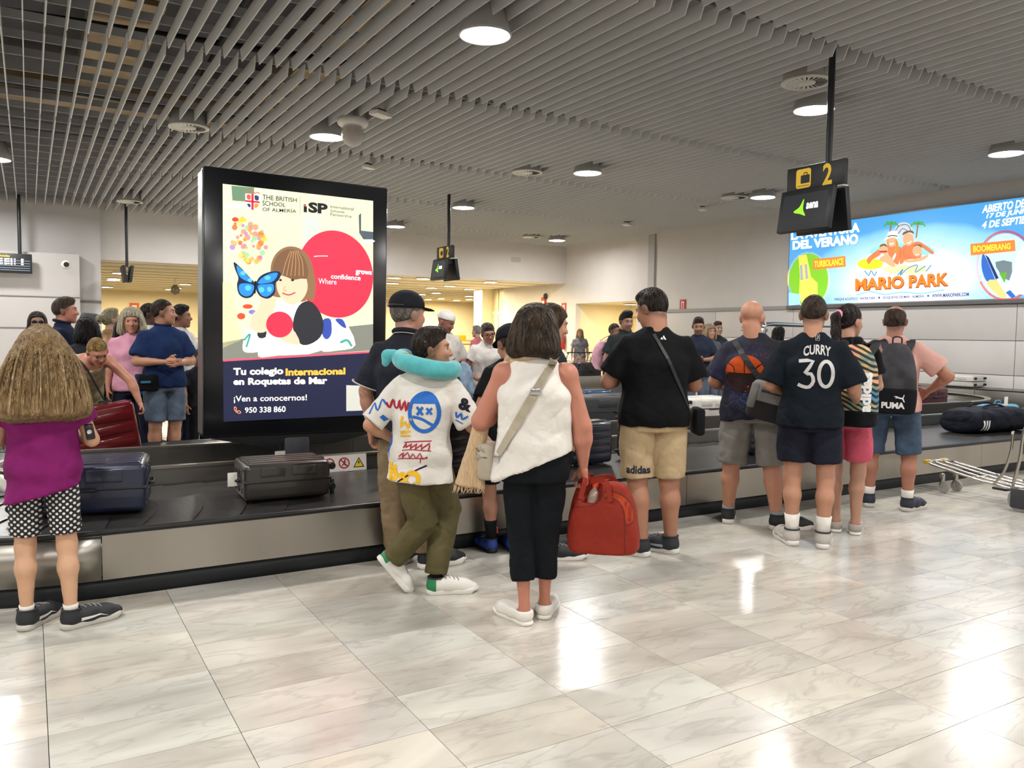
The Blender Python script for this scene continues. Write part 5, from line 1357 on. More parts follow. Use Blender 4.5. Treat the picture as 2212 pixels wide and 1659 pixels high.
# 1 girl at the far left
pos = gz(112, 1352)
DOT = bpy.data.materials.new('polka'); DOT.use_nodes = True
nt = DOT.node_tree; b = nt.nodes['Principled BSDF']; b.inputs['Roughness'].default_value = .85
tc = nt.nodes.new('ShaderNodeTexCoord'); mp = nt.nodes.new('ShaderNodeMapping'); mp.inputs['Scale'].default_value = (46, 10, 46); mp.inputs['Rotation'].default_value = (0, math.radians(45), 0)
vo = nt.nodes.new('ShaderNodeTexVoronoi'); vo.inputs['Scale'].default_value = 1.0; vo.inputs['Randomness'].default_value = 0.0
sx = nt.nodes.new('ShaderNodeSeparateXYZ'); cb_ = nt.nodes.new('ShaderNodeCombineXYZ')
nt.links.new(tc.outputs['Object'], mp.inputs['Vector']); nt.links.new(mp.outputs[0], sx.inputs[0]); nt.links.new(sx.outputs[0], cb_.inputs[0]); nt.links.new(sx.outputs[2], cb_.inputs[1])
nt.links.new(cb_.outputs[0], vo.inputs['Vector'])
rp = nt.nodes.new('ShaderNodeValToRGB'); rp.color_ramp.interpolation = 'CONSTANT'; rp.color_ramp.elements[0].color = (*lin('cfccc8'), 1); rp.color_ramp.elements[1].position = .3; rp.color_ramp.elements[1].color = (*lin('14141a'), 1)
nt.links.new(vo.outputs['Distance'], rp.inputs['Fac']); nt.links.new(rp.outputs['Color'], b.inputs['Base Color'])
girl = person('girl', 'girl with long blonde hair in magenta shirt and polka dot shorts at the far left', (pos[0]-.02, pos[1]+.02), 1.49, 6, g=1.02, lm=.97, sw=.98, skin='c99a78', child=True, fem=True,
              hairs=('bald', '8f7350', 'b3946a'), head=(-8, 12, 0),
              J=dict(ankL=(-.10, -.02, .095), kneeL=(-.105, .02, .48), ankR=(.135, -.10, .095), kneeR=(.115, -.02, .48), toeL=28, toeR=62, elR=(.255, .02, 1.10), wrR=(.16, .25, 1.14), elL=(-.24, .04, 1.12), wrL=(-.16, .26, 1.10)),
              top=dict(mat=cloth('magenta', '741b5a'), hem=.72, ease=(.03, .03), flare=.03, sleeve=.62, sr=(.08, .09), cut=((0, 0, .80*1.49/1.75), (.26, 0, -1))),
              bottom=dict(kind='shorts', mat=DOT, len=.82, hem_r=.088, thigh_r=.098, fold=.002), shoes=dict(mat=M('shoe_black', '1c1c20', .6), sole=G_SOLE, sock=cloth('sockwhite', 'd8d3cb'), sock_h=.05, flash=M('flash_white', 'd8d8d4', .5), s=1.1))
HFm = [moved(scaled(p, girl['hS']), girl['Rm'], girl['hc']) for p in
       [ell((0, -.014, .045), (.10, .115, .096)), loft([((0, -.03, .07), .095, .10), ((0, -.055, -.04), .155, .11), ((.0, -.07, -.16), .195, .11), ((0, -.08, -.27), .215, .095), ((.0, -.085, -.345), .195, .07)], (1, 0, 0), .03, round_caps=.03), rbx((0, .12, -.16), (.06, .1, .22), .04, .02, 's')]]
girl['hair'] = solid('hair', HFm, .0085, hair_mat('8f7350', 'b3946a'), girl['root'], disp=(.0035, 5, .10), sm=1)
for i in range(14):   # loose strands over the back of the hair
    a = -1.3+2.6*i/13; r0 = random.Random(i); x0 = math.sin(a)*.10; x1 = math.sin(a)*.215+r0.uniform(-.01, .01)
    y0 = -.014-.115*math.cos(a)*.9; y1 = -.08-.09*math.cos(a)
    pts = [girl['HF'](p) for p in ((x0*.3, -.04, .143), (x0, y0-.004, .06), (x1*.8, y1-.03, -.10), (x1, y1-.012, -.30+r0.uniform(-.05, .02)))]
    MB().tube(spline(pts, 5), [.002]+[.0045]*13+[.003, .001], 6).build('hair_strand', hair_mat(*(('8a6c48', 'a88a60') if i % 3 else ('b3966c', 'c9ae84'))), girl['hair'])
sn = worn(girl, 'arm_sensor', 'small black device with silver face strapped on the blonde girl upper arm', 'device')
p = girl['j']['shR']+(girl['j']['elR']-girl['j']['shR'])*.80; ax = unit(girl['j']['elR']-girl['j']['shR'])
mm = Matrix.Translation(Vector(p+V(.01, -.046, 0)))@Matrix.Rotation(math.radians(-8), 4, 'Y')
MB().rbox((0, 0, 0), (.021, .011, .04), .008, 3, mm).build('device_case', M('device_black', '0c0d10', .3), sn)
MB().lathe([(0, -.001), (.011, -.001), (.012, .002)], 16, Mx=mm@Matrix.Translation((0, -.012, 0))@Matrix.Rotation(math.radians(90), 4, 'X')).build('device_face', M('device_silver', 'c9ccd2', .3, .6), sn)

# 2 man with navy cap
pos = gz(880, 1226)
capm = person('person', 'man in navy cap, dark polo shirt and khaki trousers beside the poster screen', (pos[0], pos[1]+.02), 1.75, 22, g=1.10, lm=1.02, sw=1.08, skin='c08a72', hairs=('fringe', '6a625c', '8a827a'), head=(34, 4, 0),
              J=dict(wrL=(-.275, .06, .875), elL=(-.27, -.03, 1.13), elR=(.28, .04, 1.13), wrR=(.20, .26, 1.12), ankR=(.13, .02, .095), ankL=(-.07, .02, .095), toeR=40, toeL=10), hands=dict(L=dict(curl=26)),
              top=dict(mat=cloth('navy_polo', '24262f'), hem=.84, ease=(.025, .03), flare=.01, sleeve=.86, sr=(.077, .09), collar=cloth('navy_collar', '1e2028')),
              bottom=dict(kind='trousers', mat=cloth('khaki', '7a6850'), len=.97, hem_r=.078, knee_r=.088, thigh_r=.108, fold=.006), shoes=dict(mat=M('shoe_dk', '17181c', .6), sole=W_SOLE))
cap_on(capm, cloth('navy_cap', '1b1c22'), 0, .005)
HF = capm['HF']; MB().tube([HF((.086*math.sin(a), -.012-.105*math.cos(a), .048)) for a in np.linspace(-.9, .9, 11)], .0075*capm['S'], 8).build('cap_strap', M('strap_black', '101012', .5), capm['root'])
MB().rbox(tuple(HF((-.045, -.103, .048))), (.012, .006, .012), .003, 2).build('cap_buckle', CHROME, capm['root'])
S_ = capm['S']
for (z, rr, nm) in ((1.49, .0045, 'collar_piping'),):
    MB().tube([(.079*S_*math.sin(a), -.02*S_-.074*S_*math.cos(a), (z+.019*math.cos(a))*S_) for a in np.linspace(-1.9, 1.9, 17)], rr, 6).build(nm, M('piping', 'b9b4ae', .7), capm['root'])
sl = capm['j']['shL']+(capm['j']['elL']-capm['j']['shL'])*.86; axn = unit(capm['j']['elL']-capm['j']['shL']); u1 = unit(np.cross(axn, (0, 1, 0))); u2 = np.cross(axn, u1); rs = .101*1.02*S_
MB().tube([sl+(u1*math.cos(a)+u2*math.sin(a))*rs for a in np.linspace(0, 2*math.pi, 21)[:-1]], .005, 6, True).build('sleeve_piping', M('piping', 'b9b4ae', .7), capm['root'])
wl_ = capm['j']['wrL']; MB().tube([wl_+V(.031*math.cos(a), .033*math.sin(a), .03) for a in np.linspace(0, 2*math.pi, 17)[:-1]], .007, 6, True).build('wrist_watch', M('watch', '8a8478', .3, .8), capm['root'])

# 3 boy walking past
pos = gz(922, 1283)
boy = person('boy', 'walking boy in white graffiti shirt and olive trousers with a turquoise neck pillow', (pos[0]-.04, pos[1]+.02), 1.53, 16, g=1.02, lm=.98, sw=1.0, skin='b98565', child=True, head=(72, -2, 0), lean=(.03, .05), headoff=(.02, 0, -.01),
             hairs=('short', '231c18', '3a2f28'), face=True,
             J=dict(hipR=(.085, .03, .90), kneeR=(.14, .17, .53), ankR=(.10, .03, .095), toeR=68, hipL=(-.085, -.02, .90), kneeL=(.03, .02, .47), ankL=(-.19, -.02, .21), toeL=62,
                    elL=(-.31, -.09, 1.12), wrL=(-.17, .09, .99), elR=(.33, .06, 1.12), wrR=(.47, .22, .93)), hands=dict(L=dict(thumb=(0, 0, 1), curl=35), R=dict(thumb=(0, 1, .6), curl=25)),
             top=dict(mat=cloth('white_tee', 'd3cec6', vary=.05), hem=.755, ease=(.035, .035), flare=.035, sleeve=.95, sr=(.076, .092), fold=.006),
             bottom=dict(kind='trousers', mat=cloth('olive', '575035'), len=.93, hem_r=.078, knee_r=.098, thigh_r=.118, fold=.007),
             shoes=dict(mat=M('shoe_white', 'd8d4cb', .5), sole=W_SOLE, heel=M('heel_green', '1d7a4a', .5), sock=cloth('sockblack', '17171a'), sock_h=.07, pitchL=-52, s=1.05))
tr = bvh_of(boy['top']); S_ = boy['S']
def bd(nm, shp, mat): return decal(nm, shp, mat, boy['top'], (.0, 0, 1.12*S_), (1, .0, 0), (0, 0, 1), (0, 1, 0), .003, .02, tr)
BLU = cloth('print_blue', '2f66b4', vary=.02); YE2 = cloth('print_gold', 'd9aa2a', vary=.02); RD2 = cloth('print_wine', 'a02a3a', vary=.02); BK2 = cloth('print_ink', '20202a', vary=.02)
bd('print_smiley', [stroke([(.055+.082*math.cos(a), .085+.105*math.sin(a)) for a in np.linspace(0, 2*math.pi, 20)[:-1]], .022, 3, True), poly([(.055+.085*math.cos(a), .10+.10*math.sin(a)) for a in np.linspace(.35, 2.8, 14)])], BLU)
bd('print_smiley', [stroke([(.015, .115), (.05, .07)], .016, 0), stroke([(.05, .115), (.015, .07)], .016, 0), stroke([(.07, .11), (.10, .075)], .014, 0), stroke([(.10, .11), (.07, .075)], .014, 0), stroke([(-.01, .06), (.05, .045), (.12, .005)], .016)], BLU)
bd('print_red_tag', [stroke([(-.17, .135), (-.15, .105), (-.135, .15), (-.12, .11), (-.10, .11), (-.095, .15), (-.08, .095), (-.06, .145), (-.05, .09), (-.035, .14)], .012, 3)], RD2)
bd('print_gold_crown', [stroke([(-.07, .06), (-.075, .0), (-.05, .03), (-.035, -.005), (-.02, .05)], .014, 2), stroke([(-.08, -.03), (-.02, -.022)], .014, 0), stroke([(-.08, -.05), (-.02, -.045)], .01, 0)], YE2)
bd('print_red_script', [stroke([(-.055, -.085), (.0, -.078), (.10, -.072)], .006, 3), stroke([(-.06, -.115), (-.04, -.088), (-.045, -.112), (-.01, -.092), (-.02, -.118), (.02, -.09), (.01, -.12), (.05, -.09), (.045, -.118), (.09, -.085), (.085, -.125)], .008, 2), stroke([(-.065, -.128), (.0, -.122), (.10, -.128)], .005, 3),
    stroke([(-.085, -.165), (-.055, -.14), (-.065, -.17), (-.03, -.138), (-.02, -.172), (.0, -.145), (.02, -.17), (.04, -.14), (.055, -.172), (.08, -.16)], .007, 2), stroke([(-.09, -.176), (.0, -.17), (.08, -.168)], .005, 3), stroke([(.045, -.165), (.04, -.195)], .005, 0)], RD2)
bd('print_gold_letters', [stroke([(-.14, -.20), (-.13, -.29), (-.10, -.28), (-.105, -.25), (-.13, -.24), (-.10, -.22)], .026, 3), stroke([(-.08, -.275), (-.06, -.26), (-.05, -.285), (-.075, -.29)], .026, 3), stroke([(.0+.038*math.cos(a), -.285+.035*math.sin(a)) for a in np.linspace(0, 6.28, 12)[:-1]], .026, 2, True), disc(.045, -.33, .012, 10)], YE2)
bd('print_ink_swash', [stroke([(-.155, -.33), (-.12, -.325), (-.05, -.28), (.02, -.235), (.075, -.21)], .009, 4)], BK2)
bd('print_blue_drips', [stroke([(-.19, .06), (-.165, .02), (-.17, -.05), (-.15, -.07), (-.165, -.14), (-.17, -.19)], .022, 4), stroke([(-.15, -.02), (-.14, -.09), (-.16, -.12)], .014, 4)], BLU)
p = boy['j']['shR']+(boy['j']['elR']-boy['j']['shR'])*.55
for nm, shp, mt in (('print_sleeve_black', [q4(text_polys('&', bold=.05), -.045, .06, .03, .055, -.01, -.012)], BK2), ('print_sleeve_blue', [stroke([(-.05, -.03), (-.04, -.06), (-.02, -.03), (-.01, -.06), (.02, -.035)], .011, 3), stroke([(-.045, -.075), (.0, -.085)], .006, 0)], BLU)):
    decal(nm, shp, mt, boy['top'], tuple(p+V(.02, 0, 0)), (.93, .25, -.25), (.2, 0, 1), (-.25, .95, 0), .003, .02, tr)
p = boy['j']['shL']+(boy['j']['elL']-boy['j']['shL'])*.5
decal('print_sleeve_scribble', [stroke([(-.06, -.02), (-.03, .03), (-.01, -.02), (.02, .03), (.04, -.01)], .010, 3)], BLU, boy['top'], tuple(p), (.9, 0, .4), (-.3, 0, 1), (.15, 1, 0), .003, .02, tr)
pil = worn(boy, 'neck_pillow', 'turquoise plush neck pillow with yellow patch around the boy neck', 'neck pillow')
C0 = boy['j']['neck']+V(.0, .0, .055); PT = M('plush', '4fa7ab', .9, 0, .2, sheen=.4, vary=.1, vscale=18, bump=(160, .3))
pp = []; K = 14
for i in range(K+1):
    a = math.radians(-215+250*i/K); pp.append(C0+V(.15*math.cos(a)+.005, .125*math.sin(a)+.01, -.012-.10*math.cos(a)*.32+.012*math.sin(a)))
rr = [.034]+[.047]*(K-1)+[.036]
solid('pillow_body', chain(pp, rr, .02), .009, PT, pil, sm=2)
solid('pillow_tail', chain([pp[2]+V(-.035, -.03, .02), pp[2]+V(-.075, -.03, .015), pp[2]+V(-.085, -.03, -.03)], [.03, .03, .022], .02), .009, PT, pil, sm=1)
pb = pil.children[0]; decal('yellow_patch', [poly([(-.11, .02), (-.06, .055), (.0, .05), (.06, .03), (.02, .012), (-.05, .02)], 3)], M('plush_yellow', 'd3c04a', .9), pb, tuple(C0+V(-.01, -.14, .045)), (.96, 0, -.3), (.3, 0, .95), (0, .75, -.66), .003, .02)

# 4 woman in white top
pos = gz(1158, 1345)
WT = cloth('white_top', 'd6d1c9', vary=.04)
wom = person('person', 'woman with brown bob in white sleeveless top and black capri trousers seen from behind', (pos[0], pos[1]+.04), 1.64, 4, g=1.20, gd=1.28, lm=.86, am=1.28, sw=1.02, skin='b9775f', fem=True, hairs=('bob', '2a2019', '4f3f30'), head=(10, 6, 0), hscale=1.12,
             J=dict(hipL=(-.085, 0, .9), hipR=(.085, 0, .9), kneeL=(-.062, .0, .48), ankL=(-.04, -.06, .095), toeL=-42, kneeR=(.07, .03, .48), ankR=(.065, .06, .095), toeR=8,
                    elL=(-.30, .0, 1.12), wrL=(-.20, .22, 1.17), elR=(.262, -.01, 1.10), wrR=(.272, .03, .865)),
             hands=dict(L=dict(thumb=(0, 0, 1), curl=40), R=dict(thumb=(-.6, .8, 0), curls=[70, 72, 74, 76])),
             torso=[(.82, .16, .12, 0), (.90, .176, .128, 0), (1.0, .168, .122, 0), (1.10, .155, .112, .2), (1.20, .158, .112, .4), (1.28, .163, .115, .7), (1.36, .15, .098, .9), (1.42, .11, .078, 1), (1.47, .068, .058, 1)],
             top=dict(kind='tank', mat=WT, hem=.76, ease=(.020, .026), flare=.03, fold=.006, cut=((0, 0, .885*1.64/1.75), (.40, 0, -1))),
             bottom=dict(kind='capri', name='capri_trousers', mat=cloth('black_capri', '0f1216'), len=.62, hem_r=.078, knee_r=.088, thigh_r=.128, fold=.004, waist=1.02),
             shoes=dict(kind='slip', mat=M('canvas_white', 'd9d4cc', .7), sole=W_SOLE))
S_ = wom['S']
strap_mat = cloth('strap_grey', 'a39a86')
hb_ = worn(wom, 'crossbody_bag', 'small cream crossbody bag with grey webbing strap on the woman in white top', 'bag')
pts = []; nn = []
for t in np.linspace(0, 1, 16):
    p = V(.115-.30*t, -.3, 1.475-.52*t)*S_
    q, n_ = surf(wom, 'top', p, (0, 1, 0), .006); pts.append(q); nn.append(tuple(n_) if abs(n_[1]) > .2 else (0, -1, 0))
MB().strap(pts, nn, .043, .003).build('bag_strap', strap_mat, hb_)
fr_p = [V(.115, .0, 1.49)*S_, V(.05, .11, 1.38)*S_, V(-.10, .17, 1.15)*S_, V(-.24, .12, .95)*S_]
MB().strap(fr_p, [(0, .5, 1), (0, 1, .3), (0, 1, 0), (-.6, .8, 0)], .04, .003).build('bag_strap', strap_mat, hb_)
q = pts[5]; MB().rbox(tuple(q+V(0, -.008, 0)), (.026, .005, .016), .003, 2, None).build('strap_buckle', CHROME, hb_)
MB().rbox(tuple(pts[-1]+V(-.01, -.006, -.02)), (.014, .006, .02), .004, 2).build('strap_ring', CHROME, hb_)
MB().rbox((-.265*S_, .03, .895*S_), (.045, .10, .095), .03, 4).build('bag_body', M('bag_cream', 'a79d8a', .6, vary=.08, vscale=12), hb_)
MB().rbox((-.285*S_, .02, .925*S_), (.035, .09, .012), .008, 2).build('bag_flap', M('bag_cream_d', '8f8673', .6), hb_)
MB().tube([(-.30*S_, -.06, .955*S_), (-.315*S_, -.075, .975*S_), (-.29*S_, -.08, .985*S_), (-.275*S_, -.075, .96*S_)], .004, 6).build('bag_clip', CHROME, hb_)
sc = worn(wom, 'scarf', 'long beige fringed scarf hanging at the left side of the woman in white', 'scarf')
SCM = M('scarf_beige', 'c0a27c', .85, vary=.12, vscale=10, stretch=(14, 14, 1.5), bump=(10, .5), sheen=.2)
solid('scarf_cloth', [loft([((-.265, .06, 1.12), .03, .03), ((-.29, .03, 1.0), .045, .035), ((-.315, .0, .86), .055, .03), ((-.335, -.02, .70), .085, .03)], (1, 0, 0), .02, e=2.2)]+chain([V(-.265, .06, 1.12), V(-.2, .14, 1.25), V(-.13, .14, 1.40)], [.03, .03, .03], .02), .009, SCM, sc, disp=(.004, 4, .1), sm=1)
solid('scarf_neck', chain([V(.10, .03, 1.39), V(.06, -.078, 1.398), V(-.045, -.09, 1.388), V(-.115, -.03, 1.365), V(-.13, .1, 1.36)], [.010, .012, .014, .016, .016], .012), .007, SCM, sc, sm=1)
for i in range(17):
    x = -.335+(-.08+.16*i/16); r0 = random.Random(i*3); MB().tube([(x, -.02+r0.uniform(-.02, .02), .71), (x+r0.uniform(-.006, .006)-.004, -.025, .69), (x-.008+r0.uniform(-.012, .012), -.02, .668)], [.0055, .005, .0015], 5).build('fringe', SCM, sc)
# red travel bag in her hand
hx = wom['j']['wrR']+V(.0, .03, -.085)
bag = worn(wom, 'travel_bag', 'orange red soft travel bag with two handles held by the woman in white', 'bag')
RB = cloth('bag_red', '84291c', .65, .07); RBO = cloth('bag_orange', '9c3a1a', .65, .05); RBD = M('bag_seam', '4f150e', .7)
bcx, bcz, bw, bh, bdp = .365, .555, .185, .185, .10    # centre x, z, half width, half height, half depth
pr = [loft([((bcx+.005, .05, bcz-bh), bw*1.0, bdp*1.02), ((bcx, .05, bcz-bh*.5), bw*1.02, bdp), ((bcx-.005, .05, bcz+.05), bw*.92, bdp*.9), ((bcx-.01, .05, bcz+bh*.85), bw*.72, bdp*.66), ((bcx-.012, .05, bcz+bh*1.0), bw*.5, bdp*.45)], (1, 0, 0), .02, e=3.4, round_caps=.02)]
Rz = rotm(0, 0, -14); pv = V(bcx, .05, bcz)
pr = [moved(P_(lambda x, y, z, f=p.fn: f(x+pv[0], y+pv[1], z+pv[2]), p.lo-pv, p.hi-pv, p.k, p.op), Rz, pv) for p in pr]
pr.append(rbx(tuple(pv+Rz@V(-.065, -.11, .145)), (.065, .09, .065), .045, .01, 's', Rm=Rz))
bb = solid('bag_body', pr, .008, RB, bag, disp=(.002, 9, 1), sm=1)
BF = lambda x, y, z: tuple(pv+Rz@V(x, y, z))
for yy in (-.088, .088):
    MB().strap(spline([BF(-.105, yy, .10), BF(-.085, yy*.75, .20), tuple(hx+V(-.012, yy*.10, .0)), BF(.02, yy*.75, .20), BF(.055, yy, .10)], 6), [(0, -1 if yy < 0 else 1, .15)]*25, .026, .005).build('bag_handle', RB, bag)
tr = bvh_of(bb); nx = Rz@V(0, 1, 0); ux = Rz@V(1, 0, 0)
def bgd(nm, shp, mt, l=.003): return decal(nm, shp, mt, bb, tuple(pv), tuple(ux), (0, 0, 1), tuple(nx), l, .02, tr)
bgd('seam', [stroke([(.135, -.18), (.13, -.02), (.118, .06), (.09, .105), (.04, .12), (.02, .11)], .004, 5), stroke([(.175, .0), (.16, .07), (.13, .12), (.085, .145), (.02, .15)], .004, 5), stroke([(-.17, .055), (-.10, .06), (-.05, .068), (-.005, .10), (.012, .15)], .004, 5), stroke([(.135, -.02), (.15, -.012), (.178, .008)], .003, 3)], RBD, .002)
bgd('top_gusset', [poly([(.025, .118), (.06, .118), (.10, .10), (.128, .05), (.136, -.01), (.165, .005), (.16, .06), (.132, .11), (.085, .138), (.03, .146)], 2)], RBO, .001)
bt = worn(wom, 'water_bottle', 'clear plastic water bottle with red cap inside the red travel bag', 'bottle')
Mb = Matrix.Translation(Vector(BF(-.055, -.035, .05)))@Matrix.Rotation(math.radians(8), 4, 'Y')
MB().lathe([(0, 0), (.03, 0), (.033, .01), (.033, .055), (.026, .085), (.013, .10), (.013, .112)], 20, Mx=Mb).build('bottle_body', M('bottle_pet', '8d7468', .08, 0, .6, coat=1), bt)
MB().cyl((0, 0, .112), (0, 0, .132), .0165, n=16, Mx=Mb).build('bottle_cap', M('cap_red', 'd8391f', .4), bt)

# 5 big man in black t-shirt
pos = gz(1418, 1198)
tee = person('person', 'heavy man in black t-shirt and beige shorts looking down to the left', (pos[0], pos[1]+.06), 1.83, -10, g=1.26, gd=1.38, lm=1.18, sw=1.07, skin='a9755a', hairs=('short', '1c1714', '352b24'), head=(-40, 22, 4), headoff=(-.02, .02, -.01),
             J=dict(kneeL=(-.10, .0, .48), ankL=(-.075, -.08, .095), toeL=-62, kneeR=(.115, .02, .48), ankR=(.13, .0, .095), toeR=-58, elL=(-.30, .03, 1.13), wrL=(-.17, .28, 1.16), elR=(.275, .05, 1.12), wrR=(.20, .28, 1.12)), hands=dict(L=dict(thumb=(0, 0, 1), curl=35), R=dict(thumb=(0, 0, 1), curl=35)),
             top=dict(mat=cloth('black_tee2', '0b0c0e'), hem=.855, ease=(.02, .025), flare=.0, sleeve=.80, sr=(.074, .086), fold=.005),
             bottom=dict(kind='shorts', mat=cloth('beige', 'ae9877', vary=.05), len=.93, hem_r=.092, thigh_r=.105, fold=.005),
             shoes=dict(mat=M('shoe_slate', '24272f', .6), sole=W_SOLE, flash=M('flash_grey', '9aa0a8', .4), s=1.02))
S_ = tee['S']; decal('leg_lettering', [q4(text_polys('adidas', bold=.03), -.075, .025, .085, .025, -.03, -.03)], cloth('print_navy', '22263a'), tee['bottom'], (-.115*S_, -.1, .575*S_), (.97, -.25, .0), (0, 0, 1), (.25, .97, 0), .003, .02)
decal('back_logo', [poly([(-.022, -.015), (-.012, .004), (-.002, -.015)]), poly([(-.004, .002), (.003, .018), (.02, -.015), (.006, -.015)])], cloth('print_white', 'd8d8d4'), tee['top'], (.03*S_, 0, 1.40*S_), (1, 0, 0), (0, 0, 1), (0, 1, -.25), .003, .02)
sb = worn(tee, 'sling_bag', 'black crossbody bag with thin strap on the man in black t-shirt', 'bag')
pts = []; nn = []
for t in np.linspace(0, 1, 14):
    q, n_ = surf(tee, 'top', V(-.03+.25*t, -.4, 1.45-.5*t)*S_, (0, 1, 0), .005); pts.append(q); nn.append(tuple(n_))
MB().strap(pts, nn, .022, .003).build('bag_strap', M('strap_black2', '17181b', .6), sb)
MB().rbox((.285*S_, -.02, .885*S_), (.035, .10, .095), .03, 3).build('bag_body', cloth('bag_black', '101113'), sb)

# 6 bald man
pos = gz(1626, 1136)
def galaxy():
    m = M('cloth_galaxy', '1d1e24', .8, 0, .25, vary=1, vscale=5, col2='23233a', bump=[(14, .25)]); return m
bald = person('person', 'bald heavy man in dark basketball print t-shirt and grey shorts', (pos[0], pos[1]+.03), 1.79, 4, g=1.36, gd=1.45, lm=1.2, sw=1.13, skin='bd8468', hairs=('bald', '5a5048', '5a5048'), head=(12, 8, 0), headoff=(-.03, 0, 0),
              J=dict(hipL=(-.11, 0, .9), hipR=(.11, 0, .9), kneeL=(-.155, .02, .48), ankL=(-.17, .02, .095), toeL=-4, kneeR=(.15, .0, .48), ankR=(.20, -.06, .095), toeR=66, elL=(-.30, .02, 1.12), wrL=(-.27, .24, 1.07), elR=(.34, .03, 1.17), wrR=(.36, .28, 1.12)), hands=dict(R=dict(thumb=(0, 0, 1), curl=30)),
              top=dict(mat=galaxy(), hem=.80, ease=(.02, .02), flare=.0, sleeve=.85, sr=(.076, .088), fold=.006, cut=((0, 0, .85*1.79/1.75), (.16, 0, -1))),
              bottom=dict(kind='shorts', mat=cloth('grey_shorts', '7b7873', vary=.06), len=.98, hem_r=.098, thigh_r=.108, fold=.005, waist=1.06),
              shoes=dict(mat=M('shoe_black', '1c1c20', .6), sole=W_SOLE, sock=cloth('sockgrey', '8f8f92'), sock_h=.05, s=1.0))
S_ = bald['S']; tr = bvh_of(bald['top'])
def bb_(nm, shp, mt, l=.003): return decal(nm, shp, mt, bald['top'], (-.06*S_, 0, 1.165*S_), (1, 0, 0), (0, 0, 1), (0, 1, 0), l, .02, tr)
bb_('basketball_print', [disc(0, .03, .152, 40, .145)], cloth('ball_orange', 'b54a1e', vary=.25), .0025)
bb_('basketball_shade', [poly([(.15*math.cos(a)-.0, .03+.145*math.sin(a)) for a in np.linspace(math.pi+.05, 2*math.pi-.05, 24)]+[(.12, .035), (-.12, .03)])], cloth('ball_dark', '2a1d1c', vary=.3), .0035)
bb_('basketball_lines', [stroke([(-.15, .035), (0, .03), (.15, .035)], .006, 5), stroke([(.0, .03), (-.005, .175)], .006, 0), stroke([(-.075, .03), (-.085, .08), (-.13, .11)], .006, 5), stroke([(.08, .03), (.09, .08), (.13, .11)], .006, 5)], cloth('ball_line', '16100e'), .0045)
rn = random.Random(2)
bb_('splatter_print', [disc(rn.gauss(.13, .06), rn.gauss(.17, .04), rn.uniform(.001, .0045), 7) for _ in range(60)], cloth('splat_red', '6e3a30'), .003)
bb_('splatter_print', [disc(rn.gauss(.02, .10), rn.gauss(-.19, .05), rn.uniform(.001, .005), 7) for _ in range(60)]+[stroke([(.05+rn.uniform(-.08, .08), -.12), (.05+rn.uniform(-.08, .08), -.17), (.06+rn.uniform(-.08, .08), -.20)], .004, 3) for _ in range(4)], cloth('splat_blue', '35507a'), .003)
sb = worn(bald, 'shoulder_bag', 'grey and charcoal shoulder bag on the hip of the bald man', 'bag')
pts = []; nn = []
for t in np.linspace(0, 1, 14):
    q, n_ = surf(bald, 'top', V(-.15+.30*t, -.4, 1.44-.42*t)*S_, (0, 1, 0), .006); pts.append(q); nn.append(tuple(n_))
MB().strap(pts, nn, .045, .004).build('bag_strap', M('strap_black2', '17181b', .6), sb)
Rb_ = rotm(0, 14, 0); c_ = V(.135, -.245, .995)*S_
MBm = Matrix.Translation(Vector(c_))@Matrix.Rotation(math.radians(14), 4, 'Y')@Matrix.Rotation(math.radians(8), 4, 'Z')
MB().rbox((0, 0, .055), (.155, .075, .085), .04, 4, MBm).build('bag_upper', cloth('bag_grey', '7d7a79', vary=.05), sb)
MB().rbox((0, 0, -.075), (.158, .08, .075), .035, 4, MBm).build('bag_base', cloth('bag_char', '2c2a2b'), sb)
MB().rbox((.01, -.077, .07), (.10, .004, .008), .003, 2, MBm).build('bag_zip', M('zip_black', '151518', .5), sb)
MB().rbox((-.135, -.03, .02), (.03, .06, .10), .025, 3, MBm).build('bag_pocket', cloth('bag_grey2', '6a6766', vary=.05), sb)
decal('shorts_pocket', [poly([(-.06, .0), (.04, .012), (.06, .018), (.055, -.02), (.045, -.004), (-.05, -.014)])], M('print_black', '17171a', .5), bald['bottom'], (.10*S_, 0, .93*S_), (1, 0, 0), (0, 0, 1), (0, 1, 0), .003, .02)
ph = worn(bald, 'phone', 'phone in brown case held by the bald man', 'phone'); 
MB().rbox((.0, 0, 0), (.038, .006, .075), .005, 2, Matrix.Translation(Vector(bald['j']['wrR']+V(.05, .05, -.03)))@Matrix.Rotation(.6, 4, 'Z')).build('phone_case', M('phone_brown', '6a4630', .5), ph)

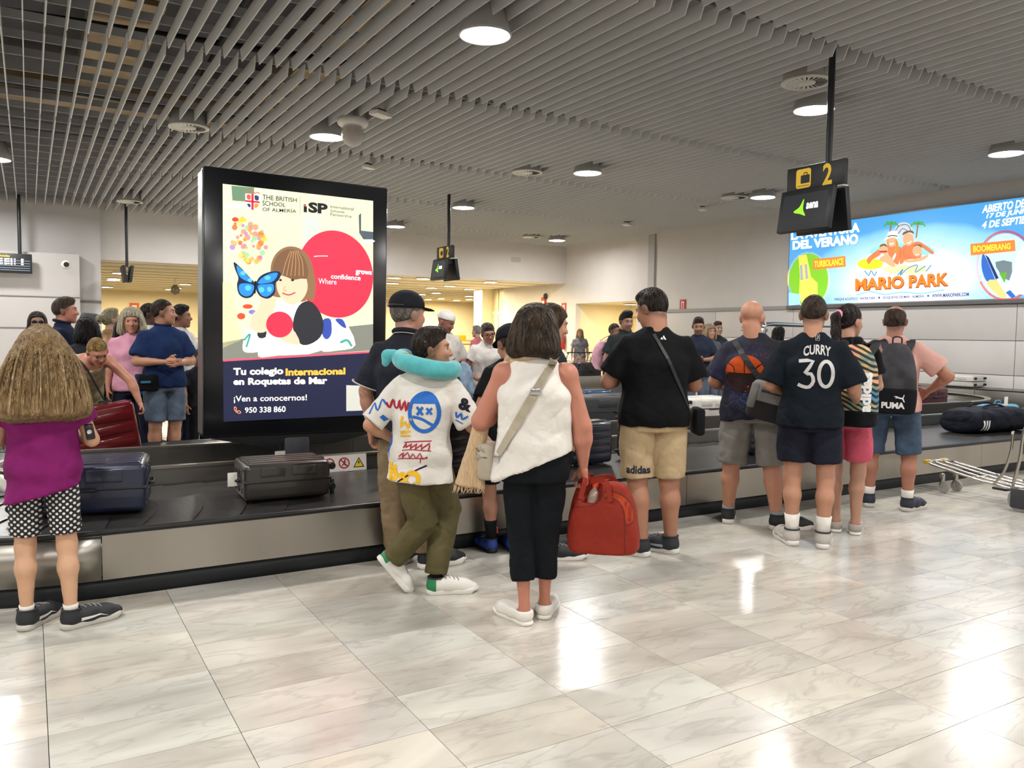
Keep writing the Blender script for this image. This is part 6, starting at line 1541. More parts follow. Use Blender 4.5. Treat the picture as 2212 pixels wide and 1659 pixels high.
# 7 young man, name and number on the back
pos = gz(1748, 1181)
NV = cloth('navy_tee', '10161d')
cur = person('person', 'young man in dark navy t-shirt with white number thirty on the back', (pos[0], pos[1]+.03), 1.80, 0, g=1.08, gd=1.16, lm=1.06, sw=1.03, skin='b98468', hairs=('buzz', '332a22', '4a3d32'), head=(4, 14, 0),
             J=dict(hipL=(-.10, 0, .9), hipR=(.10, 0, .9), kneeL=(-.105, .01, .48), ankL=(-.095, .0, .095), toeL=-22, kneeR=(.115, .01, .48), ankR=(.11, -.01, .095), toeR=4, elL=(-.27, .0, 1.13), wrL=(-.18, .22, 1.06), elR=(.275, .0, 1.12), wrR=(.30, .2, 1.02)), hands=dict(L=dict(thumb=(0, 0, 1), curl=30)),
             top=dict(mat=NV, hem=.85, ease=(.032, .035), flare=.015, sleeve=.92, sr=(.080, .094), fold=.005),
             bottom=dict(kind='shorts', mat=cloth('navy_shorts', '1b1c28'), len=.72, hem_r=.105, thigh_r=.112, fold=.004),
             shoes=dict(mat=M('shoe_lgrey', 'b3aea6', .6), sole=W_SOLE, sock=cloth('sockwhite', 'd8d3cb'), sock_h=.13, flash=M('flash_w2', 'd8d5cf', .5), s=1.0))
S_ = cur['S']; tr = bvh_of(cur['top']); PW = cloth('print_white2', 'b9b6b4', vary=.05)
def cd(nm, shp): return decal(nm, shp, PW, cur['top'], (.03*S_, 0, 1.19*S_), (1, 0, 0), (0, 0, 1), (0, 1, 0), .003, .02, tr)
def arch(vf, x0, x1, y0, y1, lift):
    v, f = fit(vf, x0, x1, y0, y1); xm = (x0+x1)/2; w = (x1-x0)/2
    return [(x, y-lift*((x-xm)/w)**2) for x, y in v], f
cd('back_name', [arch(text_polys('CURRY', bold=.03), -.09, .09, .165, .235, .018)])
th_ = [(-.125, .125), (-.03, .125), (-.02, .10), (-.07, .03)]
cd('back_number', [stroke([(-.118, .118), (-.025, .118), (-.075, .035), (-.035, .03), (-.018, -.02), (-.045, -.062), (-.085, -.06), (-.12, -.045)], .024, 2)])
cd('back_number', [stroke([(.062+.046*math.cos(a)*(1 if abs(math.cos(a)) < .99 else 1), .03+.088*math.sin(a)) for a in np.linspace(0, 2*math.pi, 21)[:-1]], .024, 2, True)])
cd('back_emblem', [stroke([(-.012, .262), (.012, .262), (.012, .305), (-.012, .305)], .003, 0, True), stroke([(-.004, .27), (.004, .285), (-.002, .298)], .005, 2)])

# 8 girl with ponytail and striped backpack
pos = gz(1829, 1152)
pony = person('person', 'girl with dark ponytail and pink shorts carrying a striped backpack', (pos[0], pos[1]+.03), 1.76, 14, g=.98, lm=.98, sw=.96, skin='b98a72', fem=True, hairs=('pony', '241d1c', '3d3230'), head=(22, 4, 0), headoff=(-.02, 0, 0),
              J=dict(kneeL=(-.085, .02, .48), ankL=(-.06, .0, .095), toeL=-30, kneeR=(.09, .0, .48), ankR=(.085, .0, .095), toeR=-12, elR=(.19, .06, 1.14), wrR=(.10, .27, 1.12)), hands=dict(R=dict(thumb=(0, 0, 1), curl=30)),
              top=dict(mat=cloth('black_tee', '121315'), hem=.88, sleeve=.6), bottom=dict(kind='shorts', mat=cloth('pink_shorts', 'c4566a'), len=.80, hem_r=.096, thigh_r=.10), shoes=dict(kind='slip', mat=M('canvas_grey', 'a39c93', .8), sole=W_SOLE))
HF = pony['HF']; solid('ponytail', chain([HF((0, -.10, .05)), HF((0, -.145, .02)), HF((.02, -.155, -.08)), HF((.045, -.15, -.2)), HF((.06, -.15, -.3))], [.022, .034, .034, .028, .01], .015), .008, hair_mat('241d1c', '3d3230'), pony['root'], disp=(.003, 2, .15), sm=1)
MB().tube([HF((.027*math.cos(a), -.122, .042+.027*math.sin(a))) for a in np.linspace(0, 2*math.pi, 13)[:-1]], .0095, 8, True).build('hair_tie', M('tie_pink', 'd98aa8', .6), pony['root'])
def backpack(R, name, label, c, hw, hd, hh, mat, base=None, z=None, strapm=None):
    S_ = R['S']; e = worn(R, name, label, 'backpack')
    pr = [loft([((c[0], c[1], c[2]-hh), hw*.92, hd*.95), ((c[0], c[1], c[2]-hh*.6), hw, hd), ((c[0], c[1]+.005, c[2]+hh*.1), hw*.97, hd*.95), ((c[0], c[1]+.015, c[2]+hh*.65), hw*.78, hd*.75), ((c[0], c[1]+.025, c[2]+hh), hw*.42, hd*.5)], (1, 0, 0), .02, e=2.8, round_caps=.03)]
    b = solid('pack_body', pr, .009, mat, e, disp=(.002, 5, 1), sm=1)
    if base: solid('pack_base', [loft([((c[0], c[1]-.004, c[2]-hh*1.01), hw*.94, hd*.97), ((c[0], c[1]-.004, c[2]-hh*.6), hw*1.02, hd*1.03), ((c[0], c[1]-.004, z), hw*1.02, hd*1.03)], (1, 0, 0), .02, e=2.8, round_caps=.02)], .009, base, e, sm=1)
    MB().tube(spline([(c[0]-.035, c[1]+hd*.4, c[2]+hh-.02), (c[0]-.03, c[1]+hd*.3, c[2]+hh+.045), (c[0]+.03, c[1]+hd*.3, c[2]+hh+.045), (c[0]+.035, c[1]+hd*.4, c[2]+hh-.02)], 5), .007, 8).build('grab_loop', strapm, e)
    for s in (-1, 1):
        x = c[0]+s*.075; pts = [(x, c[1]+hd*.7, c[2]+hh*.72), (x+s*.035, c[1]+hd+.02, c[2]+hh*1.02)]
        yb = R['j']['neck'][1]; zt = R['j']['shR'][2]+.052*S_
        pts += [(c[0]*.3+s*.115*S_, yb-.05, zt+.02), (s*.125*S_, yb+.07, zt-.012), (s*.14*S_, yb+.15, zt-.16)]
        MB().strap(spline(pts, 5), [(0, -1, .6)]*5+[(0, -.6, 1)]*5+[(0, .2, 1)]*5+[(0, 1, .5)]*6, .058, .012).build('shoulder_strap', strapm, e)
    return e, b
STR = bpy.data.materials.new('zebra'); STR.use_nodes = True; nt = STR.node_tree; b = nt.nodes['Principled BSDF']; b.inputs['Roughness'].default_value = .7
tc = nt.nodes.new('ShaderNodeTexCoord'); mp = nt.nodes.new('ShaderNodeMapping'); mp.inputs['Rotation'].default_value = (0, math.radians(62), 0); nt.links.new(tc.outputs['Object'], mp.inputs['Vector'])
wv = nt.nodes.new('ShaderNodeTexWave'); wv.inputs['Scale'].default_value = 9; wv.inputs['Distortion'].default_value = 5; wv.inputs['Detail'].default_value = 1; wv.inputs['Detail Scale'].default_value = .7; nt.links.new(mp.outputs[0], wv.inputs['Vector'])
nz = nt.nodes.new('ShaderNodeTexNoise'); nz.inputs['Scale'].default_value = 7; nt.links.new(tc.outputs['Object'], nz.inputs['Vector'])
rc = nt.nodes.new('ShaderNodeValToRGB'); rc.color_ramp.elements[0].position = .35; rc.color_ramp.elements[0].color = (*lin('3f7fa6'), 1); rc.color_ramp.elements[1].position = .65; rc.color_ramp.elements[1].color = (*lin('d98a6a'), 1)
q = rc.color_ramp.elements.new(.45); q.color = (*lin('6f8a70'), 1); q = rc.color_ramp.elements.new(.55); q.color = (*lin('c9a26a'), 1); nt.links.new(nz.outputs['Fac'], rc.inputs['Fac'])
rw = nt.nodes.new('ShaderNodeValToRGB'); rw.color_ramp.elements[0].position = .45; rw.color_ramp.elements[1].position = .5; nt.links.new(wv.outputs['Fac'], rw.inputs['Fac'])
mx = nt.nodes.new('ShaderNodeMix'); mx.data_type = 'RGBA'; mx.inputs['A'].default_value = (*lin('141419'), 1); nt.links.new(rw.outputs['Color'], mx.inputs['Factor']); nt.links.new(rc.outputs['Color'], mx.inputs['B']); nt.links.new(mx.outputs['Result'], b.inputs['Base Color'])
STB = M('strap_black2', '17181b', .6)
e, pk = backpack(pony, 'striped_backpack', 'multicoloured zebra striped backpack with black base worn by the ponytail girl', V(.10, -.235, 1.16), .165, .10, .30, STR, cloth('pack_black', '131317'), .955, STB)
decal('pack_lettering', [([(-y, x) for x, y in v], f) for v, f in [fit(text_polys('adidas', bold=.05), -.02, .27, .0, .075)]], M('print_white3', 'e0dedb', .6), pk, (.10+.135, 0, .99), (1, 0, 0), (0, 0, 1), (0, 1, 0), .004, .02)

# 9 man in salmon shirt
pos = gz(1924, 1100)
pnk = person('person', 'man in salmon shirt and denim shorts wearing a black backpack', (pos[0], pos[1]+.03), 1.79, 2, g=1.14, gd=1.2, lm=1.10, sw=1.08, skin='a66f58', hairs=('fringe', '3a2c26', '55443a'), head=(4, 4, 0), headoff=(.0, 0, 0),
             J=dict(hipL=(-.11, 0, .9), hipR=(.11, 0, .9), kneeL=(-.145, .02, .48), ankL=(-.155, .02, .095), toeL=-18, kneeR=(.15, .0, .48), ankR=(.15, -.02, .095), toeR=26, elR=(.42, .02, 1.16), wrR=(.27, .20, 1.02), elL=(-.26, .05, 1.13), wrL=(-.2, .26, 1.1)), hands=dict(R=dict(thumb=(0, 0, 1), curl=40)),
             top=dict(mat=cloth('salmon', 'c99a90', vary=.05), hem=.855, ease=(.022, .025), flare=.01, sleeve=.72, sr=(.074, .086)),
             bottom=dict(kind='shorts', mat=M('denim', '34465c', .85, vary=.3, vscale=6, bump=[(14, .25), (400, .2)]), len=.98, hem_r=.095, thigh_r=.108),
             shoes=dict(mat=M('shoe_navy', '1b2230', .6), sole=G_SOLE, sock=cloth('sockwhite', 'd8d3cb'), sock_h=.09))
CAMO = M('camo_black', '1a1a1f', .7, vary=1, vscale=9, col2='37363c')
e, pk = backpack(pnk, 'black_backpack', 'black backpack with grey camouflage top and white lettering on salmon shirt man', V(.03, -.225, 1.17), .165, .085, .30, CAMO, cloth('pack_black2', '15161a'), 1.09, STB)
bs = [c for c in e.children if c.name.startswith('pack_base')][0]
decal('pack_lettering', [fit(text_polys('PUMA', bold=.05), -.09, .09, .0, .055)], M('print_white3', 'e0dedb', .6), bs, (.02, 0, .915), (1, 0, 0), (0, 0, 1), (0, 1, 0), .004, .02)
decal('pack_logo', [poly([(.0, .10), (.02, .105), (.045, .095), (.07, .09), (.082, .118), (.085, .112), (.078, .085), (.09, .05), (.08, .055), (.068, .078), (.05, .08), (.03, .086), (.015, .08), (.022, .09)])], M('print_white3', 'e0dedb', .6), bs, (.02, 0, .92), (1, 0, 0), (0, 0, 1), (0, 1, 0), .004, .02)

# 10 boy hidden behind the woman, 11 woman with long brown hair behind her
pos = gz(1082, 1192)
kid = person('boy', 'boy in dark cap and black shorts with blue shoes behind the woman in white', (pos[0], pos[1]+.02), 1.55, -20, lean=(.07, .02), g=.95, lm=.95, skin='c08a70', child=True, hairs=('short', '2b211b', '4a3a2c'), head=(-10, 20, 0),
             J=dict(ankL=(-.07, .0, .095), kneeL=(-.085, .02, .48)), top=dict(mat=cloth('black_tee', '121315')), bottom=dict(kind='shorts', mat=cloth('black_shorts', '14151a'), len=.85),
             shoes=dict(mat=M('shoe_blue', '23408f', .6), sole=M('sole_black', '1c1d22', .6), sock=cloth('sockblack', '17171a'), sock_h=.16))
cap_on(kid, cloth('navy_cap', '1b1c22'))
for c in 'LR':
    a = kid['j']['ank'+c]; 
    MB().rbox(tuple(a+V(.038 if c == 'R' else .036, -.012, .07)), (.006, .016, .02), .004, 2).build('sock_emblem', M('emblem_red', 'b03a34', .6), kid['root'])
pos, h_ = at_col(1188, 660, 4.55)
brn = person('person', 'woman with long brown hair half hidden behind the woman in white', pos, 1.70, 70, g=1.0, fem=True, skin='bd8a70', hairs=('long', '3a2a20', '5a4432'), head=(5, 14, 0), face=True,
             top=dict(mat=cloth('dark_top', '26282c')), bottom=dict(kind='shorts', mat=cloth('black_shorts', '14151a')), shoes=dict(mat=M('shoe_dk', '17181c', .6), sole=W_SOLE))
# ------------------------------------------------------------------ people on the far side of the belt (smaller in the picture)
DK = M('shoe_dk', '17181c', .6)
def fp(name, label, px, ytop, Y, rel, hh=None, **k):
    pos, h = at_col(px, ytop, Y)
    k.setdefault('shoes', dict(mat=DK, sole=W_SOLE)); k.setdefault('face', True)
    return person(name, label, pos, hh or h, rel, far=True, **k)
JN = M('denim_mid', '4a5666', .85, vary=.3, vscale=6, bump=[(14, .25)])
crossed = dict(elL=(-.27, .02, 1.13), wrL=(-.06, .22, 1.12), elR=(.27, .02, 1.13), wrR=(.06, .22, 1.13))
dm = fp('person', 'man in navy polo shirt and denim shorts with hands together left of the poster screen', 352, 648, 9.25, 160, head=(-62, 0, 0), g=1.12, lm=1.12, sw=1.1, skin='b98468', hairs=('buzz', '2b211b', '43362b'),
        J=crossed, hands=dict(L=dict(thumb=(0, 0, 1), curl=30), R=dict(thumb=(0, 0, 1), curl=30)),
        top=dict(mat=cloth('navy_polo2', '18294d'), hem=.86, ease=(.018, .02), flare=0, sleeve=.8, collar=cloth('navy_collar2', '13203c')), bottom=dict(kind='shorts', mat=JN, len=.93, hem_r=.09))
wb = worn(dm, 'belt_bag', 'black and blue belt bag hanging at the navy polo man waist', 'bag')
MB().rbox((.20, .10, .96), (.10, .05, .085), .025, 3).build('bag_body', cloth('bag_black', '101113'), wb); MB().rbox((.24, .155, .97), (.05, .004, .012), .003, 2).build('bag_zip', M('bag_teal', '2a6a8a', .5), wb)
bw = fp('person', 'blonde woman in pink t-shirt with black backpack straps behind the belt', 284, 668, 9.55, 176, head=(4, 6, 0), fem=True, g=1.12, lm=1.05, skin='c2866e', hairs=('bob', 'b9ac8c', 'd9cfb4'), hscale=1.14,
        top=dict(mat=cloth('pink_tee', 'd79ab0'), hem=.86, sleeve=.75), bottom=dict(kind='trousers', mat=cloth('navy_tr', '1d2233'), len=.97, hem_r=.06, knee_r=.07), J=dict(elL=(-.25, .0, 1.13), wrL=(-.2, .2, 1.0)))
bs_ = worn(bw, 'backpack_straps', 'black backpack worn by the blonde woman in pink', 'backpack')
MB().strap(spline([(-.13, -.1, 1.38), (-.13, -.01, 1.50), (-.13, .11, 1.42), (-.14, .175, 1.25), (-.165, .165, 1.05), (-.20, .05, .97)], 4), [(0, -.5, 1)]*4+[(0, .3, 1)]*4+[(0, 1, .3)]*13, .06, .012).build('shoulder_strap', STB, bs_)
MB().rbox((0, -.22, 1.2), (.15, .09, .22), .06, 3).build('pack_body', STB, bs_)
lb_ = worn(bw, 'blue_bag', 'blue fabric bag carried by the blonde woman in pink', 'bag'); MB().rbox((-.12, .235, .93), (.11, .05, .11), .03, 3).build('bag_body', cloth('blue_bag', '28548c'), lb_)
MB().rbox((-.12, .235, 1.02), (.112, .062, .02), .012, 2).build('bag_zip', cloth('blue_bag_d', '1c3c66'), lb_)
# woman bending over the belt to lift the red suitcase
pos, _ = at_col(178, 720, 8.98)
ben = person('person', 'sunburnt woman with tied blonde hair bending to lift the red suitcase', pos, 1.68, 172, far=True, fem=True, g=1.05, lm=1.06, skin='b57a60', hairs=('pony', '8a6d3c', 'a9874f'), head=(-8, 34, 6), face=True, lean=(.02, .42), headoff=(-.06, .10, -.27),
             J=dict(shL=(-.17, .38, 1.26), shR=(.15, .40, 1.20), neck=(-.01, .41, 1.31), elL=(-.34, .58, 1.06), wrL=(-.40, .68, .84), elR=(.26, .48, .98), wrR=(.22, .62, .80)),
             hands=dict(L=dict(thumb=(0, 1, 0), curl=60), R=dict(thumb=(0, 0, 1), curl=50)),
             torso=[(.86, .155, .115, 0), (.94, .168, .12, .05), (1.02, .15, .112, .3), (1.10, .15, .115, .55), (1.18, .16, .12, .8), (1.25, .15, .11, .95), (1.30, .09, .08, 1.0)],
             top=None, bottom=dict(kind='shorts', mat=cloth('khaki_sh', '7d7358'), len=.8), shoes=dict(mat=DK, sole=W_SOLE))
S_ = ben['S']
solid('vest', [loft([((0, 0, .88)*np.array([1, 1, S_]), .185*S_, .145*S_), (V(.008, .12, 1.0)*S_, .175*S_, .14*S_), (V(.016, .30, 1.14)*S_, .178*S_, .14*S_), (V(.02, .40, 1.24)*S_, .14*S_, .12*S_)], (1, 0, 0), .03)], .018, cloth('tan_vest', '9a8a6c', vary=.3), ben['root'], disp=(.006, 3, .6), sm=1)
sb_ = worn(ben, 'crossbody_bag', 'small black crossbody bag hanging from the bending woman', 'bag')
MB().strap(spline([V(.13, .42, 1.30)*S_, V(.05, .50, 1.2)*S_, V(-.06, .40, 1.0)*S_, V(-.14, .30, .86)*S_], 5), [(0, 1, .6)]*16, .018, .004).build('bag_strap', STB, sb_)
MB().rbox(tuple(V(-.15, .30, .80)*S_), (.06, .03, .05), .02, 3).build('bag_body', STB, sb_)
sf_ = worn(ben, 'striped_scarf', 'black and white patterned strap band over the bending woman shoulder', 'scarf')
CHK = M('chequer_band', 'd8d4ca', .7)
MB().strap(spline([V(.12, .30, 1.32)*S_, V(.19, .40, 1.30)*S_, V(.235, .50, 1.18)*S_, V(.25, .52, 1.04)*S_], 4), [(0, .3, 1)]*4+[(.5, .8, .5)]*9, .085, .006).build('band', CHK, sf_)
for i, t in enumerate((1.27, 1.22, 1.165, 1.11)):
    MB().strap([V(.215+.02*(1.27-t)*5-.01, .445+.3*(1.27-t)+.018, t+.012)*S_, V(.222+.02*(1.27-t)*5-.01, .462+.3*(1.27-t)+.018, t-.016)*S_], [(.5, .8, .5)]*2, .05, .005).build('band_mark', STB, sf_)
np_ = fp('person', 'tall man in dark navy polo shirt turning his head right at the left wall', 137, 644, 10.0, 95, head=(4, 0, 0), g=1.2, lm=1.1, sw=1.1, skin='b5765e', hairs=('short', '3a2f28', '5a4c40'), top=dict(mat=cloth('navy_polo3', '1b2338'), sleeve=.8, collar=cloth('navy_collar3', '161c2e')), bottom=dict(kind='shorts', mat=JN))
sg_ = fp('person', 'woman with long dark hair and sunglasses far left by the wall', 80, 664, 11.2, 178, hh=1.70, head=(0, 0, 0), fem=True, skin='a5806c', hairs=('long', '2a221e', '40342c'), top=dict(mat=cloth('green_top', '3a4038')), bottom=dict(kind='trousers', mat=cloth('black_tr', '15161a'), len=.97, hem_r=.06))
glasses_on(sg_, M('sunglass', '0c0c0e', .2), True)
ht = fp('person', 'man wearing a grey bucket hat beside the grey pillar', 192, 672, 12.0, 84, hh=1.70, head=(0, 6, 0), skin='b9857a', hairs=('fringe', '8a827a', 'a0988e'), top=dict(mat=cloth('grey_top', '55565a')), bottom=dict(kind='trousers', mat=JN, len=.97, hem_r=.075))
HATM = cloth('hat_grey', '4d4b4e')
o = solid('bucket_hat', [moved(scaled(p, ht['hS']), ht['Rm'], ht['hc']) for p in [loft([((0, -.012, .03), .10, .12), ((0, -.012, .09), .09, .105), ((0, -.012, .135), .078, .09)], (1, 0, 0), .01, round_caps=.015), loft([((0, -.01, .02), .13, .15), ((0, -.01, .035), .105, .122)], (1, 0, 0), .015)]], .009, HATM, ht['root'], sm=1)
fp('person', 'person with smooth black hair seen from behind near the bending woman', 188, 689, 9.6, -10, hh=1.62, fem=True, face=False, skin='a5806c', hairs=('bob', '100d0d', '1c1716'), top=dict(mat=cloth('dark_top', '26282c')), bottom=dict(kind='trousers', mat=cloth('black_tr', '15161a'), len=.97))
bn = fp('person', 'older woman with pinned grey blonde hair in a tan shirt', 238, 668, 11.0, 60, fem=True, head=(8, -8, 0), skin='b9907c', hairs=('short', '8f8468', 'b0a688'), top=dict(mat=cloth('tan_shirt', '9c7a58', vary=.3), sleeve=.9), bottom=dict(kind='trousers', mat=JN, len=.97))
solid('hair_bun', [ell(bn['HF']((0, -.12, .03)), V(.045, .04, .045), .01)], .011, hair_mat('8f8468', 'b0a688'), bn['root'], disp=(.004, 2, 1))
fp('person', 'dark haired person mostly hidden behind the blonde woman in pink', 266, 692, 10.6, 160, hh=1.62, fem=True, skin='a5806c', hairs=('long', '1a1412', '2a211d'), top=dict(mat=cloth('grey_top', '55565a')), bottom=dict(kind='trousers', mat=cloth('black_tr', '15161a'), len=.97))
fp('person', 'dark skinned man with shaved head behind the navy polo man', 322, 656, 11.0, 120, head=(-20, 0, 0), skin='5c4034', hairs=('buzz', '1a1412', '2a211d'), top=dict(mat=cloth('white_shirt', 'c9c6c2'), sleeve=.9), bottom=dict(kind='trousers', mat=cloth('black_tr', '15161a'), len=.97))
wp = fp('person', 'man in white patterned shirt with a black backpack strap by the screen edge', 388, 660, 10.4, 130, head=(-30, 0, 0), g=1.1, skin='8a5f4a', hairs=('short', '1a1412', '2a211d'), top=dict(mat=cloth('white_pat', 'b9b8bc', vary=.2), sleeve=.9), bottom=dict(kind='trousers', mat=cloth('navy_tr', '1d2233'), len=.97), J=dict(elL=(-.25, .02, 1.13), wrL=(-.15, .24, 1.05)))
bs2 = worn(wp, 'backpack', 'black backpack of the man in white patterned shirt', 'backpack'); MB().strap(spline([(.13, -.1, 1.40), (.13, -.01, 1.48), (.14, .10, 1.38), (.145, .14, 1.2), (.17, .1, 1.0)], 4), [(0, -.5, 1)]*4+[(0, .3, 1)]*4+[(0, 1, .3)]*9, .06, .012).build('shoulder_strap', STB, bs2); MB().rbox((0, -.23, 1.2), (.16, .09, .24), .06, 3).build('pack_body', STB, bs2)
fp('child', 'small child in dark clothes beside the left edge of the poster screen', 428, 757, 9.9, 150, hh=1.27, child=True, skin='b98a72', hairs=('short', '4a3a2c', '6a5640'), top=dict(mat=cloth('dark_top', '26282c')), bottom=dict(kind='trousers', mat=cloth('black_tr', '15161a'), len=.9), J=dict(elL=(-.23, .1, 1.15), wrL=(-.1, .3, 1.12)))
# centre
wc = fp('person', 'man in white cap looking down behind the walking boy', 962, 668, 9.2, 150, hh=1.78, head=(-30, 22, 0), g=1.1, skin='96624e', hairs=('bald', '5a5048', '5a5048'), top=dict(mat=cloth('white_shirt2', 'c4bfb8', vary=.15), sleeve=.9), bottom=dict(kind='trousers', mat=JN, len=.97), J=crossed)
cap_on(wc, cloth('white_cap', 'd6d2cc'), 170, .004)
jk = worn(wc, 'denim_jacket', 'pale blue denim jacket draped over the white cap man arm', 'jacket')
solid('jacket_cloth', [loft([((-.10, .22, .70), .10, .06), ((-.11, .24, .88), .13, .08), ((-.10, .24, 1.05), .12, .08), ((-.08, .22, 1.16), .08, .06)], (1, 0, 0), .02, round_caps=.03), cone((-.16, .24, 1.08), (-.24, .26, .78), .05, .035, .03), cone((-.02, .24, 1.1), (.04, .26, .85), .05, .04, .03)], .016, M('denim_pale', '8196ac', .85, vary=.25, vscale=9), jk, disp=(.012, 7, .3), sm=1)
gw = fp('person', 'smiling woman with glasses in a white v-neck top leaning over the belt', 1054, 694, 9.15, 172, hh=1.66, head=(-6, 14, 8), fem=True, g=1.12, lm=1.08, skin='ab735c', hairs=('short', '3b3430', '6b625c'), lip='8a3a3a', lean=(.02, .12), headoff=(0, .04, -.03),
        top=dict(mat=cloth('white_top2', 'd3cec7'), hem=.84, sleeve=.5), bottom=dict(kind='trousers', mat=cloth('black_tr', '15161a'), len=.97), J=dict(elL=(-.22, .02, 1.1), wrL=(-.05, .24, 1.05), elR=(.32, .05, 1.1), wrR=(.16, .25, .98)))
glasses_on(gw, M('glass_black', '141416', .3))
fp('person', 'grey haired person in pink top far behind in the passage', 1031, 704, 15.5, -60, fem=True, face=False, skin='b98a72', hairs=('short', '8a8580', 'a09a94'), top=dict(mat=cloth('pink_top', 'b56a72')), bottom=dict(kind='trousers', mat=JN, len=.97))
fp('person', 'dark haired person in black far behind the woman with glasses', 1052, 699, 13.0, -80, fem=True, face=False, skin='a5806c', hairs=('bob', '1a1412', '2a211d'), top=dict(mat=cloth('black_tee', '121315')), bottom=dict(kind='trousers', mat=cloth('black_tr', '15161a'), len=.97))
fp('person', 'blonde girl in grey top standing far back near the red extinguisher', 1253, 711, 20.0, 178, fem=True, skin='b98a72', hairs=('long', '9a7a4a', 'b3935c'), top=dict(mat=cloth('grey_stripe', '77757a', vary=.3)), bottom=dict(kind='shorts', mat=cloth('pink_sh', 'b57a80')))
pb_ = fp('person', 'man in dark striped shirt and white shorts with a pink bag on his back', 1327, 698, 10.6, 120, hh=1.70, head=(10, 6, 0), g=1.12, skin='8f6350', hairs=('buzz', '2b211b', '43362b'), beard=('2b211b', .4), top=dict(mat=cloth('plum_shirt', '3a2730'), sleeve=.7), bottom=dict(kind='shorts', mat=cloth('white_sh', 'd3cec7'), len=.95))
e_ = worn(pb_, 'pink_bag', 'pink drawstring bag on the back of the man in striped shirt', 'bag')
solid('bag_body', [loft([((.0, -.24, .93), .10, .06), ((0, -.26, 1.08), .17, .12), ((0, -.24, 1.28), .15, .10), ((0, -.2, 1.42), .08, .06)], (1, 0, 0), .02, round_caps=.04)], .014, cloth('pink_bag', 'cf9fae', vary=.12), e_, disp=(.008, 5, .6), sm=1)
for s in (-1, 1): MB().tube(spline([(s*.08, -.22, 1.42), (s*.10, -.02, 1.50), (s*.12, .12, 1.35), (s*.14, .0, 1.0)], 4), .008, 6).build('bag_cord', M('cord_pink', 'c9a0ac', .7), e_)
decal('sleeve_band', [poly([(-.06, -.018), (.06, -.018), (.06, .018), (-.06, .018)])], cloth('print_white', 'd8d8d4'), pb_['top'], tuple(pb_['j']['shL']*.5+pb_['j']['elL']*.5), (0, -1, 0), (0, 0, 1), (1, 0, 0), .004, .03)
dp = fp('person', 'man in charcoal polo shirt and grey trousers facing the belt', 1352, 676, 9.15, 168, hh=1.84, head=(-18, 8, 0), g=1.1, lm=1.05, sw=1.05, skin='9c7260', hairs=('quiff', '17120f', '2a211b'), beard=('2b211b', .35), top=dict(mat=cloth('char_polo', '2c3133'), sleeve=.78, collar=cloth('char_collar', '24282a')), bottom=dict(kind='trousers', mat=cloth('grey_tr', '55565c'), len=.97), J=dict(wrR=(.25, .08, .9)))
# right
fp('person', 'man with short brown hair seen between black t-shirt and bald man', 1509, 685, 9.4, 176, head=(0, 14, 0), hh=1.80, g=1.1, skin='9c6e58', hairs=('short', '2b211b', '43362b'), beard=('2b211b', .4), top=dict(mat=cloth('navy_tee3', '222838')), bottom=dict(kind='trousers', mat=JN, len=.97), J=crossed)
fp('person', 'blond person partly hidden left of the bald man head', 1533, 697, 10.4, 150, hh=1.72, fem=True, skin='b98a72', hairs=('bob', '9a8466', 'b8a382'), top=dict(mat=cloth('grey_top', '55565a')), bottom=dict(kind='trousers', mat=JN, len=.97))
fp('person', 'brown haired person just behind the bald man head', 1550, 679, 11.6, 150, hh=1.80, skin='a5806c', hairs=('short', '3a2a22', '54402f'), top=dict(mat=cloth('dark_top', '26282c')), bottom=dict(kind='trousers', mat=JN, len=.97))
fp('person', 'person with dark hair low behind the steel rail', 1627, 706, 12.0, 20, hh=1.62, face=False, skin='a5806c', hairs=('short', '14100f', '221b18'), top=dict(mat=cloth('dark_top', '26282c')), bottom=dict(kind='trousers', mat=JN, len=.97))
fp('person', 'woman with long black hair and white top left of the number thirty shirt', 1683, 697, 10.0, 40, hh=1.70, face=False, fem=True, skin='a5806c', hairs=('long', '120f10', '1f1a1b'), hl=.12, top=dict(mat=cloth('white_top2', 'd3cec7'), sleeve=.6), bottom=dict(kind='trousers', mat=cloth('black_tr', '15161a'), len=.97))
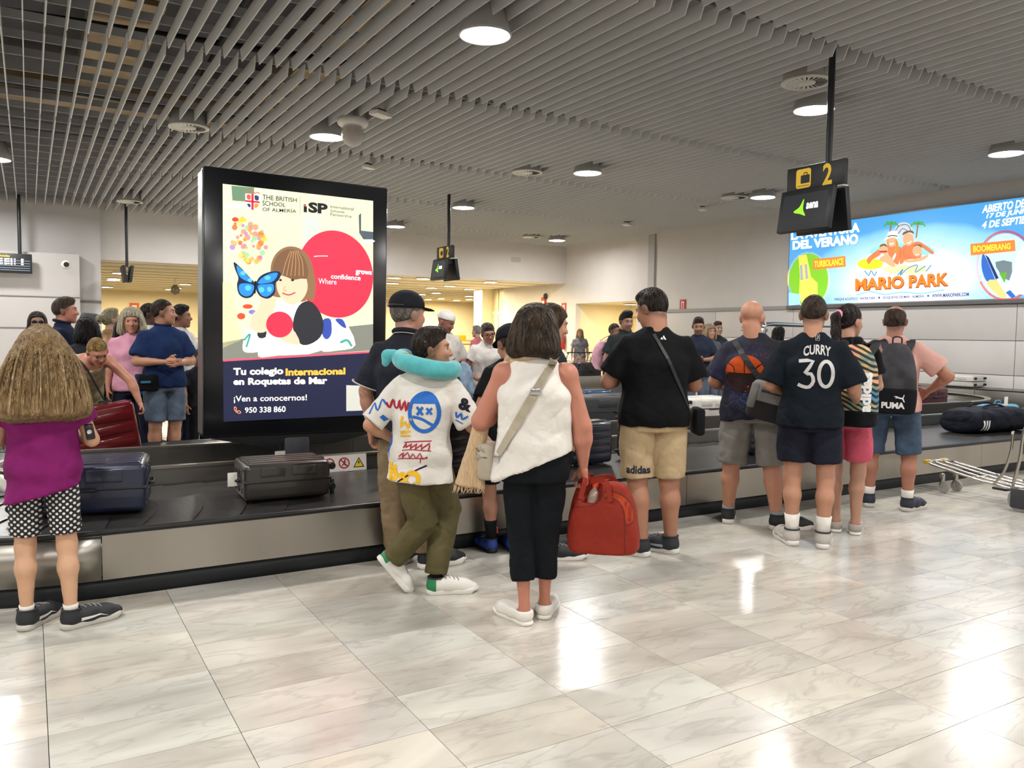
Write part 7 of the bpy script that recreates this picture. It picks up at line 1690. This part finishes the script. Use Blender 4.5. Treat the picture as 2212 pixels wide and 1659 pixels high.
# ================================================================== luggage and other things
def suitcase(name, label, pos, rz, dims, col, lie='flat', ribs=6, tilt=0.0, tagc=None, rough=.3, metal=0.0, handle=True, roll=0.0):
    """hard-shell case: local X length (handle at +X, wheels at -X), Y width, Z thickness; lies on its large face or on its side"""
    L, Wd, T = dims; e = empty(name, pos, rz, label, 'suitcase'); e.rotation_euler = (roll, tilt, rz)
    m = M('case_'+col, col, rough, metal, .5, coat=.3, vary=.06, vscale=5); dk = M('case_trim', '15161a', .5)
    A = Matrix.Identity(4) if lie == 'flat' else Matrix.Rotation(math.radians(90), 4, 'X')
    H2 = T/2 if lie == 'flat' else Wd/2; A = Matrix.Translation((0, 0, H2+.012))@A
    MB().rbox((0, 0, 0), (L/2, Wd/2, T/2), min(.036, T/2-.006), 4, A).build('shell', m, e)
    for s in (-1, 1):
        for i in range(ribs):
            y = -Wd/2+Wd*(i+1)/(ribs+1)
            MB().rbox((0, y, s*(T/2)), (L/2-.035, Wd/(ribs+1)*.36, .007), .006, 2, A).build('shell_rib', m, e)
        for xx in (-1, 1):
            for i in range(3):
                y = -Wd/2+Wd*(i+1)/4
                MB().rbox((xx*L/2, y, s*T/4), (.006, .022, T/4-.04), .005, 2, A).build('shell_rib', m, e)
            MB().rbox((xx*L*.18, s*Wd/2, T*.27), (L*.14, .006, T*.13), .005, 2, A).build('shell_rib', m, e)
    MB().rbox((0, 0, 0), (L/2+.0035, Wd/2+.0035, .008), .006, 2, A).build('zip_band', dk, e)
    for sx in (-1,):
        for sy in (-1, 1):
            for sz in (-1, 1):
                c = (sx*(L/2+.022), sy*(Wd/2-.06), sz*(T/2-.05)); MB().cyl((c[0], c[1]-.011, c[2]), (c[0], c[1]+.011, c[2]), .024, n=14, Mx=A).build('wheel', dk, e)
                MB().rbox((c[0]+.018, c[1], c[2]), (.014, .018, .018), .006, 2, A).build('wheel_fork', dk, e)
    MB().tube(spline([(L/2-.002, -.075, 0), (L/2+.028, -.065, 0), (L/2+.028, .065, 0), (L/2-.002, .075, 0)], 5), .009, 8, Mx=A).build('carry_handle', dk, e)
    MB().tube(spline([(-.075, -Wd/2+.002, 0), (-.065, -Wd/2-.026, 0), (.065, -Wd/2-.026, 0), (.075, -Wd/2+.002, 0)], 5), .009, 8, Mx=A).build('carry_handle', dk, e)
    MB().rbox((L/2-.012, 0, T/4), (.014, .10, .018), .006, 2, A).build('pull_handle', dk, e)
    if tagc: MB().rbox((L/2+.05, .06, .01), (.03, .0015, .045), .001, 1, A).build('luggage_tag', M('tag_'+tagc, tagc, .5), e)
    return e
BZ = .40
p = gz(195, 1122, BZ)
suitcase('hard_suitcase', 'dark navy ribbed hard suitcase lying on the belt behind the girl', (p[0]+.0, p[1]+.33, BZ), math.radians(-10), (.70, .50, .29), '1d2338', 'flat', 6)
p = gz(620, 1082, BZ)
suitcase('hard_suitcase', 'black brown hard suitcase on its side below the poster screen', (p[0]+.02, p[1]+.2, BZ), math.radians(178), (.56, .40, .24), '2e2b28', 'flat', 4, tagc='e2ded6')
gt = empty('green_tag', (0, 0, 0), 0, 'green luggage tag hanging at the suitcase below the poster screen', 'luggage tag'); q = onY(717, 1050, 5.42)
MB().rbox(tuple(q), (.012, .02, .055), .008, 2).build('tag_body', M('tag_green', '1f4a22', .6), gt)
tg = empty('paper_tag', (0, 0, 0), 0, 'white paper tag on top of the suitcase below the poster screen', 'luggage tag'); q = onY(605, 990, p[1]+.3); MB().rbox((q[0], p[1]+.3, .672), (.035, .002, .014), .001, 1).build('tag_paper', M('label_white', 'e2ddd3', .5), tg)
# red case being lifted
q = onY(222, 925, 8.3)
suitcase('hard_suitcase', 'glossy dark red hard suitcase being lifted by the bending woman', (q[0]-.05, 8.3, q[2]-.27), math.radians(4), (.74, .46, .28), '5c1418', 'side', 3, tilt=math.radians(-9), rough=.15)
# belt luggage near the middle
q = gz(1290, 1010, BZ)
suitcase('hard_suitcase', 'dark blue striped metal edged suitcase on the near belt by the beige shorts man', (q[0]+.02, q[1]+.22, BZ), math.radians(0), (.46, .36, .22), '1a1d2a', 'side', 5)
suitcase('hard_suitcase', 'black suitcase on the belt hidden behind the beige shorts man', (q[0]+.78, q[1]+.25, BZ), math.radians(3), (.60, .42, .26), '141416', 'side', 4)
q = gz(1000, 1060, BZ)
suitcase('hard_suitcase', 'large black suitcase on the belt between the boy and the woman in white', (q[0]+.0, q[1]+.38, BZ), math.radians(2), (.78, .52, .32), '15161c', 'side', 5)
q = gz(1700, 985, BZ)
suitcase('hard_suitcase', 'dark navy suitcase standing on the belt between grey and navy shorts', (q[0]-.08, q[1]+.30, BZ), math.radians(2), (.52, .40, .25), '171b2c', 'side', 5)
# far belt luggage
def farb(px, Y): d = onY(px, 900, Y); return float(d[0]), Y
x, y = farb(1310, 8.0); suitcase('soft_suitcase', 'large charcoal suitcase lying on the far belt behind the near rail', (x, y, BZ), 0, (1.02, .52, .36), '2e2f31', 'flat', 2, rough=.6)
x, y = farb(1283, 10.0); suitcase('hard_suitcase', 'shiny blue hard suitcase standing on the floor past the belt', (x, y, .0), .1, (.46, .30, .66), '123f66', 'flat', 3)
x, y = farb(1262, 16.5); suitcase('soft_suitcase', 'black suitcase on the far second carousel', (x, y, .40), .2, (.75, .45, .42), '1a1a1c', 'flat', 2, rough=.7)
x, y = farb(1515, 8.1); suitcase('hard_suitcase', 'white suitcase on the far belt left of the bald man', (x, y, BZ), 0, (.70, .46, .28), 'cfcbc2', 'flat', 3, tagc='d8d4ca')
q = gz(2008, 866, BZ)
xr_, _ = farb(1988, 8.05); suitcase('soft_suitcase', 'burgundy suitcase on the curved far belt beside the salmon shirt man', (xr_, 8.05, BZ), .1, (.80, .5, .30), '4a1620', 'flat', 2, rough=.6, tagc='d8d4ca')
suitcase('hard_suitcase', 'white hard suitcase lying on the grey platform by the right wall', (15.55, 9.05, zpf), math.radians(90), (.70, .44, .22), 'c9c6bd', 'flat', 3)
# black sports bag
q = gz(2115, 945, BZ)
e = empty('duffel_bag', (q[0]+.78, q[1]+.36, BZ), math.radians(-4), 'long black sports duffel bag with three white stripes on the belt', 'duffel bag')
DB = cloth('duffel', '13161f', .7)
db = solid('bag_body', [loft([((-.60, 0, .125), .17, .11), ((-.50, 0, .14), .24, .14), ((0, 0, .15), .26, .15), ((.5, 0, .14), .24, .14), ((.60, 0, .125), .17, .11)], (0, 1, 0), .02, e=2.8, round_caps=.05), half((0, 0, .005), (0, 0, -1))], .014, DB, e, disp=(.007, 4, 1), sm=1)
decal('stripe_mark', [poly([(-.425+.045*i, .04), (-.40+.045*i, .04), (-.40+.045*i, .16), (-.425+.045*i, .16)]) for i in range(3)], M('print_white3', 'e0dedb', .6), db, (0, 0, 0), (1, 0, 0), (0, 0, 1), (0, 1, 0), .004, .03)
MB().tube(spline([(-.28, -.14, .245), (-.2, -.1, .31), (.1, -.08, .32), (.25, -.13, .25)], 5), .012, 8).build('bag_handle', DB, e); MB().tube(spline([(-.28, .1, .26), (-.15, .05, .33), (.15, .05, .33), (.28, .1, .26)], 5), .012, 8).build('bag_handle', DB, e)
MB().rbox((.33, -.03, .355), (.035, .002, .055), .001, 1).build('luggage_tag', M('label_white', 'e2ddd3', .5), e)
MB().tube([(.1, -.05, .302), (.33, -.03, .31)], .006, 6).build('tag_loop', M('label_white', 'e2ddd3', .5), e)
x = q[0]+1.75; e = empty('blue_bag_folded', (x, q[1]+.75, BZ), 0, 'light blue soft bag behind the black duffel bag', 'bag'); solid('bag_body', [rbx((0, 0, .13), (.28, .16, .13), .06)], .014, cloth('light_blue', '5f93b0'), e, disp=(.006, 3, 1), sm=1); MB().tube([(-.1, 0, .25), (-.05, 0, .31), (.05, 0, .31), (.1, 0, .25)], .008, 8).build('bag_handle', cloth('light_blue', '5f93b0'), e)

# ---- luggage cart at the right edge
def cart(name, label, loc, rz):
    e = empty(name, loc, rz, label, 'luggage cart')
    ch = M('cart_metal', 'b5b1a8', .25, 1.0); gr = M('cart_grey', '34353a', .5)
    for y in (-.20, -.07, .07, .20): MB().tube(spline([(-.02, y, .17), (.35, y, .20), (.85, y*.9, .27), (.92, y*.75, .285)], 5), .011, 8).build('deck_rail', ch, e)
    MB().tube([(-.02, -.22, .17), (-.02, .22, .17)], .013, 8).build('cross_bar', ch, e); MB().tube([(.9, -.17, .285), (.95, -.08, .29), (.95, .08, .29), (.9, .17, .285)], .013, 8).build('cross_bar', ch, e); MB().tube([(.45, -.2, .212), (.45, .2, .212)], .011, 8).build('cross_bar', ch, e)
    for s in (-1, 1):
        MB().rbox((.965, s*.12, .287), (.02, .05, .018), .006, 2).build('yellow_bumper', M('bumper_yellow', 'c9a53a', .5), e)
        MB().tube(spline([(.05, s*.23, .17), (-.02, s*.25, .45), (-.05, s*.25, .72), (-.14, s*.25, .92), (-.22, s*.25, 1.0)], 5), .014, 8).build('upright', ch, e)
        MB().tube(spline([(.22, s*.22, .19), (.12, s*.245, .32), (.06, s*.25, .52), (.05, s*.25, .70)], 5), .012, 8).build('brace', ch, e)
        MB().cyl((-.05, s*.24, .10), (-.05, s*.285, .10), .10, n=24).build('rear_wheel', M('wheel_grey', '8f8d88', .6), e); MB().rbox((-.05, s*.292, .115), (.07, .008, .085), .03, 3).build('wheel_cover', gr, e)
        c = MB().cyl((.80, s*.10-.014, .055), (.80, s*.10+.014, .055), .055, n=20).build('front_wheel', M('wheel_grey', '8f8d88', .6), e); MB().rbox((.815, s*.10, .12), (.018, .022, .07), .008, 2).build('wheel_fork', ch, e)
    MB().tube(spline([(-.22, -.25, 1.0), (-.235, -.27, 1.03), (-.235, .27, 1.03), (-.22, .25, 1.0)], 4), .017, 10).build('push_handle', gr, e)
    MB().rbox((-.05, 0, .62), (.012, .24, .12), .01, 2).build('back_panel', gr, e)
    MB().tube(spline([(-.13, -.2, .92), (-.08, -.2, .80), (-.08, .2, .80), (-.13, .2, .92)], 4), .01, 8).build('basket_rail', ch, e)
    MB().rbox((.26, -.02, .13), (.07, .1, .012), .01, 2).build('brake_pedal', M('black_plastic', '141518', .45), e)
    return e
w0 = gz(2040, 1064); wb_ = gz(2225, 1100)
dirx = unit(V(w0[0]-wb_[0], w0[1]-wb_[1], 0)); 
a_ = math.atan2(dirx[1], dirx[0]); cpos = w0[:2]-dirx[:2]*.80
cart('luggage_cart', 'chrome luggage cart with yellow bumpers at the right picture edge', (cpos[0]+.08*dirx[1], cpos[1]-.08*dirx[0], 0), a_)
# row of nested carts far behind
c0 = cart('luggage_cart', 'nested luggage carts far behind near the recess doors', (0, 0, 0), 0)
bx_, by_ = farb(1232, 18.6)
for i in range(9):
    o = c0 if i == 0 else copy_tree(c0); o.location = (bx_+i*.36, 18.6, 0); o.rotation_euler = (0, 0, math.radians(90))
    tag(o, 'luggage cart, '+hall_name[i]+' from the left in the row behind the far carousel', 'luggage cart', 'row of carts behind the far carousel')
lx, ly = farb(5, 10.5)
for i in range(5):
    o = copy_tree(c0); o.location = (lx-.25+i*.02, 10.2+i*.3, 0); o.rotation_euler = (0, 0, math.radians(80)); tag(o, 'luggage cart, '+hall_name[i]+' from the front of the stack at the left edge', 'luggage cart', 'carts stacked at the left edge')
# ---- steel rail in front of the right wall
x0, y0 = farb(1642, 10.8); x1, _ = farb(1800, 10.8)
e = empty('steel_rail', (x0, 10.8, 0), 0, 'tall bent stainless steel guard rail behind the bald man', 'rail')
for dy in (0, .18):
    MB().tube(spline([(0, dy, 0), (0, dy, 1.5), (.03, dy, 1.68), (.16, dy, 1.76), (1.0, dy, 1.76), (2.2, dy, 1.76)], 6), .04, 12).build('rail_tube', CHROME, e)
MB().tube([(2.15, .09, 0), (2.15, .09, 1.74)], .035, 12).build('rail_post', CHROME, e)
x0, _ = farb(1605, 11.5)
e = empty('steel_rail', (x0, 11.5, 0), 0, 'short steel rail crossing left of the tall guard rail', 'rail'); MB().tube([(-.1, 0, 1.66), (.6, 0, 1.66)], .035, 10).build('rail_tube', CHROME, e); MB().tube([(.55, 0, 0), (.55, 0, 1.66)], .03, 10).build('rail_post', CHROME, e)
# ---- fire equipment and signs
def ext(name, label, p, nrm):
    e = empty(name, tuple(p), 0, label, 'fire extinguisher'); R_ = M('ext_red', 'b0241c', .35); k = 1.0
    MB().lathe([(0, 0), (.075, .0), (.085, .02), (.085, .42), (.06, .5), (.025, .53), (.025, .56), (0, .56)], 18).build('cylinder', R_, e)
    MB().rbox((0, 0, .60), (.03, .02, .04), .01, 2).build('valve', M('black_plastic', '141518', .45), e); MB().tube(spline([(.02, 0, .6), (.10, -.02, .5), (.10, -.02, .2)], 4), .014, 8).build('hose', M('black_plastic', '141518', .45), e)
    return e
p = onX(1215, 755, XR-.1); ext('fire_extinguisher', 'red fire extinguisher hanging on the right wall near the recess', (p[0], p[1], p[2]), 0)
def wsign(label, x, y, w, h_, X=XR):
    c = onX(x, y, X-.012); e = empty('fire_sign', tuple(c), 0, label, 'sign')
    MB().rbox((0, 0, 0), (.008, w/2, h_/2), .004, 2).build('sign_plate', M('sign_red', 'b5302a', .5), e)
    f_ = lambda u, v, d: (-.009-d, -u, v)
    flat('sign_symbol', [rrect(-w*.22, w*.22, -h_*.3, h_*.35, .01)], M('sign_white', 'e6e2da', .5), e, f_, .002); flat('sign_symbol', [rrect(-w*.10, w*.10, -h_*.2, h_*.25, .01)], M('sign_red', 'b5302a', .5), e, f_, .004)
wsign('red and white fire sign right of the black t-shirt man head', 1475, 662, .24, .40); wsign('red and white fire sign over the extinguisher left of the recess', 1218, 669, .28, .46)
c = onX(1175, 654, XR-.02); e = empty('fire_alarm', tuple(c), 0, 'small red alarm box high on the right wall above the bob haired woman', 'alarm'); MB().rbox((0, 0, 0), (.04, .14, .2), .02, 2).build('alarm_box', M('sign_red', 'b5302a', .5), e); MB().rbox((-.042, 0, 0), (.006, .07, .07), .005, 2).build('alarm_button', M('sign_white', 'e6e2da', .5), e)
c = onX(1178, 640, XR-.05); e = empty('wall_sounder', tuple(c), 0, 'small round black sounder on the right wall above the alarm box', 'sounder'); MB().lathe([(0, .05), (.08, .04), (.11, 0)], 16, Mx=Matrix.Rotation(math.radians(-90), 4, 'Y')).build('sounder_cup', M('black_plastic', '141518', .45), e); MB().rbox((.03, 0, 0), (.03, .04, .04), .01, 2).build('sounder_mount', GREYTRIM, e)
# left wall camera and box
c = onY(143, 572, 21.9); e = empty('wall_camera', tuple(c), 0, 'white round wall camera with dark lens right of the arrivals board', 'camera')
MB().lathe([(0, -.09), (.05, -.08), (.10, -.03), (.11, .03), (.09, .07)], 18, Mx=Matrix.Rotation(math.radians(-90), 4, 'X')).build('camera_body', WHP, e); MB().cyl((0, -.09, 0), (0, -.11, 0), .06, n=16).build('camera_lens', M('black_plastic', '141518', .45), e)
# small emergency sign in the hall
c = onY(296, 663, 39.9); e = empty('exit_sign', (float(c[0]), YH-.06, float(c[2])), 0, 'small orange red sign on the far cream wall left of the navy polo man', 'sign'); MB().rbox((0, 0, 0), (.2, .02, .2), .01, 2).build('sign_plate', M('sign_or', 'd0542a', .5), e); MB().rbox((0, -.022, 0), (.1, .004, .1), .003, 2).build('sign_symbol', M('sign_white', 'e6e2da', .5), e)
c = onY(378, 600, 30.0); e = empty('dome_camera', (float(c[0]), 30.0, ZH), 0, 'small dome camera on a stem under the arrivals hall ceiling', 'camera'); MB().cyl((0, 0, 0), (0, 0, -.25), .03, n=10).build('camera_stem', WHP, e); MB().lathe([(.06, -.22), (.16, -.36), (.14, -.5), (0, -.56)], 16).build('camera_dome', M('dome_dk', '5a564c', .2), e)
